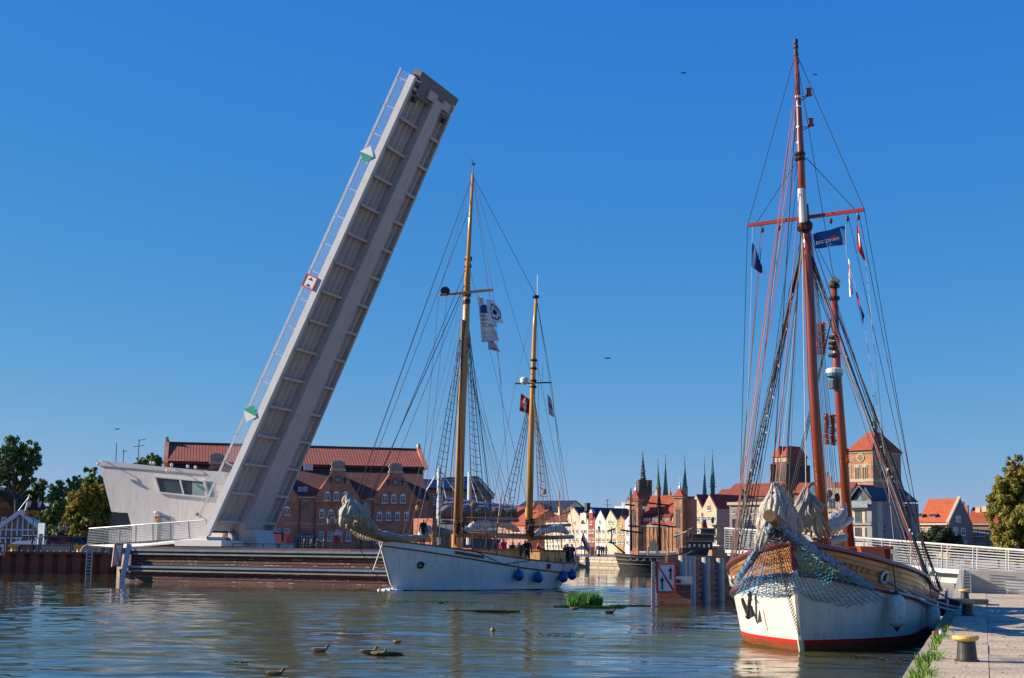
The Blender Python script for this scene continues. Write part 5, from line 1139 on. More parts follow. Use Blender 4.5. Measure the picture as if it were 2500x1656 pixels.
# end dolphin below the sign
B(pf).box(-.1, .9, -.4, -.1, -.8, .9).build('dolphin_core', DARK, pr)
ef = Fr(V(*on(1606, 1482, 0)[:2], 0), -.12)
for q in range(6): B(ef).box(0, 1.42, -.12, .1, -.4 + q * .27, -.4 + q * .27 + .255).build('plank', TBS[q % 3], pr)
B(ef).box(-.06, 1.5, -.2, .3, .98, 1.3).build('steel_cap', STEEL, pr); B(ef).box(.1, 1.0, -.26, -.2, 1.04, 1.2).build('fender_strip', DARK, pr)
TUB = mat('steel_tube_paint', (.37, .355, .34), .45, .1, .12, scale=3, dirt=(.36, .36, .38))
tubes = [(1666, 1476, 1357, .2), (1676.5, 1474.5, 1357, .2), (1687, 1473, 1358, .2), (1722.5, 1470, 1361, .201), (1758, 1465, 1363, .201)]
for px, yb, yt, r_ in tubes:
    p = on(px, yb, 0); zt_ = at(px, yt, p.y).z; B().lathe((p.x, p.y - r_, 0), [(r_, -.8), (r_, zt_)], 14).build('steel_tube', TUB, pr, smooth=False)
    if r_ > .2:
        b = B()
        for q in range(7): b.box(p.x - r_ - .12, p.x - r_ + .02, p.y - r_ - .05, p.y - r_ + .05, .15 + q * .28, .2 + q * .28)
        b.build('bolt_row', BLACK, pr, stuff=True)
for px in (1671, 1686): pass
sgo = at(1602, 1448, gp0.y - 1.0); sge = at(1653, 1449, gp0.y - 1.1)
sw = (sge - sgo).length; sh = at(1602, 1372, gp0.y - 1).z - sgo.z
nowash_sign('large red bordered waterway sign with two arrows on the end of the guide pier', Fr((sgo.x - .0, sgo.y, sgo.z), math.atan2(sge.y - sgo.y, sge.x - sgo.x)), sw * .96, sh * .98)
p = V(sgo.x - .12, sgo.y - .02, 0)
gauge('narrow white water level gauge beside the large waterway sign', V(p.x, p.y, -.3), V(p.x, p.y, sgo.z + sh), .16, (SIGNW, REDP), 26)

# ---------------------------------------------------------------- far quay wall of stone blocks
SB = [mat('quay_block_%s' % n, c, .85, var=.3, scale=1.5, bump=.4, bscale=5) for n, c in (('a', (.36, .31, .22)), ('b', (.28, .24, .17)), ('c', (.42, .36, .27)))]
fq = Fr((1.5, 206.15, 0), math.atan2(-1, 8.7)); 
qw = thing('stone_quay_wall', 'pale stone block quay wall on the far side of the water below the gabled houses', 'wall', fq.o)
def blockwall(fr, L, z0, z1, par, seed=0):
    nrow = 4; h = (z1 - z0) / nrow
    for r in range(nrow):
        x = -(r % 2) * .7
        while x < L:
            l = random.choice((1.3, 1.6, 1.9)); k = ('blk', l, r % 3, round(h, 3))
            if k not in slabs: slabs[k] = mesh_of(B().box(0, l - .05, -.28, .1, 0, h - .05), 'stone_block', [SB[r % 3]])
            put(slabs[k], 'stone_block', par, fr(x, -random.uniform(0, .05), z0 + r * h), fr.ang); x += l
blockwall(fq, 8.7, -.15, 1.5, qw)
fq2 = Fr((10.2, 205.1, 0), math.atan2(-10, 5.3)); blockwall(fq2, 11.3, -.15, 1.5, qw)
# ================================================================== SHIPS
def interp(tab, t):
    if t <= tab[0][0]: return tab[0][1]
    for (a, x), (b_, y) in zip(tab, tab[1:]):
        if t <= b_:
            s = (t - a) / (b_ - a); return lerp(x, y, s)
    return tab[-1][1]
def smooth_tab(tab, t, r=.8): return (interp(tab, t - r) + 2 * interp(tab, t) + interp(tab, t + r)) / 4
class Hull:
    def __init__(s, bow, a, n, bm0, bm1, Le0, Le1, tend, Ls, rake, sheer, stern_rake=.6, pw=2.3):
        s.o = Vector(bow); s.a = Vector(a).normalized(); s.n = Vector(n).normalized(); s.bm0, s.bm1, s.Le0, s.Le1, s.tend, s.Ls, s.rake, s.sheer, s.sr, s.pw = bm0, bm1, Le0, Le1, tend, Ls, rake, sheer, stern_rake, pw
    def w(s, t, y, z): return s.o + s.a * t + s.n * y + V(0, 0, z)
    def zd(s, t): return smooth_tab(s.sheer, t)
    def ts(s, z): return -s.rake * z if z > 0 else -z * 1.2
    def te(s, z): return s.tend + s.sr * z
    def hb(s, t, z):
        f = max(0, min(1, z / 2)); f = f * f * (3 - 2 * f) * .6 + f * .4
        q = max(0, min(1, (t - s.ts(z)) / lerp(s.Le0, s.Le1, f))); b = lerp(s.bm0, s.bm1, f) * (1 - (1 - q) ** s.pw)
        if z < 0: b *= (1 + z * .35)
        q2 = max(0, min(1, (s.te(z) - t) / s.Ls)); return b * (1 - (1 - q2) ** 2.6)
    def P(s, u, z, side, off=0):
        """u 0..1 from stem to stern at height z"""
        t0, t1 = s.ts(z), s.te(z); uu = u ** 1.35; t = lerp(t0, t1, uu); return s.w(t, side * (s.hb(t, z) + off * min(1, u * 12)), z)
    def strip(s, z0, z1, side, nu=40, nv=3, off=0, u0=0, u1=1):
        """surface between heights z0 and z1 (numbers or functions of t)"""
        P = []
        for i in range(nu + 1):
            u = lerp(u0, u1, i / nu); row = []; t = lerp(s.ts(1), s.te(1), u ** 1.35)
            a = z0(t) if callable(z0) else z0; c = z1(t) if callable(z1) else z1
            for j in range(nv + 1): row.append(s.P(u, lerp(a, c, j / nv), side, off))
            P.append(row)
        return P
    def tube(s, zf, off, r, n=6, nu=40, side=1):
        pts = []
        for i in range(nu + 1):
            u = i / nu; t = lerp(s.ts(1), s.te(1), u ** 1.35); z = zf(t); pts.append(s.P(u, z, side, off))
        return B().tube(pts, r, n)
    def deck(s, zf, nu=24):
        P = []
        for i in range(nu + 1):
            u = i / nu; t = lerp(s.ts(1), s.te(1), u ** 1.35); z = zf(t); P.append([s.P(u, z, -1, -.05), s.P(u, z, 1, -.05)])
        return P
HW_ = mat('hull_white', (.7, .66, .6), .35, var=.1, scale=1.3, stretch=(2.4, 2.4, .3), dirt=(.56, .5, .42), bump=.08, bscale=2)
HRED = mat('boot_top_red', (.6, .02, .015), .4, var=.1); HORA = mat('antifouling_rust', (.3, .07, .025), .6, var=.3, scale=2, dirt=(.15, .05, .03))
VARN = [mat('varnished_plank_%s' % k, c, .28, var=.3, scale=2, stretch=(3, .5, 6), coat=.3) for k, c in (('a', (.36, .165, .05)), ('b', (.31, .135, .042)), ('c', (.41, .2, .065)))]
RAIL = mat('mahogany_rail', (.18, .03, .015), .3, var=.2, coat=.4); MAST = mat('red_varnished_mast', (.22, .042, .02), .28, var=.25, scale=1.5, stretch=(3, 3, .3), coat=.5)
PINE = mat('golden_pine', (.52, .25, .055), .28, var=.25, scale=1.5, stretch=(3, 3, .3), coat=.4); PINED = mat('brown_spar', (.26, .09, .03), .35, var=.25, coat=.3)
RBLK = mat('rope_black', (.02, .02, .024), .8); RBRN = mat('rope_brown', (.14, .09, .06), .85); RRED = mat('rope_red', (.32, .08, .065), .8); RWHT = mat('rope_white', (.38, .35, .3), .85); RBLU = mat('rope_blue', (.03, .16, .4), .8)
CANV = mat('furled_canvas', (.46, .41, .33), .85, var=.24, scale=5, stretch=(3, 3, .8), bump=1, bscale=7, dirt=(.3, .25, .18)); DECKM = mat('deck_planks', (.3, .17, .08), .7, var=.2)
SCR = mat('black_block', (.03, .02, .018), .5)
def ship_thing(nm, label, o): return thing(nm, label, 'ship', o)
def ratlines(b, A, C_, n, r, t0=.02, t1=.9):
    for q in range(n):
        f = lerp(t0, t1, q / (n - 1)); a = lerp(A[0], A[1], f); c = lerp(C_[0], C_[1], f); m = (a + c) / 2 - V(0, 0, (a - c).length * .1); b.tube([a, m, c], r, 3, caps=False)
def furl(b, pts, r, seed=0, n=12, m=26):
    """rolled sail: lumpy tube with lashings' creases"""
    rnd = random.Random(seed); P = []; cum = [Vector(p) for p in pts]; N = m
    def ev(t): t *= len(cum) - 1; i = min(int(t), len(cum) - 2); return lerp(cum[i], cum[i + 1], t - i)
    ph = [rnd.uniform(0, 6) for _ in range(6)]; vs = []
    for i in range(N + 1):
        t = i / N; p = ev(t); d = (ev(min(1, t + .02)) - ev(max(0, t - .02))).normalized(); a0 = d.cross(V(0, 0, 1)).normalized(); b0 = d.cross(a0)
        env = (math.sin(PI * min(1, max(0.02, t))) ** .35) * (1 - .16 * (i % 3 == 0)); row = []
        for k in range(n):
            th = 2 * PI * k / n; rr = r * env * (1 + .14 * math.sin(3 * th + ph[0] + t * 9) + .1 * math.sin(5 * th + ph[1] - t * 17) + rnd.uniform(-.05, .05)); row.append(p + a0 * math.cos(th) * rr + b0 * math.sin(th) * rr)
        row.append(row[0]); P.append(row)
    b.grid(P)
def drop(b, top, bot, r, seed, n=26, m=14, flat=.7):
    rnd = random.Random(seed); top = Vector(top); bot = Vector(bot); P = []; ph = rnd.uniform(0, 6); bow_ = V(rnd.uniform(-.1, .1), rnd.uniform(-.15, .05), 0)
    for i in range(m + 1):
        t = i / m; p = lerp(top, bot, t) + bow_ * math.sin(PI * t); rr = r * (.12 + .88 * math.sin(PI * min(1, t * .62 + .06)) ** 1.3) * (1 if t < .85 else math.sqrt(max(.02, (1 - t) / .15))); row = []
        for k in range(n + 1):
            th = 2 * PI * k / n; q = rr * (1 + .34 * math.sin(5 * th + ph + t * 2.5) + .2 * math.sin(9 * th - ph + t * 4)); row.append(p + V(math.cos(th) * q, math.sin(th) * q * flat, 0))
        P.append(row)
    b.grid(P)
def flag(label, name, quad, cols, group=None, waves=2.5, amp=.1, marks=None, nu=14, nv=8):
    """cloth between four corners: hoist top, fly top, fly bottom, hoist bottom"""
    a, b_, c, d = [Vector(q) for q in quad]; nrm = (b_ - a).cross(d - a).normalized(); P = []
    for i in range(nu + 1):
        u = i / nu; P.append([lerp(lerp(a, b_, u), lerp(d, c, u), j / nv) + nrm * amp * math.sin(u * waves * 2 * PI + j * .4) * (.25 + u) for j in range(nv + 1)])
    o = B(); o.grid(P)
    if marks:
        for k, f_ in enumerate(o.f):
            i, j = divmod(k, nv); o.m[k] = marks((i + .5) / nu, (j + .5) / nv)
    me = o.build(name, cols, None, True, org=a); tag(me, label, 'flag', group); return me

# ---------------------------------------------------------------- right hand ship
A_ = V(.342, .94, 0); N_ = V(.94, -.342, 0)
RH = Hull((7.25, 36.2, 0), A_, N_, 2.35, 2.68, 5.4, 6.3, 16.0, 4.0, .42, [(-1, 2.72), (0, 2.58), (2, 2.17), (5, 1.77), (9, 1.36), (13, 1.22), (17, 1.38)])
S1 = ship_thing('sailing_ship', 'moored white ship with varnished bulwarks, dark red masts and blue bowsprit net', RH.w(3, 0, 0))
zr = lambda t: RH.zd(t) - interp([(-1, .78), (3, .76), (9, .6)], t)
for side in (-1, 1):
    fl = side > 0
    B().grid(RH.strip(-.7, .17, side, nv=3), flip=fl).build('bottom_plating', HORA, S1, smooth=True)
    B().grid(RH.strip(.17, .26, side, nv=1, off=.003), flip=fl).build('boot_stripe', HRED, S1, smooth=True)
    B().grid(RH.strip(.26, lambda t: zr(t) + .02, side, nv=6), flip=fl).build('hull_side', HW_, S1, smooth=True)
    RH.tube(lambda t: zr(t) + .05, .04, .075, 8, side=side).build('rubbing_rail', RAIL, S1, smooth=True)
    RH.tube(lambda t: RH.zd(t) + .02, .02, .07, 8, side=side).build('cap_rail', RAIL, S1, smooth=True)
    B().grid(RH.strip(lambda t: zr(t) + .05, lambda t: RH.zd(t), side, nv=2, off=-.03), flip=fl).build('bulwark_backing', DARK, S1, smooth=True)
    B().grid(RH.strip(lambda t: RH.zd(t) - .7, lambda t: RH.zd(t), side, nv=2, off=-.09), flip=not fl).build('inner_bulwark', VARN[1], S1, smooth=True)
    for r in range(5):
        cuts = [0, .24 + .05 * (r % 2), .5 - .04 * (r % 3), .76, 1]
        for c0, c1 in zip(cuts, cuts[1:]):
            g0 = lambda t, r=r: lerp(zr(t) + .1, RH.zd(t) - .03, r / 5) + .006; g1 = lambda t, r=r: lerp(zr(t) + .1, RH.zd(t) - .03, (r + 1) / 5) - .006
            B().grid(RH.strip(g0, g1, side, nu=10, nv=1, off=0, u0=c0 + .0005, u1=c1 - .0005), flip=fl).build('plank', VARN[(r * 2 + int(c0 * 10)) % 3], S1, smooth=True)
B().grid(RH.deck(lambda t: RH.zd(t) - .6), flip=True).build('deck', DECKM, S1)
B().tube([RH.w(RH.ts(z) - .03, 0, z) for z in (-.3, .3, .9, 1.4, 2.0)], .075, 6).build('stem_band', HW_, S1)
B().tube([RH.w(RH.ts(z) - .03, 0, z) for z in (2.0, 2.4, 2.8)], .08, 6).build('stem_head', RAIL, S1)
# bow details
def onhull(t, z, side, off=.02): return RH.w(t, side * (RH.hb(t, z) + off), z)
def hull_fr(t, z, side, off=.02):
    p = onhull(t, z, side, off); q = onhull(t + .3, z, side, off); ex = (q - p).normalized() * (1 if side > 0 else -1)
    up = (onhull(t, z + .2, side, off) - p).normalized(); ey = up.cross(ex).normalized(); return Fr(p, 0, ex=ex, ey=ey, ez=up)
NM = mat('name_brown', (.09, .035, .015), .5)
tt = .3
for ch in 'BRYZA H':
    if ch != ' ':
        text(ch, .2, hull_fr(tt, zr(tt) + .3, 1, .006), NM, S1, 'letter', .006, 'LEFT')
    tt += .19
for side, t_ in ((1, 1.75), (-1, 3.0)):
    f_ = hull_fr(t_, zr(t_) + .34, side, .0); c = f_.o
    pts = [f_(.14 * math.cos(a), -.04, .14 * math.sin(a)) for a in [2 * PI * i / 16 for i in range(17)]]
    B().tube(pts, .035, 6).build('hawse_ring', mat('ring_grey', (.5, .52, .52), .3, .3), S1); B(f_).prism([(.12 * math.cos(2 * PI * i / 12), -.01, .12 * math.sin(2 * PI * i / 12)) for i in range(12)], (0, -.012, 0)).build('hawse_hole', DARK, S1)
# anchor against the bow
f_ = hull_fr(1.25, 1.05, -1, .1); an = B(f_)
def anchor(fr_, par, k=1.0):
    b = B(fr_); b.beam((.3 * k, -.03, .35 * k), (-.22 * k, -.1, -.35 * k), .09 * k, .09 * k, (0, 1, 0)); b.ball((-.22 * k, -.1, -.36 * k), .1 * k, n=8, m=5)
    b.prism([(-.12 * k, -.05, -.42 * k), (.2 * k, -.05, -.35 * k), (.28 * k, -.05, -.02 * k), (.1 * k, -.05, -.2 * k)], (0, -.07, 0)); b.prism([(-.3 * k, -.05, -.36 * k), (-.42 * k, -.05, .02 * k), (-.36 * k, -.05, .22 * k), (-.18 * k, -.05, -.15 * k)], (0, -.07, 0))
    b.beam((.16 * k, -.06, .34 * k), (.4 * k, -.06, .18 * k), .05 * k, .05 * k); b.ball((.3 * k, -.03, .38 * k), .07 * k, n=8, m=5)
    return b.build('anchor', mat('anchor_black', (.03, .03, .033), .5, .2, .4), par)
anchor(f_, S1, .82)
b = B(); f_ = hull_fr(.9, .6, -1, .004)
b.prism([f_(0, 0, .35), f_(.05, 0, .33), f_(-.1 + .02, 0, -.2), f_(-.12, 0, -.2)], f_.ey * -.004); b.build('rust_streak', mat('rust_streak', (.45, .2, .07), .8), S1)
# bowsprit, chain, net
BT0 = on(1876, 1262, 3.1); BT0 = V(5.68, 31.45, at(1876, 1262, 31.45).z)
BH = RH.w(.4, 0, 2.62)
B().tube([BT0, BH, RH.w(2.5, 0, 2.35)], [.13, .19, .2], 12).build('bowsprit', mat('bowsprit_brown', (.25, .1, .035), .4, var=.2, coat=.2), S1, smooth=True)
dirb = (BT0 - BH).normalized()
B().tube([BT0 - dirb * .05, BT0 + dirb * .2], .135, 18).build('bowsprit_cap', mat('dull_brass', (.24, .15, .05), .5, .2, .4), S1)
b = B()
cp0, cp1 = BT0 - dirb * .25 - V(0, 0, .15), RH.w(RH.ts(.35) - .06, 0, .38)
for q in range(62):
    t_ = q / 62; c = lerp(cp0, cp1, t_) - V(0, 0, .12 * math.sin(PI * t_)); c2 = lerp(cp0, cp1, (q + .8) / 62) - V(0, 0, .12 * math.sin(PI * (q + .8) / 62)); s_ = V(.035, 0, 0) if q % 2 else V(0, .035, 0); b.tube([c - s_, c2 - s_], .012, 4); b.tube([c + s_, c2 + s_], .012, 4)
b.build('bobstay_chain', mat('rusty_chain', (.05, .03, .025), .7), S1, stuff=True)
LA = onhull(2.6, zr(2.6) + .06, -1, .1); RA = onhull(1.75, zr(1.75) - .1, 1, .12) - V(0, 0, .12); MA = RH.w(-1.3, 0, 1.3)
NETB = mat('net_blue', (.03, .3, .62), .7, var=.4, scale=3); NETD = mat('net_dark', (.025, .06, .16), .8, var=.5, scale=4); NETC = mat('net_turquoise', (.05, .42, .55), .6, var=.3, scale=3)
T0 = BT0 - dirb * .5
def netpt(u, s):
    """u 0..1 tip to hull, s -1..1 across"""
    L_, R_ = lerp(T0, LA, u), lerp(T0, RA, u); C0 = lerp(T0 - V(0, 0, .1), MA, u); k = (s + 1) / 2
    q = L_ * ((1 - k) ** 2) + C0 * (2 * k * (1 - k)) + R_ * (k * k); q2 = L_ * (1 - k) + R_ * k
    p = q * 1.0; p -= V(0, 0, .3 * math.sin(PI * k) * u); return p + V(0, 0, .012 * math.sin(37 * u + 11 * s))
NU, NV = 26, 30
def jit(i, j): return netpt(min(1, (i + .35 * math.sin(j * 1.7)) / NU + .04 * u_noise(i, j)), -1 + 2 * j / NV)
def u_noise(i, j): return noise.noise(V(i * .4, j * .4, 0))
bl = [B(), B(), B()]
for j in range(NV + 1):
    pts = [jit(i, j) for i in range(NU + 1)]
    for i in range(NU):
        k = 2 if (j > 19 and 8 < i < 22) else (1 if i < 14 else 0)
        bl[k].tube([pts[i], pts[i + 1]], .0085, 3, caps=False)
for i in range(4, NU + 1):
    for j in range(NV):
        k = 2 if (j > 19 and 8 < i < 22) else (1 if i < 14 else 0)
        a, c = jit(i, j), jit(i, j + 1); m = (a + c) / 2 - V(0, 0, .25 * (a - c).length); bl[k].tube([a, m, c], .0085, 3, caps=False)
for b_, m_ in zip(bl, (NETB, NETD, NETC)): b_.build('net_mesh', m_, S1, stuff=True)
for (E, nm) in ((LA, 0), (RA, 1)):
    P0 = T0 - V(0, 0, .05); P1 = lerp(T0, E, .88) + V(0, 0, .06)
    b = B(); furl(b, [P0, lerp(P0, P1, .5) - V(0, 0, .05), P1], .1 if nm else .085, 3 + nm, 10, 30); b.build('rolled_netting', mat('rolled_net', (.2, .26, .32), .9, var=.6, scale=7, dirt=(.42, .38, .3)), S1)
    b = B(); d = (P1 - P0)
    for q in range(34):
        f0 = q / 34; c = P0 + d * f0 - V(0, 0, .05 * math.sin(PI * f0)); r_ = (.115 if nm else .1) * (.7 + .3 * math.sin(PI * f0)); ax = d.normalized(); a0 = ax.cross(V(0, 0, 1)).normalized(); b0 = ax.cross(a0); tl = random.uniform(-.05, .12)
        b.tube([c + (a0 * math.cos(t_) + b0 * math.sin(t_)) * r_ + ax * tl * math.cos(t_) for t_ in [2 * PI * i / 8 for i in range(9)]], .012, 3, caps=False)
    b.m = [random.choice((0, 0, 1, 2)) for _ in b.m]; b.build('lashing', [NETB, RWHT, NETD], S1, stuff=True)
    rope('net_edge_rope', [T0, E], .018, NETB, S1, .06)
# crumpled jib on the bowsprit
b = B(); g1 = at(1893, 1186, 33.6); g2 = at(1968, 1198, 35.2)
for i, (px, py, Y, r_) in enumerate(((1853, 1338, 32.9, .17), (1858, 1300, 33.0, .26), (1872, 1318, 33.1, .24), (1893, 1312, 33.2, .25), (1908, 1325, 33.5, .22), (1925, 1318, 33.6, .26), (1945, 1310, 33.9, .22), (1862, 1270, 33.3, .22), (1885, 1282, 33.0, .2), (1915, 1268, 33.3, .2), (1940, 1275, 33.8, .2))):
    for w_ in range(3): drop(b, g1 + V(random.uniform(-.05, .05), random.uniform(-.05, .05), random.uniform(-.05, .1)), at(px + random.uniform(-9, 9), py + random.uniform(-12, 8), Y + random.uniform(-.15, .15)), r_ * .54, i * 3 + w_)
b.build('furled_jib', CANV, S1, smooth=True, stuff=True); b = B()
for i, (px, py, Y, r_) in enumerate(((1958, 1290, 35, .24), (1975, 1300, 35.2, .2), (1995, 1310, 35.5, .22), (2030, 1305, 36.5, .1), (1990, 1240, 35.3, .2), (1940, 1260, 34.6, .2))):
    for w_ in range(3): drop(b, g2 + V(random.uniform(-.05, .05), random.uniform(-.05, .05), random.uniform(-.05, .1)), at(px + random.uniform(-9, 9), py + random.uniform(-12, 8), Y + random.uniform(-.15, .15)), r_ * .45, i * 3 + w_ + 60)
b.build('furled_staysail', mat('brown_canvas', (.3, .25, .19), .85, var=.3, scale=4, bump=.5, bscale=9), S1, smooth=True, stuff=True)
b = B()
for g, n_ in ((g1, 5), (g2, 4)):
    for q in range(n_):
        a = random.uniform(-.25, .25); c = g + V(a * .5, -.22, -.15); l = random.uniform(.35, .6)
        b.tube([c, c + V(.12 + a, -.12, -l * .6), c + V(.06 + a, -.14, -l), c + V(-.06 + a, -.12, -l * .7), c + V(0, 0, -.05)], .02, 5)
b.build('canvas_loop', CANV, S1, smooth=True, stuff=True)
rope('jib_halyard', [g1, at(1952, 470, 40.8)], .012, RRED, S1); rope('jib_stay', [BT0, at(1950, 150, 41)], .014, RBLK, S1); rope('inner_stay', [BT0 - dirb * 2, at(1955, 560, 40.9)], .014, RBLK, S1); rope('jib_halyard', [g2, at(1958, 560, 40.9)], .012, RWHT, S1)
# masts
YM = 41.0; YN = 46.8
m0 = RH.w(5.1, 0, RH.zd(5) - .6); m1 = at(1985, 940, YM); m2 = at(1972, 620, YM); m3 = at(1965, 520, YM); m4 = at(1943, 128, YM)
fm = B().tube([m0, m1, m2, at(1963, 500, YM)], [.165, .155, .14, .13], 14).build('foremast', MAST, S1, smooth=True)
B().tube([at(1962, 560, YM - .17), at(1955, 380, YM - .1), at(1950, 260, YM - .08), m4], [.12, .11, .085, .06], 12).build('topmast', MAST, S1, smooth=True)
B().tube([at(1961, 545, YM - .17), at(1957, 462, YM - .15)], .128, 12).build('mast_sleeve', mat('grey_sleeve', (.45, .47, .5), .5), fm)
B().lathe(at(1964, 556, YM - .05), [(.2, -.1), (.24, 0), (.24, .12), (.16, .2)], 12).build('mast_cap', BLACK, fm)
for py in (378, 390): B().lathe(at(1953, py, YM - .1), [(.15, -.03), (.17, .02), (.15, .06)], 10).build('mast_band', BLACK, fm)
for py in (238, 262, 312, 350): B().lathe(at(1947 + (py - 196) * .03, py, YM - .09), [(.092, -.02), (.095, .02), (.092, .04)], 10).build('tape_band', SIGNW, fm)
B().lathe(m4, [(.08, -.1), (.05, .1), (.08, .14), (.08, .2), (.05, .24), (.07, .28), (.07, .4)], 10).build('mast_light', DARK, fm)
for px, py, c2 in ((1975, 226, RRED), (1980, 300, COPPER)):
    p = at(px, py, YM); a = at(1953, py + 12, YM); b = B(); b.tube([a, p - V(0, 0, .1)], .012, 4); b.tube([a - V(0, 0, .12), p - V(0, 0, .1)], .012, 4); b.build('lamp_bracket', DARK, fm); B().lathe(p, [(.1, -.1), (.1, -.06), (.07, -.05), (.07, .1), (.1, .12)], 10).build('signal_lamp', RRED, fm)
yl, yr = at(1825, 551, YM + .8), at(2110, 512, YM - .8)
B().beam(yl, yr, .09, .1).build('crosstree_yard', mat('yard_red', (.3, .03, .02), .35), S1)
for f_ in (.13, .28, .72, .86, .95): p = lerp(yl, yr, f_); B().ball(p - V(0, 0, .2), .05, .05, .09, n=8).build('pulley_block', SCR, S1)
n0 = RH.w(11.2, 0, RH.zd(11) - .6); n1 = at(2043, 900, YN); n2 = at(2036, 700, YN)
mm = B().tube([n0, n1, n2], [.17, .14, .1], 14).build('mainmast', MAST, S1, smooth=True)
p = at(2037, 688, YN); q = B(); q.add([p + V(-.18, -.18, 0), p + V(.18, -.18, 0), p + V(.18, .18, 0), p + V(-.18, .18, 0), p + V(0, 0, .22), p + V(0, 0, -.2)], [(0, 1, 4), (1, 2, 4), (2, 3, 4), (3, 0, 4), (1, 0, 5), (2, 1, 5), (3, 2, 5), (0, 3, 5)]); q.build('radar_reflector', mat('reflector_brass', (.5, .42, .25), .3, .6), mm)
for py in (700, 730): B().lathe(at(2037, py, YN), [(.17, -.04), (.19, .03), (.17, .08)], 10).build('mast_band', BLACK, mm)
p = at(2037, 912, YN - .18); B().lathe(p, [(.12, -.16), (.26, -.1), (.28, 0)], 18).build('radar_base', mat('radar_blue', (.05, .2, .3), .4), mm); B().lathe(p, [(.285, .0), (.285, .13), (.2, .17)], 18).build('radar_dome', WHITE, mm); B().lathe(at(2037, 938, YN - .1), [(.17, -.15), (.17, .12)], 12).build('lantern', DARK, mm)
for py in (824, 838, 850, 868): B().lathe(at(2034, py, YN), [(.15, -.05), (.18, 0), (.15, .06)], 10).build('mast_hoop', SCR, mm)
# chafing gear
BAG = mat('chafing_red', (.48, .09, .03), .9, var=.4, scale=12)
for i, (px, py, hpx, wpx) in enumerate(((2009, 826, 80, 19), (1996, 828, 76, 14), (2018.5, 1047, 74, 15), (2034, 1049, 74, 17), (2068.5, 1114, 36, 11))):
    p = at(px, py, 44); h = hpx * 44 / F; r_ = wpx * 44 / F / 1.7; b = B(); rn = random.Random(i)
    b.tube([p - V(0, 0, h / 2), p + V(0, 0, h / 2)], r_ * .4, 8)
    for _ in range(420 if hpx > 50 else 160):
        a = rn.uniform(0, 2 * PI); z = rn.uniform(-h / 2, h / 2); d = V(math.cos(a), math.sin(a), rn.uniform(-.6, .4)); c = p + V(0, 0, z); e = V(-math.sin(a), math.cos(a), .6) * .022; b.add([c + e, c - e, c + d * r_ * rn.uniform(.65, 1.3)], [(0, 1, 2)])
    b.build('chafing_gear', BAG, S1)
# standing rigging: shrouds to the rails, coloured halyards
hp_ = at(1963, 575, YM)
for side in (-1, 1):
    sh = []
    for k, t_ in enumerate((4.5, 5.0, 5.5, 6.0)):
        e = onhull(t_, RH.zd(t_) - .05, side, .1); sh.append((hp_ + V(0, .02 * k, -.05 * k), e)); rope('shroud', [sh[-1][0], e], .019, RBLK, S1)
    b = B(); ratlines(b, sh[1], sh[2], 34, .011, .3, .96)
    if side > 0: ratlines(b, sh[0], sh[1], 26, .009, .45, .96)
    b.build('ratline', RBLK, S1, stuff=True)
    b = B(); rn = random.Random(side)
    for s_ in (0, 1, 2, 3):
        for q in range(16):
            f0 = .15 + .8 * (q + rn.random() * .6) / 16; p = lerp(*sh[s_], f0); b.ball(p, .028, .028, .05, n=5, m=4, mi=rn.choice((0, 0, 1)))
    b.build('shroud_bead', [SCR, SIGNW], S1, stuff=True)
    for k in range(4): e = sh[k][1]; B().tube([e - V(0, 0, .05), e + (sh[k][0] - e).normalized() * .45], .035, 6).build('deadeye_lanyard', SCR, S1)
    hpn = at(2037, 745, YN)
    for k, t_ in enumerate((10.8, 11.4, 12.0)): rope('shroud', [hpn, onhull(t_, RH.zd(t_), side, .1)], .016, RBLK, S1)
L_ = lambda t_, s_=-1: onhull(t_, RH.zd(t_) + .02, s_, .0)
for (px, py), e, m_ in (((1945, 240), L_(4.0), RRED), ((1944, 200), L_(4.3), RRED), ((1946, 300), L_(4.9), RRED), ((1945, 260), L_(5.4), RWHT), ((1950, 380), L_(3.6), RRED), ((1944, 180), L_(5.8), RBRN), ((1960, 560), L_(3.2), RBRN), ((1958, 600), L_(6.4), RBLK), ((1962, 620), L_(3.9), RBRN), ((1950, 420), L_(6.8), RBLK)):
    rope('halyard', [at(px, py, YM - .1), e], .0105, m_, S1)
for (px, py), e, m_ in (((1972, 585), L_(3.6, 1), RWHT), ((1970, 600), L_(4.2, 1), RRED), ((1974, 640), L_(4.7, 1), RRED), ((1975, 600), L_(5.2, 1), RBLU), ((1974, 560), L_(5.7, 1), RRED), ((2045, 745), L_(6.6, 1), RBRN), ((2040, 740), L_(7.4, 1), RBLK), ((1976, 660), L_(6.3, 1), RWHT), ((2045, 800), L_(8, 1), RBRN), ((1972, 620), L_(3.2, 1), RBRN)):
    rope('halyard', [at(px, py, YM + .1), e], .0115, m_, S1)
for a, c, m_ in ((m4, yl, RBLK), (m4, yr, RBLK), (at(1952, 385, YM), lerp(yl, yr, .07), RBLK), (at(1968, 385, YM), lerp(yl, yr, .93), RBLK), (yl, L_(5.6), RBLK), (yr, L_(6.6, 1), RBLK), (lerp(yl, yr, .12), L_(5.2), RBRN), (lerp(yl, yr, .14), L_(4.8), RBRN), (lerp(yl, yr, .28), L_(4.4), RWHT), (lerp(yl, yr, .86), L_(7.6, 1), RBRN), (lerp(yl, yr, .95), L_(8.2, 1), RBRN), (m4, at(2037, 690, YN), RBLK), (at(1975, 560, YM), at(2037, 690, YN), RBLK)):
    rope('rigging_line', [a, c], .011, m_, S1)
for k in range(7): rope('running_line', [at(1978 + k * 2, 560 + k * 14, YM + .2), at(2020 + k * 5, 1230 + 9 * (k % 3), 44)], .008, (RBLK, RBLU, RBRN)[k % 3], S1)
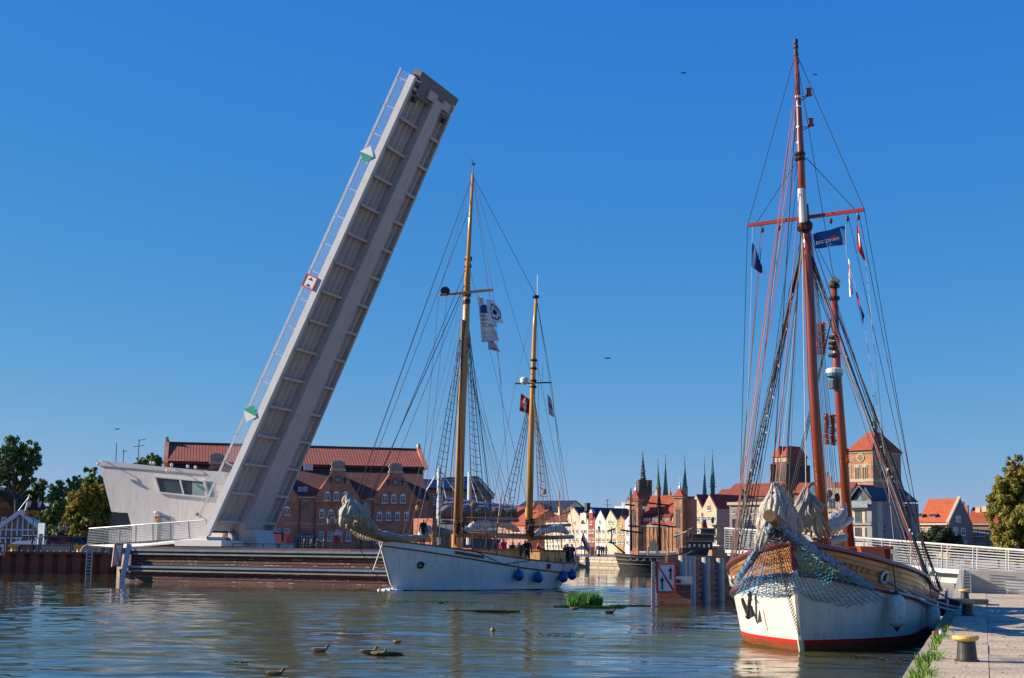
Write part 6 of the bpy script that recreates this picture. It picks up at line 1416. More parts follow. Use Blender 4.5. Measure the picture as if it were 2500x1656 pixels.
for k in range(5): rope('running_line', [at(1966 - k * 3, 575, YM - .2), at(1872 + k * 13, 1235, 35 + k)], .008, (RBLK, RBRN, RWHT)[k % 3], S1)
# booms and furled sails on deck
b = B(); furl(b, [at(1990, 1318, 41.8), at(2030, 1280, 43.5), at(2066, 1246, 45.5)], .24, 9, 14, 22); b.build('furled_sail', CANV, S1, smooth=True)
B().tube([at(1985, 1332, 41.5), at(2078, 1268, 46.2)], .1, 8).build('boom', PINED, S1, smooth=True)
b = B()
for q in range(9): 
    c = lerp(at(1992, 1316, 41.8), at(2064, 1248, 45.5), q / 8); b.tube([c + V(0, .26 * math.sin(t_), .27 * math.cos(t_)) for t_ in [2 * PI * i / 8 for i in range(9)]], .014, 4)
b.build('sail_tie', NETD, S1, stuff=True)
B().tube([at(1990, 1345, 41.3), at(2060, 1316, 45)], .12, 8).build('gaff', PINED, S1, smooth=True)
b = B(); furl(b, [at(2000, 1338, 41.6), at(2070, 1305, 45.4)], .13, 4, 10, 14); b.build('furled_sail', CANV, S1, smooth=True)
B().tube([at(1943, 1325, 37.5), at(2003, 1327, 41)], .05, 8).build('jib_boom', RAIL, S1)
for q in range(7): p = at(1988 + q * 6, 1322 + (q % 3) * 6, 40.6); B().tube([p + V(.05 * math.cos(t_), 0, -.22 * (1 - math.cos(t_)) * .9) for t_ in [2 * PI * i / 8 for i in range(9)]], .014, 4).build('rope_coil', RWHT if q % 2 else RBRN, S1)
for k, px in enumerate((2042, 2052, 2060)): B().tube([at(px, 1300, 45), at(px + 2, 1385, 45)], .06, 6).build('rope_hank', RWHT, S1)
# wheelhouse and deck gear
wh = Fr(RH.w(10.4, 1.35, RH.zd(11) - .55), math.atan2(A_.y, A_.x))
whm = mat('wheelhouse_red', (.17, .02, .018), .35, coat=.3)
w_ = B(wh).box(0, 2.4, .1, 2.4, 0, 1.8).build('wheelhouse', whm, S1); B(wh).box(-.12, 2.5, 0, 2.5, 1.8, 1.88).build('wheelhouse_roof', RAIL, S1)
B(wh).box(-.03, -.001, 1.2, 2.1, 1.15, 1.65).build('window', GLASS, w_); B(wh).box(-.03, -.001, .3, 1.0, 1.15, 1.65).build('window', GLASS, w_); B(wh).box(.4, 1.9, .07, .099, 1.1, 1.66).build('window', GLASS, w_)
B(wh).box(-3.6, -1.2, .9, 2.3, .1, .55).build('deck_hatch', VARN[0], S1)
B(wh).tube([(-.25, .0, .4), (-.25, .0, 1.1)], .05, 8).build('stanchion', STEEL, S1)
for k in range(8): t_ = 6.5 + k * .9; B().tube([onhull(t_, RH.zd(t_), 1, -.05), onhull(t_, RH.zd(t_) + .55, 1, -.05)], .015, 5).build('stanchion', STEEL, S1)
B().tube([onhull(6.5 + k * .9, RH.zd(6.5 + k * .9) + .55, 1, -.05) for k in range(8)], .012, 5).build('guard_wire', STEEL, S1)
p = at(2100, 1335, 45.2); B().prism([p, p + V(.75, 0, -.06), p + V(.8, 0, -.5), p + V(.45, 0, -.42), p + V(.05, 0, -.2)], (0, .5, 0)).build('boat_stern_board', mat('orange_varnish', (.4, .1, .02), .3, coat=.4), S1)
p = at(1992, 1320, 40.4)
for px in (1980, 2014): q = at(px, 1290, 40.6); B().tube([q + V(0, 0, -.25), q, q + V(.06 if px > 2000 else -.06, 0, .16)], .04, 6).build('belaying_horn', RAIL, S1)
b = B()
for q in range(26): a = 2 * PI * q / 26; b.ball(at(2001, 1315, 41) + V(.21 * math.cos(a), .21 * math.sin(a), .03 * (q % 2)), .035, n=5, m=4, mi=q % 2)
b.build('parrel_bead', [SCR, STONE], S1, stuff=True)
for (px, py) in ((2025, 1206), (2044, 1215)): B().ball(at(px, py, 44), .09, .06, .14, n=10).build('pulley_block', SCR, S1)
# flags
yw = YM
fb1 = flag('blue flag with a small red and white logo under the red crosstree', 'flag', (at(2063, 551, yw - .4), at(1984, 572, yw), at(1991, 608, yw), at(2065, 597, yw - .4)), [mat('flag_blue', (.01, .1, .28), .8)], None, 1.6, .05)
rf = V(1, 0, 0); p = at(2050, 588, yw - .62)
text('HANSE SAIL', .13, Fr(at(2020, 592, yw - .62), 0, ex=(at(1, 1, 1) * 0 + V(-.97, .1, -.2)).normalized(), ez=V(-.15, 0, 1)), SIGNW, fb1, 'lettering')
B().prism([at(2050, 578, yw - .6), at(2034, 573, yw - .6), at(2022, 583, yw - .6), at(2040, 586, yw - .6)], (0, -.01, 0)).build('emblem', HRED, fb1)
flag('dark blue flag hanging limp below the left end of the red crosstree', 'flag', (at(1837, 590, yw + .6), at(1848, 612, yw + .6), at(1868, 674, yw + .5), at(1834, 652, yw + .6)), [mat('flag_navy', (.01, .05, .18), .8)], None, 1.2, .06)
flag('red pennant with a small white cross below the right end of the crosstree', 'flag', (at(2092, 546, yw - .7), at(2097, 560, yw - .7), at(2115, 641, yw - .7), at(2093, 612, yw - .7)), [mat('flag_red', (.5, .015, .02), .8), SIGNW], None, 1, .05, lambda u, v: 1 if .25 < u < .4 and .3 < v < .8 else 0)
flag('long white pennant with red and blue marks under the blue flag', 'flag', (at(2069, 622, yw - .6), at(2073, 640, yw - .6), at(2084, 718, yw - .6), at(2074, 726, yw - .6)), [SIGNW, mat('flag_red', (1, 0, 0)), mat('flag_mark_blue', (.04, .12, .3), .8)], None, 1, .05, lambda u, v: 1 if .3 < u < .42 else (2 if u > .6 and int(u * 14) % 2 and .2 < v < .7 else 0))
flag('blue and red pennant hanging lowest of the signal flags', 'flag', (at(2088, 706, yw - .6), at(2095, 722, yw - .6), at(2111, 772, yw - .6), at(2106, 797, yw - .6)), [mat('flag_navy', (.01, .05, .18)), mat('flag_red', (1, 0, 0))], None, 1, .05, lambda u, v: 1 if v < .45 and u > .3 else 0)
for a, c in (((2064, 549), (2066, 622)), ((2066, 620), (2090, 705)), ((2092, 545), (2093, 520)), ((1836, 595), (1838, 553)), ((2111, 797), (2200, 1370)), ((2114, 640), (2185, 1350)), ((1836, 650), (1815, 1330))): rope('signal_halyard', [at(*a, yw - .5), at(*c, yw - .5)], .007, RWHT, S1)
# fenders and lines
FEN = mat('fender_white', (.55, .55, .52), .5, var=.1, scale=4, dirt=(.35, .33, .3)); FENB = mat('fender_tip_navy', (.01, .02, .06), .5)
for t_, zc, h, r_, lab in ((2.0, .95, 1.0, .22, 'large white cylindrical fender with dark tips on the shaded side of the moored ship'), (6.2, .62, .8, .2, 'white fender squeezed between the hull and the quay')):
    c = onhull(t_, zc, 1, r_ + .03); c = max((onhull(t_, z_, 1, r_ + .03) for z_ in (zc, zc + h * .5)), key=lambda q: (q - RH.o).dot(RH.n)); c = V(c.x, c.y, zc)
    t = thing('fender', lab, 'fender', c, 'white fenders of the moored ship')
    B().lathe(c, [(r_ * .35, -h * .42), (r_ * .85, -h * .36), (r_, -h * .26), (r_ * 1.02, h * .25), (r_ * .8, h * .36), (r_ * .4, h * .42)], 18).build('body', FEN, t, smooth=True)
    B().lathe(c, [(.01, -h * .52), (r_ * .5, -h * .38)], 12).build('tip', FENB, t); B().lathe(c, [(r_ * .55, h * .38), (r_ * .2, h * .5)], 12).build('tip', FENB, t)
    B().tube([c + V(0, 0, h * .5), onhull(t_, RH.zd(t_), 1, .03)], .022, 6).build('lanyard', RRED, t)
bo = on(2363, 1500, QZ)
f_ = hull_fr(1.75, zr(1.75) + .34, 1, .05).o
for i, (dz, m_) in enumerate(((0, RWHT), (-.05, mat('rope_grey_blue', (.3, .38, .42), .8)))):
    o = rope('mooring_line', [f_ + V(0, 0, dz), bo + V(-.12 + .2 * i, -.1, .16 - .1 * i)], .03, m_, None, .12 + .08 * i, 8); tag(o, ('white mooring line from the hawse ring of the moored ship to the second bollard', 'grey blue mooring line hanging just below the white one')[i], 'rope')
o = rope('mooring_line', [L_(9, 1), on(2358, 1466, QZ) + V(0, 0, .1)], .022, RBLK, None, .2, 6); tag(o, 'thin black mooring line from the stern rail to the third bollard', 'rope')
rope('bow_line', [hull_fr(3.0, zr(3.0) + .34, -1, .05).o, onhull(2.6, zr(2.6) + .15, -1, .06), onhull(1.6, zr(1.6) + .1, -1, .12)], .02, RWHT, S1)
# ---------------------------------------------------------------- white two-masted ship under way
A2 = V(.72, .694, 0); N2 = V(.694, -.72, 0)
LH = Hull((-6.55, 82.2, 0), A2, N2, 1.95, 2.25, 6.5, 6.0, 13.5, 5.0, .38, [(-1.4, 2.95), (0, 2.78), (2, 2.5), (5, 2.12), (8, 1.8), (11, 1.58), (14, 1.55), (16, 1.66)], 1.1, 2.0)
S2 = ship_thing('sailing_ship', 'white two masted ship under way with golden masts and blue ball fenders', LH.w(6, 0, 0))
HW2 = mat('hull_white_glossy', (.84, .79, .72), .22, var=.08, scale=1.1, stretch=(2, 2, .35), dirt=(.68, .63, .55), bump=.05, bscale=.8, coat=.4); TRIM = mat('teak_trim', (.2, .085, .03), .4)
ship2_rail = lambda t: LH.zd(t)
zb2 = lambda t: LH.zd(t) - interp([(-1.4, .3), (3, .42), (9, .5), (14, .55)], t)
for side in (-1, 1):
    fl = side > 0
    B().grid(LH.strip(-.6, .05, side, nv=2), flip=fl).build('bottom_plating', mat('bottom_dark_red', (.06, .012, .012), .6), S2, smooth=True)
    B().grid(LH.strip(.05, lambda t: zb2(t) + .01, side, nu=46, nv=7), flip=fl).build('hull_side', HW2, S2, smooth=True)
    B().grid(LH.strip(lambda t: zb2(t) + .01, lambda t: LH.zd(t), side, nv=2, off=0), flip=fl).build('bulwark', HW2, S2, smooth=True)
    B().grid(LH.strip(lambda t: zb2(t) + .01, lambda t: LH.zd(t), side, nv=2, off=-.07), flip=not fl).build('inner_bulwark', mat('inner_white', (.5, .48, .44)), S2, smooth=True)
    LH.tube(zb2, .02, .045, 6, side=side).build('rubbing_strake', TRIM, S2, smooth=True); LH.tube(lambda t: LH.zd(t) + .02, .0, .045, 6, side=side).build('cap_rail', TRIM, S2, smooth=True)
B().grid(LH.deck(lambda t: LH.zd(t) - .45), flip=True).build('deck', DECKM, S2)
P = [[LH.w(LH.te(z), y * LH.hb(LH.te(z) - .02, z), z) for z in (.9, 1.2, 1.66)] for y in (-1, 0, 1)]
B().tube([LH.w(LH.ts(z) - .02, 0, z) for z in (-.3, .4, 1.1, 1.9, 2.7)], .07, 6).build('stem_band', mat('stem_gilt_white', (.6, .57, .45), .4), S2)
def on2(t, z, side=1, off=.02): return LH.w(t, side * (LH.hb(t, z) + off), z)
def fr2(t, z, off=.02):
    p = on2(t, z, 1, off); q = on2(t + .3, z, 1, off); ex = (q - p).normalized(); up = (on2(t, z + .2, 1, off) - p).normalized(); return Fr(p, 0, ex=ex, ey=up.cross(ex).normalized(), ez=up)
f_ = fr2(3.0, zb2(3) + .15, .004)
P = []
for i in range(9): t_ = 2.9 + 2.0 * i / 8; P.append([on2(t_, zb2(t_) + .13, 1, .015), on2(t_, zb2(t_) + .3, 1, .015)])
B().grid(P, flip=True).build('name_board', mat('board_brown', (.17, .07, .02), .5), S2)
f_ = fr2(10.3, zb2(10.3) + .12); B(f_).box(-.16, .16, -.03, .02, 0, .32).build('hawse_plate', TRIM, S2); B(f_).prism([(.1 * math.cos(2 * PI * i / 10), -.035, .16 + .11 * math.sin(2 * PI * i / 10)) for i in range(10)], (0, -.01, 0)).build('hawse_hole', DARK, S2)
f_ = fr2(1.1, 1.45, .03); B(f_).tube([(.16 * math.cos(a), -.03, .16 * math.sin(a)) for a in [2 * PI * i / 12 for i in range(13)]], .06, 6).build('hawse_ring', BLACK, S2)
rope('anchor_chain', [f_.o, on2(3.6, LH.zd(3.6), 1, .0)], .03, RBLK, S2, .0)
rope('anchor_warp', [on2(4.4, LH.zd(4.4), 1, .05), on2(6.3, zb2(6.3), 1, .2), on2(8.7, LH.zd(8.7), 1, .03)], .022, RBLK, S2)
b = B()
for q in range(22):
    t_ = 7.2 + (q % 6) * .24 + (q // 6) * .05; z = 1.25 - (q // 6) * .16; b.ball(on2(t_, z, 1, .0), .028, n=6, m=4)
b.build('scupper', DARK, S2, stuff=True)
# bow wave
b = B(); c = LH.w(-.1, 0, 0)
for _ in range(60):
    a = random.uniform(0, 1); p = c + LH.a * (a * 1.1 - .35) + LH.n * random.uniform(-.15, .35) + V(-.5 * random.random(), -.1, .02); b.ball(p, random.uniform(.05, .15), random.uniform(.05, .12), random.uniform(.03, .13), n=7, m=4, wob=.2)
stuff(b.build('bow_foam', mat('foam', (.75, .76, .76), .8)))
# bowsprit with net and furled jib
b0 = LH.w(.6, 0, 2.7); bt = V(0, 0, 0); bt = at(846, 1282, 78.6)
bm = at(935, 1322, 81.2)
spr = B().tube([at(1050, 1318, 83.6), bm + V(0, 0, .12), lerp(bm, bt, .5) - V(0, 0, .02), bt], [.15, .17, .14, .09], 10).build('bowsprit', mat('oiled_spar', (.38, .16, .04), .35, var=.3, coat=.3), S2, smooth=True)
b = B(); furl(b, [at(1048, 1310, 83.3), at(985, 1316, 82.2), at(935, 1308, 81), at(890, 1290, 79.8), at(862, 1276, 79)], .24, 21, 14, 30); b.build('furled_headsail', mat('grey_canvas', (.3, .27, .22), .85, var=.3, scale=4, bump=.5, bscale=8), S2, smooth=True)
g = at(857, 1222, 79); b = B()
for i, (px, py, Y, r_) in enumerate(((832, 1284, 78.8, .2), (842, 1272, 78.7, .3), (856, 1262, 78.7, .3), (868, 1268, 78.8, .3), (885, 1280, 79.2, .28), (900, 1290, 79.6, .28), (920, 1300, 80, .2), (878, 1255, 79, .3), (848, 1240, 78.9, .22))):
    for w_ in range(3): drop(b, g + V(random.uniform(-.1, .1), 0, random.uniform(0, .2)), at(px + random.uniform(-5, 5), py + random.uniform(-6, 4), Y), r_ * .68, i * 2 + w_ + 40)
for q_, (px, py) in enumerate(((846, 1206), (852, 1212), (893, 1228), (899, 1236), (888, 1240))): drop(b, at(px, py, 79), at(px + (6 if px < 870 else -12), py + 34, 79), .2, 90 + q_)
b.build('furled_jib', CANV, S2, smooth=True, stuff=True)
b = B(); 
for s_ in (-1, 1):
    P0 = [lerp(bt, bm, u) + V(0, 0, -.02) for u in [i / 14 for i in range(15)]]
    for i in range(15):
        u = i / 14; w_ = .5 * math.sin(u * 1.9); q = P0[i] + LH.n * (s_ * w_ * .5) - V(0, 0, .28 * math.sin(PI * min(1, u + .12)) + .06)
        b.tube([P0[i], (P0[i] + q) / 2 + LH.n * s_ * .06, q], .02, 3, caps=False)
        if i: b.tube([q0_, q], .022, 3, caps=False); b.tube([q0_, P0[i]], .016, 3, caps=False)
        q0_ = q
b.build('bowsprit_net', mat('net_cream', (.5, .42, .28), .8, var=.5, scale=5), S2, stuff=True)
st = at(910, 1396, 80.3)
B().tube([bm - V(0, 0, .05), st], .04, 6).build('dolphin_striker', WHITE, S2); rope('martingale_chain', [bt, st], .02, RBLK, S2); rope('martingale_chain', [st, at(952, 1428, 82)], .02, RBLK, S2)
# masts
Y1, Y2 = 84.6, 90.2
M1 = [at(1116, 1330, Y1), at(1128, 990, Y1), at(1136, 830, Y1), at(1143, 632, Y1)]
fm2 = B().tube(M1, [.27, .25, .23, .17], 14).build('foremast', PINE, S2, smooth=True)
B().tube([at(1139, 720, Y1 - .2), at(1147, 560, Y1 - .15), at(1154, 425, Y1 - .1)], [.14, .12, .08], 10).build('topmast', PINE, S2, smooth=True)
B().tube([at(1131, 832, Y1), at(1134, 785, Y1)], .235, 12).build('mast_collar', DARK, fm2)
for py, r_ in ((632, .22), (650, .2), (720, .24), (735, .22), (740, .2)): B().lathe(at(1143 - (py - 632) * .04, py, Y1), [(r_, -.12), (r_ * 1.15, 0), (r_, .12)], 10).build('mast_band', SCR, fm2)
B().tube([at(1154, 425, Y1), at(1156, 402, Y1), at(1152, 392, Y1), at(1151, 386, Y1)], .03, 5).build('wind_vane', DARK, fm2); B().tube([at(1152, 402, Y1), at(1161, 400, Y1)], .05, 5).build('wind_vane', DARK, fm2)
y0_, y1_ = at(1072, 721, Y1 - .9), at(1203, 708, Y1 + .3)
B().tube([y0_, y1_], [.07, .09], 8).build('crosstree_yard', PINE, S2)
q = at(1087, 711, Y1 - .8); B().tube([q, q + V(0, .1, 0)], .28, 12).build('yard_drum', SCR, fm2)
M2 = [at(1291, 1322, Y2), at(1297, 1060, Y2), at(1301, 930, Y2), at(1305, 800, Y2), at(1309, 722, Y2)]
mm2 = B().tube(M2, [.22, .2, .17, .13, .09], 12).build('mainmast', PINE, S2, smooth=True)
for py in (880, 900, 930, 945, 725): B().lathe(at(1302 + (930 - py) * .03, py, Y2), [(.16, -.1), (.24, 0), (.16, .1)], 10).build('mast_band', SCR, mm2)
B().tube([at(1258, 937, Y2 - .5), at(1346, 934, Y2 + .3)], .05, 6).build('spreader', SCR, mm2)
q = at(1280, 930, Y2 - .5); B().lathe(q, [(.1, -.25), (.24, -.12), (.27, 0), (.27, .14), (.18, .22)], 14).build('radar_dome', WHITE, mm2)
for px, y0, y1 in ((1312, 722, 672), (1325, 934, 890)): B().tube([at(px, y0, Y2), at(px, y1, Y2)], .015, 4).build('aerial', WHITE, mm2)
# gaffs, booms, furled sails
for (p, q, r_, m_) in (((1128, 1268, Y1), (1264, 1270, Y2 - 1.5), .13, PINED), ((1122, 1306, Y1 - .2), (1286, 1310, Y2 - .4), .16, mat('amber_spar', (.42, .15, .03), .3, var=.3, coat=.4)), ((1296, 1287, Y2), (1392, 1282, Y2 + 4), .1, PINED), ((1298, 1314, Y2), (1398, 1311, Y2 + 4), .13, PINED)):
    B().tube([at(*p), at(*q)], r_, 8).build('spar', m_, S2, smooth=True)
for (pts, r_, sd) in (([(1137, 1300, Y1), (1160, 1281, Y1 + .9), (1200, 1276, Y1 + 2.5), (1235, 1280, Y1 + 3.8), (1270, 1298, Y1 + 5)], .27, 1), ([(1300, 1308, Y2), (1325, 1296, Y2 + 1), (1355, 1290, Y2 + 2.2), (1375, 1293, Y2 + 3), (1388, 1304, Y2 + 3.6)], .24, 2)):
    b = B(); furl(b, [at(*p) for p in pts], r_, sd, 14, 28); b.build('furled_sail', mat('pale_canvas', (.5, .48, .46), .85, var=.2, scale=3, bump=.5, bscale=7), S2, smooth=True)  # pale greyish canvas, one mottled tone all round
for px, Y in ((1121, Y1 - .3), (1293, Y2 - .2)):
    b = B(); rn = random.Random(px)
    for _ in range(70): p = at(px + rn.uniform(-10, 11) * (84 / Y), rn.uniform(1268, 1308), Y + rn.uniform(-.2, .2)); b.ball(p, rn.uniform(.05, .12), rn.uniform(.05, .1), rn.uniform(.06, .2), n=5, m=4)
    b.build('coiled_line_bundle', mat('coil_dark', (.07, .045, .03), .8), S2, stuff=True)
B().box(-.26, .26, -.26, .26, 0, .9).build('mast_coat', PINE, S2) if 0 else B().lathe(M1[0] - V(0, 0, .25), [(.33, 0), (.33, .85)], 8).build('mast_coat', mat('yellow_varnish', (.55, .26, .05), .35, coat=.3), S2)
# rigging
hA = at(1138, 735, Y1); hB = at(1301, 940, Y2)
for (h, ts_, n_) in ((hA, (4.0, 4.6, 5.2, 5.8), 30), (hB, (9.6, 10.2, 10.8, 11.3), 20)):
    for side in (-1, 1):
        sh = []
        for k, t_ in enumerate(ts_): e = on2(t_, LH.zd(t_), side, .1); sh.append((h + V(0, .03 * k, -.08 * k), e)); rope('shroud', [sh[-1][0], e], .026, RBRN if side > 0 else RBLK, S2)
        b = B(); ratlines(b, sh[0], sh[2], n_, .017, .12, .93); b.build('ratline', RBLK, S2, stuff=True)
        b = B()
        for s_ in range(4): 
            for q in range(5): b.ball(lerp(*sh[s_], .93 + .012 * q), .04, n=5, m=4)
        b.build('deadeye', SCR, S2, stuff=True)
tip1 = at(1154, 428, Y1); tip2 = at(1309, 724, Y2)
for a, c, r_ in ((tip1, at(866, 1225, 79), .018), (at(1150, 500, Y1), at(878, 1218, 79.3), .018), (tip1, at(861, 1232, 79), .014), (at(1140, 650, Y1), at(902, 1228, 79.6), .022), (at(1137, 690, Y1), at(894, 1232, 79.5), .03), (at(1137, 700, Y1), at(925, 1235, 80), .016), (tip1, tip2, .022), (tip1, at(1225, 940, 87), .014), (tip1, at(1300, 925, Y2), .014), (at(1143, 640, Y1), at(1290, 1240, 90), .014), (tip2, at(1258, 938, Y2), .014), (tip2, at(1346, 934, Y2), .014), (at(1346, 934, Y2), on2(12.5, 1.6, 1, .05), .014), (tip2, on2(13.5, 1.6, -1, .05), .016), (tip2, on2(13.8, 1.6, 1, .05), .016), (at(1258, 938, Y2), on2(9, 1.75, -1, .05), .013),
                 (y0_, on2(3.4, 2.3, -1, .1), .013), (lerp(y0_, y1_, .15), on2(3.8, 2.3, -1, .1), .012), (y1_, on2(7.4, 1.9, 1, 0), .013), (tip1, y0_, .013), (tip1, y1_, .013), (at(1300, 1000, Y2), at(1392, 1282, Y2 + 4), .014), (at(1304, 850, Y2), at(1394, 1310, Y2 + 4), .014), (at(1131, 870, Y1), at(1264, 1270, Y2 - 1.5), .014), (at(1134, 800, Y1), at(1245, 1268, 88.5), .014)):
    rope('stay', [a, c], r_, RBRN, S2)
for k in range(9): rope('running_line', [at(1140 - k * 1.2, 660 + 25 * k, Y1 + .2), at(1150 + k * 13, 1300, Y1 + 1.0 + .4 * k)], .012, (RBRN, RBLK, RBRN)[k % 3], S2)
for k in range(7): rope('running_line', [at(1120 + k, 760 + 20 * k, Y1 - .3), on2(1.6 + .35 * k, 2.5, 1 if k % 2 else -1, -.1)], .012, (RBRN, RWHT, RBRN)[k % 3], S2)
for k in range(6): rope('running_line', [at(1303, 945 + 14 * k, Y2 + .2), at(1316 + k * 13, 1300, Y2 + 1 + .4 * k)], .012, RBRN, S2)
for k in range(4): rope('halyard', [at(1132 - k, 780, Y1 - .2), at(1114 - k * 2, 1330, Y1 - .3)], .016, RBRN, S2)
for px, py in ((1154, 1232), (1329, 1201), (1019, 1240), (1306, 1232)): B().ball(at(px, py, 84), .12, .1, .17, n=8).build('pulley_block', PINE, S2)
B().tube([at(1371, 1340, 94), at(1365, 1200, 94)], [.07, .035], 6).build('flag_pole', PINE, S2)
B().tube([at(1209, 1330, 86), at(1225, 1200, 86.5)], [.05, .04], 6).build('boat_hook', PINED, S2)
# deckhouses
def deckhouse(t0, t1, hw, h, nwin, lab):
    f_ = Fr(LH.w(t0, hw, LH.zd((t0 + t1) / 2) - .5), math.atan2(A2.y, A2.x)); L = t1 - t0
    dh = B(f_).box(0, L, 0, 2 * hw, 0, h).build('deckhouse', PK, S2); B(f_).box(-.1, L + .1, -.1, 2 * hw + .1, h, h + .07).build('deckhouse_roof', TRIM, S2)
    n = int(L / .32)
    for q in range(n): B(f_).box(q * L / n + .012, (q + 1) * L / n - .012, -.03, -.001, .05, h - .05).build('panel', VRN2[q % 3], dh)
    for q in range(nwin): x = L * (q + .6) / nwin; B(f_).tube([(x, -.03, h * .55), (x, -.09, h * .55)], .13, 12).build('porthole_ring', GOLD, dh); B(f_).tube([(x, -.08, h * .55), (x, -.1, h * .55)], .095, 10).build('porthole', DARK, dh)
PK = mat('deckhouse_core', (.3, .14, .04), .5); VRN2 = [mat('deckhouse_board_%s' % k, c, .35, var=.25, coat=.3) for k, c in (('a', (.5, .23, .05)), ('b', (.42, .18, .04)), ('c', (.56, .27, .07)))]
deckhouse(5.2, 9.6, .85, 1.0, 3, ''); deckhouse(10.9, 13.2, .8, 1.25, 2, '')
b = B()
for t_ in (.9, 1.5): B(Fr(LH.w(t_, -.1, 2.62), math.atan2(A2.y, A2.x))).box(0, .3, 0, .35, 0, .3).build('deck_box', VRN2[2], S2)
for q in range(12): t_ = 5.5 + q * .72; z = LH.zd(t_); B().tube([on2(t_, z, 1, -.02), on2(t_, z + .32, 1, -.02)], .014, 6).build('belaying_pin', STEEL, S2)
b = B(); furl(b, [LH.w(1.9, 0, 2.95), LH.w(2.2, .2, 3.4), LH.w(2.5, .1, 3.6)], .35, 8, 10, 8); b.build('folded_staysail', CANV, S2, smooth=True)
# fenders
FB = mat('fender_blue', (.01, .09, .32), .35, var=.1)
for t_, z, lab in ((7.6, .85, 'blue ball fender on the white ship, first from the bow'), (9.25, .72, 'blue ball fender on the white ship, second from the bow'), (11.75, .72, 'blue ball fender on the white ship, third from the bow'), (13.2, .85, 'blue ball fender nearest the stern of the white ship')):
    c = on2(t_, z, 1, .3); t = thing('ball_fender', lab, 'fender', c, 'blue ball fenders on the white ship')
    B().ball(c, .3, .3, .31, n=18, m=12).build('ball', FB, t, smooth=True); B().lathe(c, [(.26, .16), (.13, .34), (.05, .42)], 12).build('neck', FB, t, smooth=True)
    B().tube([c + V(0, 0, .4), on2(t_, LH.zd(t_), 1, .02)], .015, 4).build('lanyard', RBLK, t)
# flags
flag('tall white banner with dark and grey lettering streaming behind the tall golden mast', 'banner', (at(1167, 723, Y1 + .4), at(1182, 727, Y1 + .6), at(1216, 832, Y1 + 1), at(1177, 836, Y1 + .6)), [SIGNW], None, 1.2, .12)
bn = bpy.data.objects['banner']; bf = Fr(at(1171, 768, Y1 + .25), 0, ex=V(1, .25, -.06).normalized(), ez=V(-.03, 0, 1))
INK = mat('banner_ink', (.015, .015, .02)); GRY = mat('banner_grey_ink', (.3, .3, .33))
b = B(bf); b.prism([(0.05, -.1, .1), (.55, -.1, .1), (.55, -.1, .62), (.3, -.1, .62), (.05, -.1, .5)], (0, -.01, 0)); b.build('emblem', mat('ink_blue', (.02, .08, .25)), bn)
for s_, sz, dz, mm_ in (('MIESZKO', .2, -.18, INK), ('HEWELIUSZ', .17, -.4, INK), ('TOUR', .36, -.78, INK), ('BALTIC', .3, -1.2, GRY), ('CORPORATE', .17, -1.45, GRY), ('REGATTA', .17, -1.68, GRY)): text(s_[:6] if sz < .25 else s_, sz, bf.sub(.08, -.12, dz), mm_, bn, 'lettering', .01, 'LEFT')
fl2 = flag('white flag with a round dark emblem overlapping the banner behind the golden mast', 'flag', (at(1187, 730, Y1), at(1209, 737, Y1 + .2), at(1232, 788, Y1 + .5), at(1192, 790, Y1)), [SIGNW, INK], None, 1.3, .12, lambda u, v: 1 if (.08 < (u - .6) ** 2 + (v - .5) ** 2 < .13) or ((u - .6) ** 2 + (v - .5) ** 2 < .02) else 0, 20, 16)
flag('small pale pink flag below the white banner', 'flag', (at(1191, 828, Y1), at(1206, 834, Y1), at(1222, 860, Y1), at(1192, 853, Y1)), [mat('flag_pink', (.55, .35, .4)), REDP], None, 1, .05, lambda u, v: 1 if .3 < u < .8 and int(v * 9) % 3 == 1 else 0)
flag('red city flag with pale crosses left of the rear golden mast', 'flag', (at(1272, 960, Y2), at(1292, 975, Y2), at(1294, 1012, Y2), at(1268, 1003, Y2)), [mat('flag_red', (1, 0, 0)), SIGNW], None, 1, .06, lambda u, v: 1 if (abs(u - .5) < .07 and v > .2) or (abs(v - .4) < .06 and .3 < u < .7) or (abs(v - .68) < .06 and .3 < u < .7) else 0, 16, 12)
flag('white flag with a faded pink cross right of the rear golden mast', 'flag', (at(1336, 961, Y2), at(1346, 975, Y2), at(1354, 1020, Y2), at(1340, 1012, Y2)), [mat('flag_pale', (.6, .52, .55)), mat('flag_pink2', (.5, .12, .15))], None, 1, .06, lambda u, v: 1 if .35 < v < .6 or .4 < u < .55 else 0)
B().tube([at(1415, 1344, 94.5), at(1427, 1295, 94.5)], .03, 5).build('ensign_staff', PINED, S2)
flag('white over red ensign drooping from the stern staff of the white ship', 'flag', (at(1424, 1300, 94.5), at(1440, 1336, 94.6), at(1430, 1343, 94.7), at(1419, 1316, 94.4)), [SIGNW, mat('flag_red', (1, 0, 0))], None, 1, .05, lambda u, v: 0 if v < .45 else 1)
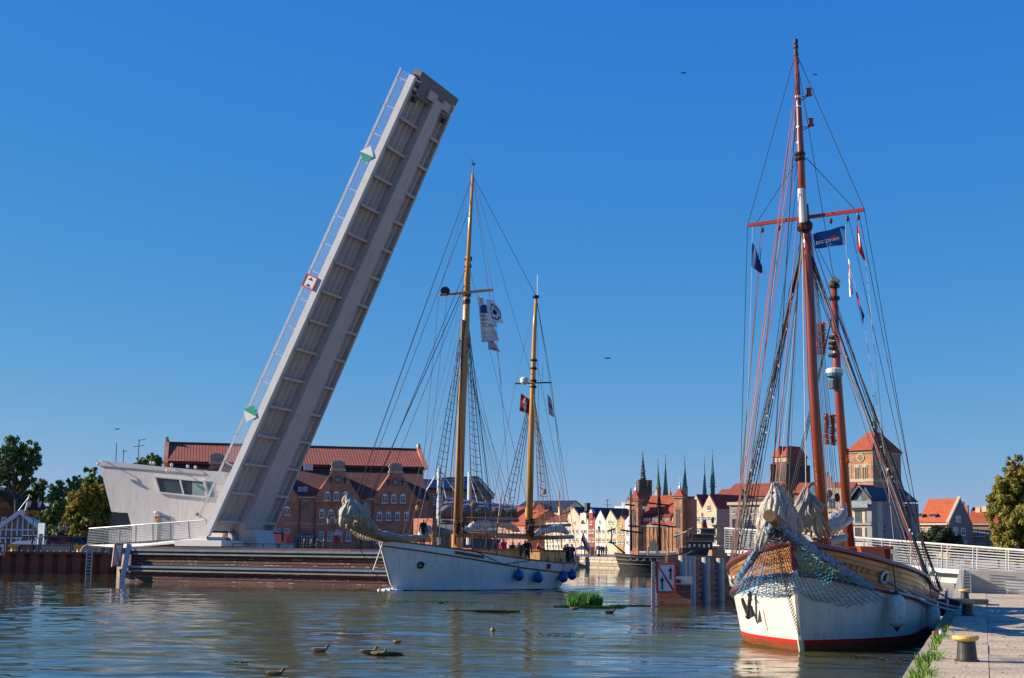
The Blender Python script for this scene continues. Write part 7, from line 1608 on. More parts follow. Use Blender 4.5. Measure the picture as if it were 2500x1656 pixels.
# people aboard
z_ = lambda t: LH.zd(t) - .45
fc = math.atan2(A2.y, A2.x)
person('fair haired person in a dark top seated at the bow rail of the white ship', LH.w(1.75, .45, 2.4), '15171b', '3c5272', .6, 1.7, True)
for t_, y, top, tr, lab, h in ((7.9, .7, 'a0245c', '26262b', 'person in a bright pink jacket midship on the white ship', 1.7), (8.2, .3, '7a1f45', '20222a', 'person in a plum red jacket behind the pink jacket', 1.74), (8.75, .6, '2a2622', '3a3a3c', 'person in brown clothes by the rail next to the pink jacket', 1.6), (9.15, .8, '3a2a20', '2a2a2e', 'dark haired person in brown beside the rear mast, the smaller one', 1.62), (9.75, .9, '14171f', '171a22', 'broad person in a black coat just ahead of the rear mast', 1.85), (9.95, .5, '1a1d26', '15171d', 'person in a navy coat behind the black coat', 1.8), (11.9, -.3, 'a8202a', '2b2b30', 'person in a red jacket seen over the aft deckhouse', 1.75), (12.3, -.4, '8a3038', '26262b', 'person in a faded red top right of the red jacket', 1.7), (13.5, .7, '1b1d20', '1a1b1f', 'person in black oilskins by the aft rigging', 1.75), (13.8, .2, '3b3a36', '23252b', 'person in a grey top at the aft rail', 1.7), (14.1, .5, '35245a', '2a3a5c', 'person in a violet top and jeans near the stern', 1.7), (14.5, .1, '202a26', '31507a', 'sternmost person, dark top and blue jeans', 1.72)):
    person(lab, LH.w(t_, y, z_(t_)), top, tr, random.uniform(-1, 1), h, random.random() < .4, 'people on the deck of the white ship')

# ---------------------------------------------------------------- black galleon at the far quay
gz = on(1640, 1389, 0); KY = 183.0
GA = V(-.985, .17, 0)
gb = V(xat(1728, KY), KY, 0)
GH = Hull((xat(1513, 186), 186, 0), V(.985, -.17, 0), V(-.17, -.985, 0), 2.2, 2.6, 4, 3.5, 10.6, 3, .35, [(-1.5, 2.3), (0, 2.1), (2, 1.85), (6, 1.8), (8.5, 2.2), (8.6, 2.9), (11.5, 3.7)], .3)
S3 = ship_thing('sailing_ship', 'black galleon with gun ports and high stern moored before the brick gate', GH.w(5, 0, 0))
GK = mat('galleon_black', (.02, .02, .022), .6, var=.3, dirt=(.07, .065, .06))
for side in (-1, 1):
    B().grid(GH.strip(-.5, lambda t: GH.zd(t), side, nu=30, nv=5), flip=side > 0).build('hull_side', GK, S3)
    for f_ in (.35, .6, .85): GH.tube(lambda t, f_=f_: GH.zd(t) * f_, .04, .07, 5, nu=24, side=side).build('wale', mat('galleon_grey', (.1, .1, .1), .6), S3)
B().grid(GH.deck(lambda t: GH.zd(t) - .4), flip=True).build('deck', DECKM, S3)
for q in range(9):
    t_ = 1.6 + q * .85; c = GH.w(t_, GH.hb(t_, 1.3) + .03, 1.15); B(Fr(c, math.atan2(-.17, .985))).box(-.16, .16, -.06, .1, 0, .3).build('gun_port', mat('port_pale', (.35, .35, .34)), S3)
for q in range(4): c = GH.w(2.5 + q * 1.3, .6, 2.1); B().tube([c, c + V(.9, -.1, 0)], .26, 10).build('liferaft_canister', WHITE, S3)
for px, y0, y1, r_ in ((1541, 1345, 1192, .16), (1610, 1345, 1185, .2), (1493, 1328, 1286, .1)): B().tube([at(px, y0, 184), at(px - (1 if px > 1500 else 0), y1, 184)], [r_, r_ * .45], 6).build('mast', GK, S3)
for a, c in (((1515, 1294), (1570, 1302)), ((1582, 1228), (1632, 1234)), ((1535, 1284), (1558, 1286)), ((1484, 1297), (1502, 1291)), ((1486, 1324), (1504, 1326)), ((1527, 1232), (1550, 1235)), ((1590, 1280), (1650, 1287))): B().tube([at(*a, 184), at(*c, 184)], .11, 5).build('yard', GK, S3)
B().tube([at(1526, 1352, 186), at(1490, 1322, 186)], [.16, .07], 6).build('bowsprit', GK, S3)
B().tube([at(1645, 1312, 183), at(1697, 1287, 183)], .09, 5).build('lateen_yard', GK, S3)
b = B(); furl(b, [at(1645, 1310, 183), at(1672, 1300, 183), at(1694, 1288, 183)], .13, 5, 8, 14); b.build('furled_sail', CANV, S3)
for k in range(8): rope('shroud', [at(1609, 1200, 184), at(1585 + k * 7, 1350, 183.5)], .03, RBLK, S3)
for a, c in (((1541, 1196), (1490, 1322)), ((1609, 1190), (1541, 1250)), ((1541, 1196), (1560, 1350)), ((1541, 1250), (1520, 1350))): rope('stay', [at(*a, 184), at(*c, 184)], .03, RBLK, S3)
cf_ = Fr(GH.w(8.6, 2.2, 2.6), math.atan2(-.17, .985))
for i, (x0, z0, x1, z1) in enumerate(((0, 0, 3.2, 1.0), (.8, 1.0, 3.4, 1.9), (1.8, 1.9, 3.5, 2.6))): B(cf_).box(x0, x1, .2, 3.6, z0, z1).build('stern_castle', GK, S3); B(cf_).box(x0 - .1, x1 + .1, .1, 3.7, z1, z1 + .1).build('castle_rail', mat('galleon_trim', (.14, .12, .1)), S3)
for q in range(5): B(cf_).box(.3 + q * .6, .55 + q * .6, .15, .199, .3, .7).build('castle_window', mat('port_pale', (.35,) * 3), S3)
for x, h in ((.4, 1.4), (2.2, 2.9), (3.3, 3.3)): B(cf_).lathe((x, .5, h), [(.08, 0), (.2, .25), (.2, .6), (.05, .85)], 6).build('stern_lantern', GK, S3)
B(cf_).prism([(2.0, .5, 2.6), (2.7, .5, 2.7), (2.4, .5, 4.0)], (0, .1, 0)).build('red_figure', REDP, S3)
fg = Fr(GH.w(7.2, 2.3, 2.5), 0)
# figure: small boats and shapes between
# ================================================================== PLANTS, LAMPS, CARS, SMALL THINGS
LEAFM = {}
def leafmat(k, c1, c2, c3):
    if k in LEAFM: return LEAFM[k]
    m = bpy.data.materials.new('leaves_' + k); m.use_nodes = True; n = m.node_tree.nodes; l = m.node_tree.links; b = n['Principled BSDF']; b.inputs['Roughness'].default_value = .6; b.inputs['Specular IOR Level'].default_value = .25
    tc = n.new('ShaderNodeTexCoord'); t = n.new('ShaderNodeTexNoise'); t.inputs['Scale'].default_value = .45; t.inputs['Detail'].default_value = 9; t.inputs['Roughness'].default_value = .8; l.new(tc.outputs['Object'], t.inputs['Vector'])
    r = n.new('ShaderNodeValToRGB'); r.color_ramp.elements[0].position = .38; r.color_ramp.elements[0].color = (*c1, 1); r.color_ramp.elements[1].position = .62; r.color_ramp.elements[1].color = (*c3, 1); e = r.color_ramp.elements.new(.5); e.color = (*c2, 1)
    l.new(t.outputs[0], r.inputs[0]); l.new(r.outputs[0], b.inputs['Base Color'])
    tr = n.new('ShaderNodeBsdfTranslucent'); l.new(r.outputs[0], tr.inputs[0]); mx = n.new('ShaderNodeMixShader'); mx.inputs[0].default_value = .25; l.new(b.outputs[0], mx.inputs[1]); l.new(tr.outputs[0], mx.inputs[2]); l.new(mx.outputs[0], n['Material Output'].inputs[0])
    LEAFM[k] = m; return m
BARK = mat('bark', (.06, .045, .035), .9, var=.4, scale=4)
def crown(blobs, n, s, seed, gap=.25):
    """leaf clumps scattered in overlapping lumps; each clump three crossed leaf faces"""
    rn = random.Random(seed); b = B(); tot = sum(r[1] ** 2 for r in blobs)
    subs = []
    for c, r, sq in blobs:
        for _ in range(max(4, int(46 * r * r / tot * len(blobs)))):
            d = V(rn.gauss(0, 1), rn.gauss(0, 1), rn.gauss(0, 1)).normalized(); subs.append((c + V(d.x * r, d.y * r, d.z * r * sq) * rn.uniform(.3, 1.08), r * rn.uniform(.15, .33)))
    wt = [q[1] ** 2 for q in subs]
    for c, r in rn.choices(subs, wt, k=n):
        d = V(rn.gauss(0, 1), rn.gauss(0, 1), rn.gauss(0, .8)).normalized(); p = c + d * r * rn.random() ** .4
        nrm = (d + V(rn.uniform(-1, 1), rn.uniform(-1, 1), rn.uniform(-.2, 1)) * .8).normalized(); u = nrm.orthogonal().normalized(); w = nrm.cross(u); a = rn.uniform(0, 6); u, w = u * math.cos(a) + w * math.sin(a), w * math.cos(a) - u * math.sin(a); k = s * rn.uniform(.6, 1.3)
        b.add([p - u * k, p - w * k * .5 - nrm * k * .12, p + u * k, p + w * k * .5 - nrm * k * .12], [(0, 1, 2, 3)])
    return b
def tree(label, pxs, Y, gz, blobs, n, s, key, seed, cat='tree', group=None, trunk=True, name='tree', tr_=None):
    """blobs: (px, py, radius px, squash, depth offset)"""
    k = Y / F; bl = [(at(px, py, Y + dy), r * k, sq) for px, py, r, sq, dy in blobs]; base = V(xat(pxs, Y), Y, gz)
    t = thing(name, label, cat, base, group)
    crown(bl, n, s, seed).build('crown', LEAFM[key], t, stuff=True)
    if trunk:
        top = max(bl, key=lambda q: q[0].z); r0 = tr_ or max(.15, (top[0].z - gz) * .022)
        b = B(); mid = lerp(base, bl[0][0], .5) + V(.2, 0, 0); b.tube([base, mid, bl[0][0], top[0]], [r0, r0 * .8, r0 * .5, r0 * .15], 8)
        b.build('trunk', BARK, t)
        for c, r, sq in bl[:6]: B().tube([mid, lerp(mid, c, .5) + V(0, 0, .3), c + V(0, 0, r * .3)], [r0 * .45, r0 * .3, r0 * .08], 5).build('limb', BARK, t)
    return t
leafmat('poplar', (.04, .07, .025), (.075, .13, .035), (.13, .2, .05)); leafmat('lime', (.06, .1, .03), (.11, .17, .04), (.2, .27, .06))
leafmat('ochre', (.08, .09, .015), (.2, .17, .02), (.34, .2, .03)); leafmat('dark', (.03, .05, .02), (.05, .08, .03), (.08, .12, .04)); leafmat('chestnut', (.08, .1, .02), (.2, .18, .03), (.38, .28, .045)); leafmat('shrub', (.025, .035, .018), (.04, .055, .025), (.07, .085, .035))
tree('tall loose poplar towering at the left edge of the picture', 38, 150, 1.7, [(30, 1110, 32, 1.2, 0), (72, 1108, 26, 1.3, 2), (6, 1130, 28, 1.2, -2), (60, 1150, 30, 1.1, 1), (15, 1170, 28, 1, 0), (92, 1130, 16, 1.1, 0), (45, 1188, 24, 1, 2), (-20, 1150, 30, 1.3, 0)], 8500, .21, 'poplar', 1)
tree('small thin tree behind the double street lamp', 92, 158, 1.7, [(88, 1195, 16, 1.2, 0), (104, 1182, 13, 1.1, 0), (75, 1210, 14, 1, 0), (98, 1215, 14, 1, 0)], 2200, .2, 'poplar', 2)
tree('bright green loose tree left of the rounded autumn tree', 150, 150, 1.7, [(152, 1195, 26, 1.2, 0), (180, 1185, 22, 1.2, 1), (140, 1230, 30, 1, -1), (125, 1205, 18, 1.1, 0), (160, 1262, 34, 1, 0), (118, 1262, 24, 1.1, 0), (140, 1300, 36, .9, 0), (188, 1170, 12, 1.2, 0)], 10500, .19, 'lime', 3)
tree('tall dark poplar whose top shows above the rounded autumn tree', 225, 162, 1.7, [(222, 1175, 24, 1.5, 0), (208, 1195, 22, 1.3, 0), (240, 1190, 24, 1.5, 0), (250, 1240, 28, 1.4, 0)], 6000, .22, 'lime', 4)
tree('broad rounded tree in ochre and green autumn leaf beside the control building', 215, 138, 1.7, [(212, 1225, 42, 1, 0), (182, 1258, 34, 1, -1), (244, 1245, 40, 1.1, 1), (215, 1285, 46, .9, -1), (262, 1285, 34, 1, 0), (200, 1210, 26, 1, -2), (170, 1280, 24, 1, 0), (240, 1210, 28, 1, 0)], 34000, .16, 'ochre', 5)
tree('low dark shrubbery under the trees behind the cars', 225, 142, 1.7, [(150, 1318, 24, .8, 0), (190, 1315, 26, .8, 0), (230, 1312, 30, .9, 0), (262, 1308, 26, 1, 0), (290, 1300, 26, 1.3, 0), (120, 1320, 18, .8, 0), (100, 1322, 16, .8, 0)], 12000, .2, 'dark', 6, 'shrubbery', trunk=False, name='shrub')
tree('round green treetop peeping over the roof of the control building', 362, 175, 1.7, [(348, 1130, 16, 1, 0), (372, 1126, 18, 1.1, 0), (385, 1138, 14, 1, 0), (340, 1142, 14, 1, 0), (365, 1160, 26, 1.2, 0)], 5000, .25, 'lime', 7)
tree('large golden brown chestnut tree filling the right edge', 2480, 120, 1.5, [(2482, 1165, 44, 1, 0), (2450, 1205, 40, 1, -1), (2500, 1220, 55, 1, 0), (2435, 1245, 32, 1, 0), (2470, 1280, 52, 1, -2), (2448, 1320, 40, .9, 0), (2510, 1300, 60, 1, 0), (2530, 1180, 50, 1, 1), (2425, 1215, 20, .9, 0), (2495, 1340, 50, .7, 0), (2560, 1240, 60, 1, 0), (2468, 1140, 24, 1, 0)], 80000, .15, 'chestnut', 8)
tree('dark round bush in front of the orange roofed house', 2290, 185, 1.5, [(2290, 1315, 34, .85, 0), (2262, 1322, 24, .9, 0), (2322, 1326, 28, .8, 0), (2295, 1300, 22, .8, 0), (2340, 1336, 18, .8, 0)], 12000, .22, 'shrub', 9, 'bush', trunk=False, name='bush')
tree('far green tree at the water beyond the footbridge', 2300, 230, 1.5, [(2230, 1345, 20, .9, 0), (2260, 1350, 20, .9, 0)], 2500, .3, 'dark', 10, trunk=True)
# reed clump and weed rafts
b = B(); c = on(1422, 1477, 0); rn = random.Random(5)
for q in range(26):
    a = rn.uniform(0, 6.28); r_ = math.sqrt(rn.random()); tuft(b, (c.x + math.cos(a) * r_ * .72, c.y + math.sin(a) * r_ * .5, 0), .22, 60, rn.uniform(.5, .95) * (1.05 - .55 * r_ ** 2), .012)
o = b.build('reed_clump', mat('reed_green', (.1, .26, .025), .6, var=.4, scale=3), None, org=c); tag(o, 'bright green clump of reeds standing in the water behind the white ship', 'reeds')
def raft(name, px, py, rx, ry, n, h, m, seed, lab=None):
    rn = random.Random(seed); c = on(px, py, 0); b = B()
    for _ in range(n):
        a = rn.uniform(0, 6.28); r_ = rn.random() ** .6; p = V(c.x + math.cos(a) * rx * r_ + rn.gauss(0, .03), c.y + math.sin(a) * ry * r_, .004); t_ = rn.uniform(0, 6); s = rn.uniform(.03, .09)
        b.add([p - V(s, s * .3, 0), p + V(s * math.cos(t_), s * math.sin(t_), h * rn.random()), p + V(s * .4, s, .005)], [(0, 1, 2)])
    return stuff(b.build(name, m, None, org=c))
WEED = mat('weed_green', (.09, .17, .02), .7, var=.5, scale=2); WEEDD = mat('weed_olive', (.075, .095, .02), .8, var=.5, scale=2)
for i, (px, py, rx, ry, n, h, m_) in enumerate(((1440, 1484, 1.5, 1.0, 2600, .09, WEED), (1555, 1480, 1.2, .8, 900, .04, WEED), (1175, 1493, 1.4, .5, 700, .05, WEED), (1215, 1495, .9, .6, 700, .08, WEEDD), (943, 1600, .32, .3, 800, .07, WEEDD), (840, 1540, .5, .5, 90, .02, WEED), (600, 1620, .5, .5, 200, .02, WEED), (1040, 1470, 3, 1.5, 900, .02, WEED), (1340, 1552, 1.0, .8, 160, .02, WEEDD), (2140, 1610, .8, .8, 100, .02, WEEDD))):
    raft('floating_weed', px, py, rx, ry, n, h, m_, i)
# ducks
def duck(label, px, py, L, rz, body, head, cat='duck'):
    c = on(px, py, 0); t = thing('duck' if cat == 'duck' else 'gull', label, cat, c, 'ducks on the water' if cat == 'duck' else None); f = Fr(c, rz); m1 = mat('feather_' + body, '#' + body, .8, var=.5, scale=30); m2 = mat('feather_' + head, '#' + head, .6, var=.2)
    k = L / .6; b = B(f); P = []
    prof = [(-.27, .015, .09), (-.2, .06, .075), (-.1, .095, .06), (.02, .105, .055), (.12, .085, .06), (.19, .05, .09), (.21, .02, .11)]
    for x, r_, z in prof: P.append([(x * k, r_ * k * math.cos(a), z * k + r_ * k * .75 * math.sin(a)) for a in [2 * PI * i / 10 for i in range(11)]])
    b.grid(P, flip=True); b.build('body', m1, t, smooth=True)
    b = B(f); b.tube([(.15 * k, 0, .09 * k), (.19 * k, 0, .13 * k), (.2 * k, 0, .16 * k)], [.05 * k, .032 * k, .03 * k], 8); b.ball((.215 * k, 0, .175 * k), .05 * k, .036 * k, .038 * k, n=8); b.build('head', m2, t, smooth=True)
    B(f).prism([(.25 * k, -.012 * k, .165 * k), (.32 * k, -.014 * k, .155 * k), (.32 * k, .014 * k, .155 * k), (.25 * k, .012 * k, .165 * k)], (0, 0, .014 * k)).build('bill', mat('bill_ochre', (.4, .25, .06)), t)
    for s_ in (-1, 1): B(f).prism([(-.24 * k, s_ * .05 * k, .1 * k), (-.05 * k, s_ * .1 * k, .075 * k), (.1 * k, s_ * .095 * k, .09 * k), (-.02 * k, s_ * .085 * k, .125 * k)], (0, s_ * .008, 0)).build('wing', mat('wing_brown', (.12, .08, .05), var=.5, scale=30), t)
    return t
duck('speckled brown duck swimming right, low in the frame left of centre', 782, 1592, .48, .05, '8a7558', '4a3a28')
duck('brown duck beside the floating weed', 900, 1597, .5, .2, '8f6f4a', '6b4e30'); duck('duck with its head down, right beside the brown one in the weed', 925, 1601, .45, -.3, '7a6a4a', '5a4a30')
duck('duck swimming towards the camera below the white ship', 1203, 1541, .45, -1.5, '9a8a6a', '3c3226'); duck('ochre brown duck right of the reed clump, the left one of two', 1402, 1489, .5, 3.1, '8a6a40', '6a5030'); duck('dark duck right of the ochre brown one', 1489, 1498, .5, .1, '26241f', '1c1c1a')
duck('dark duck close under the side of the white ship', 1077, 1474, .42, .1, '2a2825', '3a3a36'); duck('brown duck at the bottom edge of the picture', 672, 1650, .42, .1, '7a5c38', '5a4430'); duck('tiny duck in the algae just right of centre', 969, 1569, .3, 3, '9a7a50', '7a5a3a')
duck('small white gull sitting beyond the ship by the quay', 2302, 1452, .35, 0, 'd8d8d4', 'e0e0dc', 'gull')
for px, py, Y, s, lab in ((1483, 875, 90, .17, 'black bird flying in the clear sky between the two ships'), (1670, 178, 90, .14, 'black bird high up right of centre'), (1991, 182, 90, .13, 'black bird right of the red masthead'), (285, 1048, 140, .2, 'gull gliding above the control building'), (1987, 220, 160, .1, 'tiny bird below the masthead bird')):
    c = at(px, py, Y); b = B(); b.prism([c, c + V(-s, .1, s * .35), c + V(-s * 1.4, .1, s * .1), c + V(-s * .7, -.1, s * .3)], (0, s * .4, -.02)); b.prism([c, c + V(s * .9, .1, s * .5), c + V(s * 1.2, .1, s * .2), c + V(s * .5, -.1, -s * .15)], (0, s * .4, -.02)); b.ball(c, s * .6, s * .35, s * .28, n=8); o = b.build('bird', BLACK, None, org=c); tag(o, lab, 'bird')
# street lamps
LGL = mat('lantern_glass', (.5, .52, .5), .2)
def lamp(label, px, Y, gz, h, arms, w=.55, group=None, basket=False):
    c = V(xat(px, Y), Y, gz); t = thing('street_lamp', label, 'street lamp', c, group)
    B().lathe(c, [(.2, 0), (.2, .3), (.1, .4), (.09, .9), (.05, 1.0), (.04, h)], 8).build('pole', BLACK, t)
    for s_ in ((-1, 1) if arms == 2 else (0,)):
        e = c + V(s_ * w, 0, h + .1); 
        if s_: B().tube([c + V(0, 0, h - .3), c + V(s_ * w * .6, 0, h - .35), e + V(0, 0, -.15), e], .03, 5).build('arm', BLACK, t)
        ln = B().lathe(e, [(.1, 0), (.2, .5)], 6).build('lantern', LGL, t); B().lathe(e, [(.23, .5), (.12, .68), (.03, .85)], 6).build('lantern_cap', BLACK, ln); B().lathe(e, [(.12, -.06), (.1, 0)], 6).build('lantern_base', BLACK, ln)
        for q in range(6): a = PI * q / 3; B().beam(e + V(.1 * math.cos(a), .1 * math.sin(a), 0), e + V(.205 * math.cos(a), .205 * math.sin(a), .5), .02, .02).build('lantern_bar', BLACK, ln)
    return t
lt = lamp('tall black double street lamp with a flower basket at the left', 77, 121, 1.7, 3.6, 2, .42)
fb_ = thing('flower_basket', 'round basket of red and orange flowers hung on the double street lamp', 'flower basket', (xat(77, 121), 121, 3.6)); c = at(78, 1253, 121)
b = B(); rn = random.Random(3)
for _ in range(900): a = rn.uniform(0, 6.28); r_ = rn.random() ** .5 * .62; p = c + V(r_ * math.cos(a), r_ * math.sin(a) * .6, rn.uniform(-.24, .22)); s = rn.uniform(.03, .06); b.add([p - V(s, 0, 0), p + V(0, -.02, s), p + V(s, 0, 0), p + V(0, .02, -s)], [(0, 1, 2, 3)], rn.choice((0, 0, 1, 2)) if p.x > c.x - .25 else rn.choice((2, 2, 3)))
b.build('blossom', [mat('leaf_green', (.08, .16, .02)), mat('petal_orange', (.55, .18, .03)), mat('petal_yellow', (.4, .28, .04)), mat('petal_pink', (.6, .05, .08))], fb_, stuff=True); B().lathe(c - V(0, 0, .25), [(.1, -.12), (.35, 0), (.45, .12)], 12).build('basket', BARK, fb_)
lamp('small double lamp under the trees left of the ramp', 152, 135, 1.7, 1.75, 2, .3, 'small lamps under the trees'); lamp('single lamp under the trees, close beside the ramp railing', 198, 136, 1.7, 2.1, 1, .3, 'small lamps under the trees'); lamp('single lamp just left of the control building prow', 185, 150, 1.7, 2.2, 1, .3, 'small lamps under the trees')
lamp('black double street lamp in front of the brick concert hall', 809, 150, 1.7, 3.0, 2, .38)
# information stand, bench, bin
f = fline(92, 122, 110, 121.6)[0]; t = thing('information_stand', 'tall white framed information stand with a pale map panel', 'stand', f.o + V(.3, 0, 1.7))
for x in (0, .62): B(f).box(x - .04, x + .04, -.04, .04, 1.7, 4.1).build('post', WHITE, t)
B(f).box(.04, .58, -.03, .03, 3.2, 4.1).build('panel', mat('map_panel', (.35, .5, .55), .4, var=.4, scale=4), t)
f = fline(42, 119.2, 82, 119.2)[0]; t = thing('bench', 'low bench behind the black rounded railing', 'bench', f(.7, 0, 1.7)); B(f).box(0, 1.4, 0, .4, 2.15, 2.2).build('seat', DARK, t)
for x in (.1, 1.3): B(f).box(x - .03, x + .03, .05, .35, 1.7, 2.15).build('leg', BLACK, t)
p = V(xat(117, 121), 121, 1.7); t = thing('litter_bin', 'dark litter bin beside the information stand', 'bin', p); B().lathe(p, [(.22, 0), (.25, .9)], 12).build('body', BLACK, t); B().lathe(p, [(.27, .9), (.27, .96), (.1, 1.05)], 12).build('lid', BLACK, t)
# parked cars
def car(label, px, Y, gz, L, col, rz=0, van=False):
    c = V(xat(px, Y), Y, gz); t = thing('parked_van' if van else 'parked_car', label, 'van' if van else 'car', c, 'cars parked behind the railing'); f = Fr(c, rz); m_ = mat('car_' + col, '#' + col, .3, coat=.6); h = L / 2; H = 1.0 if not van else 1.6
    B(f).prism([(-h, -.85, .3), (h, -.85, .3), (h, -.85, .75), (h * .55, -.85, .92), (h * .25, -.85, 1.42 if not van else 1.9), (-h * .7, -.85, 1.42 if not van else 2.0), (-h * .98, -.85, .95), (-h, -.85, .8)], (0, 1.7, 0)).build('body', m_, t)
    z1 = 1.35 if not van else 1.8
    for x0, x1, a0, a1 in ((-.66, -.22, -.6, -.2), (-.18, .42, -.16, .22)): B(f).prism([(x0 * h, -.86, .92), (x1 * h, -.86, .92), (a1 * h, -.86, z1), (a0 * h, -.86, z1)], (0, 1.72, 0)).build('side_window', GLASS, t)
    B(f).prism([(h * .555, -.75, .93), (h * .555, .75, .93), (h * .26, .7, z1), (h * .26, -.7, z1)], (.02, 0, .02)).build('windscreen', GLASS, t)
    for x in (-.6, .62):
        for y in (-.86, .68): w_ = B(f).tube([(x * h, y, .32), (x * h, y + .18, .32)], .31, 14).build('wheel', DARK, t)
        B(f).tube([(x * h, -.87, .32), (x * h, -.86, .32)], .18, 10).build('rim', STEEL, w_)
    for y in (-.7, .5): B(f).box(h, h + .02, y, y + .25, .6, .75).build('headlight', LGL, t)
    return t
car('white car parked behind the double street lamp', 70, 128, 1.7, 2.4, 'd0d4d8', PI); car('silver blue car parked beside the white one', 100, 130, 1.7, 1.8, '8f9db0', .05); car('red car parked under the trees', 148, 132, 1.7, 2.5, '9c2024', 0); car('dark blue car left of the red one', 128, 134, 1.7, 1.4, '27406a', .1); car('teal blue car near the ramp end', 190, 136, 1.7, 2.4, '2f5f70', 0)
car('bright red van behind the foot of the bridge leaf', 684, 140, 1.7, 2.2, 'b81c20', PI / 2 + .25, True)
# lifebuoy post, rails by the concert hall
c = V(xat(822, 103), 103, 1.7); t = thing('lifebuoy_stand', 'red post with an orange lifebuoy under a small pale roof', 'lifebuoy stand', c)
B().beam(c, c + V(0, 0, 1.0), .14, .14).build('post', mat('buoy_red', (.6, .06, .04), .5), t); zb = at(822, 1320, 103).z
B().tube([c + V(.25 * math.cos(a), -.12, zb - 1.7 + .3 * math.sin(a)) for a in [2 * PI * i / 16 for i in range(17)]], .07, 6).build('lifebuoy', mat('buoy_orange', (.65, .12, .06), .5), t)
zt = at(822, 1304, 103).z; B().prism([(c.x - .34, 102.7, zt - .1), (c.x + .34, 102.7, zt - .1), (c.x, 102.7, zt + .32)], (0, .6, 0)).build('roof', mat('peach_roof', (.6, .45, .38)), t)
B().box(c.x - .2, c.x + .2, 102.95, 103.05, zb - .4, zt).build('back_board', mat('buoy_red', (1, 0, 0)), t)
t = thing('railing', 'low dark railing along the quay in front of the concert hall', 'railing', (-8, 99, 1.7))
for k in range(16): B().beam((-19 + k * 1.1, 99.5 + k * -.3, 1.7), (-19 + k * 1.1, 99.5 - k * .3, 2.55), .05, .05).build('railing_post', BLACK, t)
for z in (2.1, 2.55): B().beam((-19, 99.5, z), (-2.5, 95, z), .04, .04).build('rail', BLACK, t)
for i, px in enumerate((662, 690, 742, 760, 775, 790)):
    person(('person in a dark coat by the red van', 'person in grey close to the red van', 'person before the arched door, left', 'person before the arched door, right', 'person passing the hall downpipe', 'person left of the double lamp')[i], (xat(px, 160 + i * 3), 160 + i * 3, 1.7), ('2a2a30', '55585c', '33302c', '6a4a3a', '30384a', '40302a')[i], '26282e', i, 1.7, False, 'people in front of the concert hall')
# life on the far quay: parasols, walkers, lamps
PAR = mat('parasol_cloth', (.62, .57, .48), .8)
for i, (px, w_) in enumerate(((1420, 1.9), (1432, 1.9), (1446, 2.0), (1461, 2.0))):
    Y = 214 + i; c = V(xat(px, Y), Y, 1.5); t = thing('parasol', 'cream cafe parasol on the far quay, %s in the row' % ('leftmost', 'second from the left', 'third from the left', 'rightmost')[i], 'parasol', c, 'parasols on the far quay'); B().tube([c, c + V(0, 0, 1.5)], .05, 5).build('pole', WHITE, t); B().lathe(c + V(0, 0, .95), [(w_ * .55, 0), (w_ * .55, .1), (.1, .62)], 8).build('canopy', PAR, t)
WALK = ['far walker %s on the far quay, %s' % (a, b_) for a, b_ in zip(('in dark blue', 'in brick red', 'in pale grey', 'in blue', 'in dark olive', 'in tan', 'in plum', 'in a dark coat', 'in a second dark coat', 'in a light top'), ('at its left end', 'second from its left end', 'third from its left end', 'fourth from its left end', 'near the street lamp', 'just right of the street lamp', 'right of the parasols', 'in front of the green house', 'before the ochre house', 'closest to the galleon bow'))] + ['person before the twin gabled house, number %s from the left' % w for w in ('one', 'two', 'three', 'four', 'five', 'six')]
rn = random.Random(9); cols = ('2b2f3a', '6a2c2c', '8a8a86', '2f4a6a', '3a3a34', 'a09070', '5a2a4a')
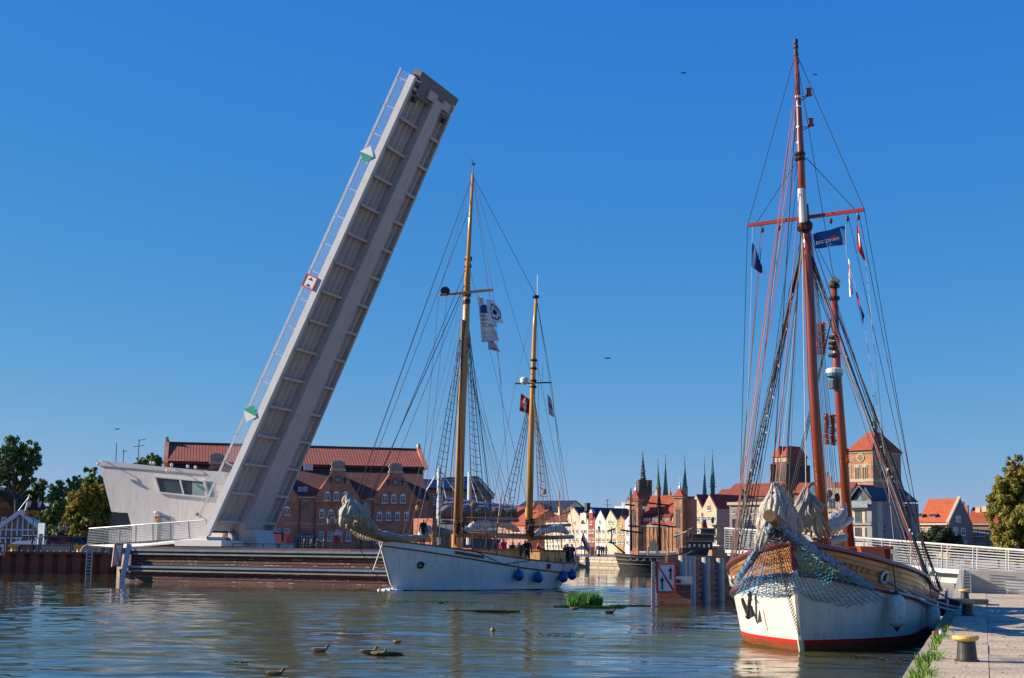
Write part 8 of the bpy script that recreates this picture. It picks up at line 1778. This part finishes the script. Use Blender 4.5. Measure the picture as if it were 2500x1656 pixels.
for i in range(16):
    px = 1428 + i * 5.6 + rn.uniform(-2, 2); Y = 208.5 + rn.uniform(0, 4)
    if i > 9: px = 1660 + (i - 10) * 7; Y = 196
    tc_ = rn.choice(cols); person(WALK[i], (xat(px, Y), Y, 1.5), cols[i % 7] if i < 10 else tc_, rn.choice(('1f2228', '2c3440', '4a4036')), rn.uniform(0, 6), 1.65, rn.random() < .3, 'walkers on the far quay')
lamp('lone street lamp on the far quay in front of the cream house', 1462, 216, 1.5, 3.6, 1, .3)
# people and parked things beyond the footbridge
for i, (px, Y, top, lab) in enumerate(((2322, 108, 'c87050', 'person with an orange top beyond the footbridge'), (2437, 100, 'd0a080', 'person in peach seen through the footbridge rails'), (2484, 98, '3a78b8', 'person in a blue top at the right edge behind the rails'))): person(lab, (xat(px, Y), Y, 1.5), top, '333840', i, 1.6, True)
t = thing('market_stall', 'dark stall roof with a red and white poster seen through the footbridge railing', 'stall', (xat(2300, 106), 106, 1.5)); x = xat(2280, 106)
B().prism([(x - .2, 105, 2.5), (x + 1.7, 105, 2.5), (x + 1.4, 105, 2.75), (x + .2, 105, 2.75)], (0, 2, 0)).build('roof', DARK, t)
for dx in (0, 1.5): B().beam((x + dx, 105.1, 1.5), (x + dx, 105.1, 2.5), .08, .08).build('post', WHITE, t)
B().box(x + 1.9, x + 2.3, 104.9, 105, 1.7, 2.0).build('poster', REDP, t); B().box(x + 1.9, x + 2.3, 104.9, 105, 2.0, 2.35).build('poster', SIGNW, t)
c = V(xat(2195, 110), 110, 0); t = thing('motor_boat', 'white boat with a yellow striped cabin behind the rigging of the moored ship', 'boat', c)
B(Fr(c, .1)).prism([(-1.6, 0, -.2), (1.5, 0, -.2), (2.1, 0, 1.0), (-1.8, 0, 1.0)], (0, 2, 0)).build('hull', WHITE, t); B(Fr(c, .1)).box(-1.3, .9, .2, 1.8, 1.0, 1.9).build('cabin', WHITE, t); B(Fr(c, .1)).box(-1.5, 1.1, .1, 1.9, 1.9, 2.1).build('roof', mat('amber_roof', (.55, .33, .08)), t)
B(Fr(c, .1)).box(-1.1, .7, .18, .199, 1.3, 1.7).build('cabin_window', GLASS, t)
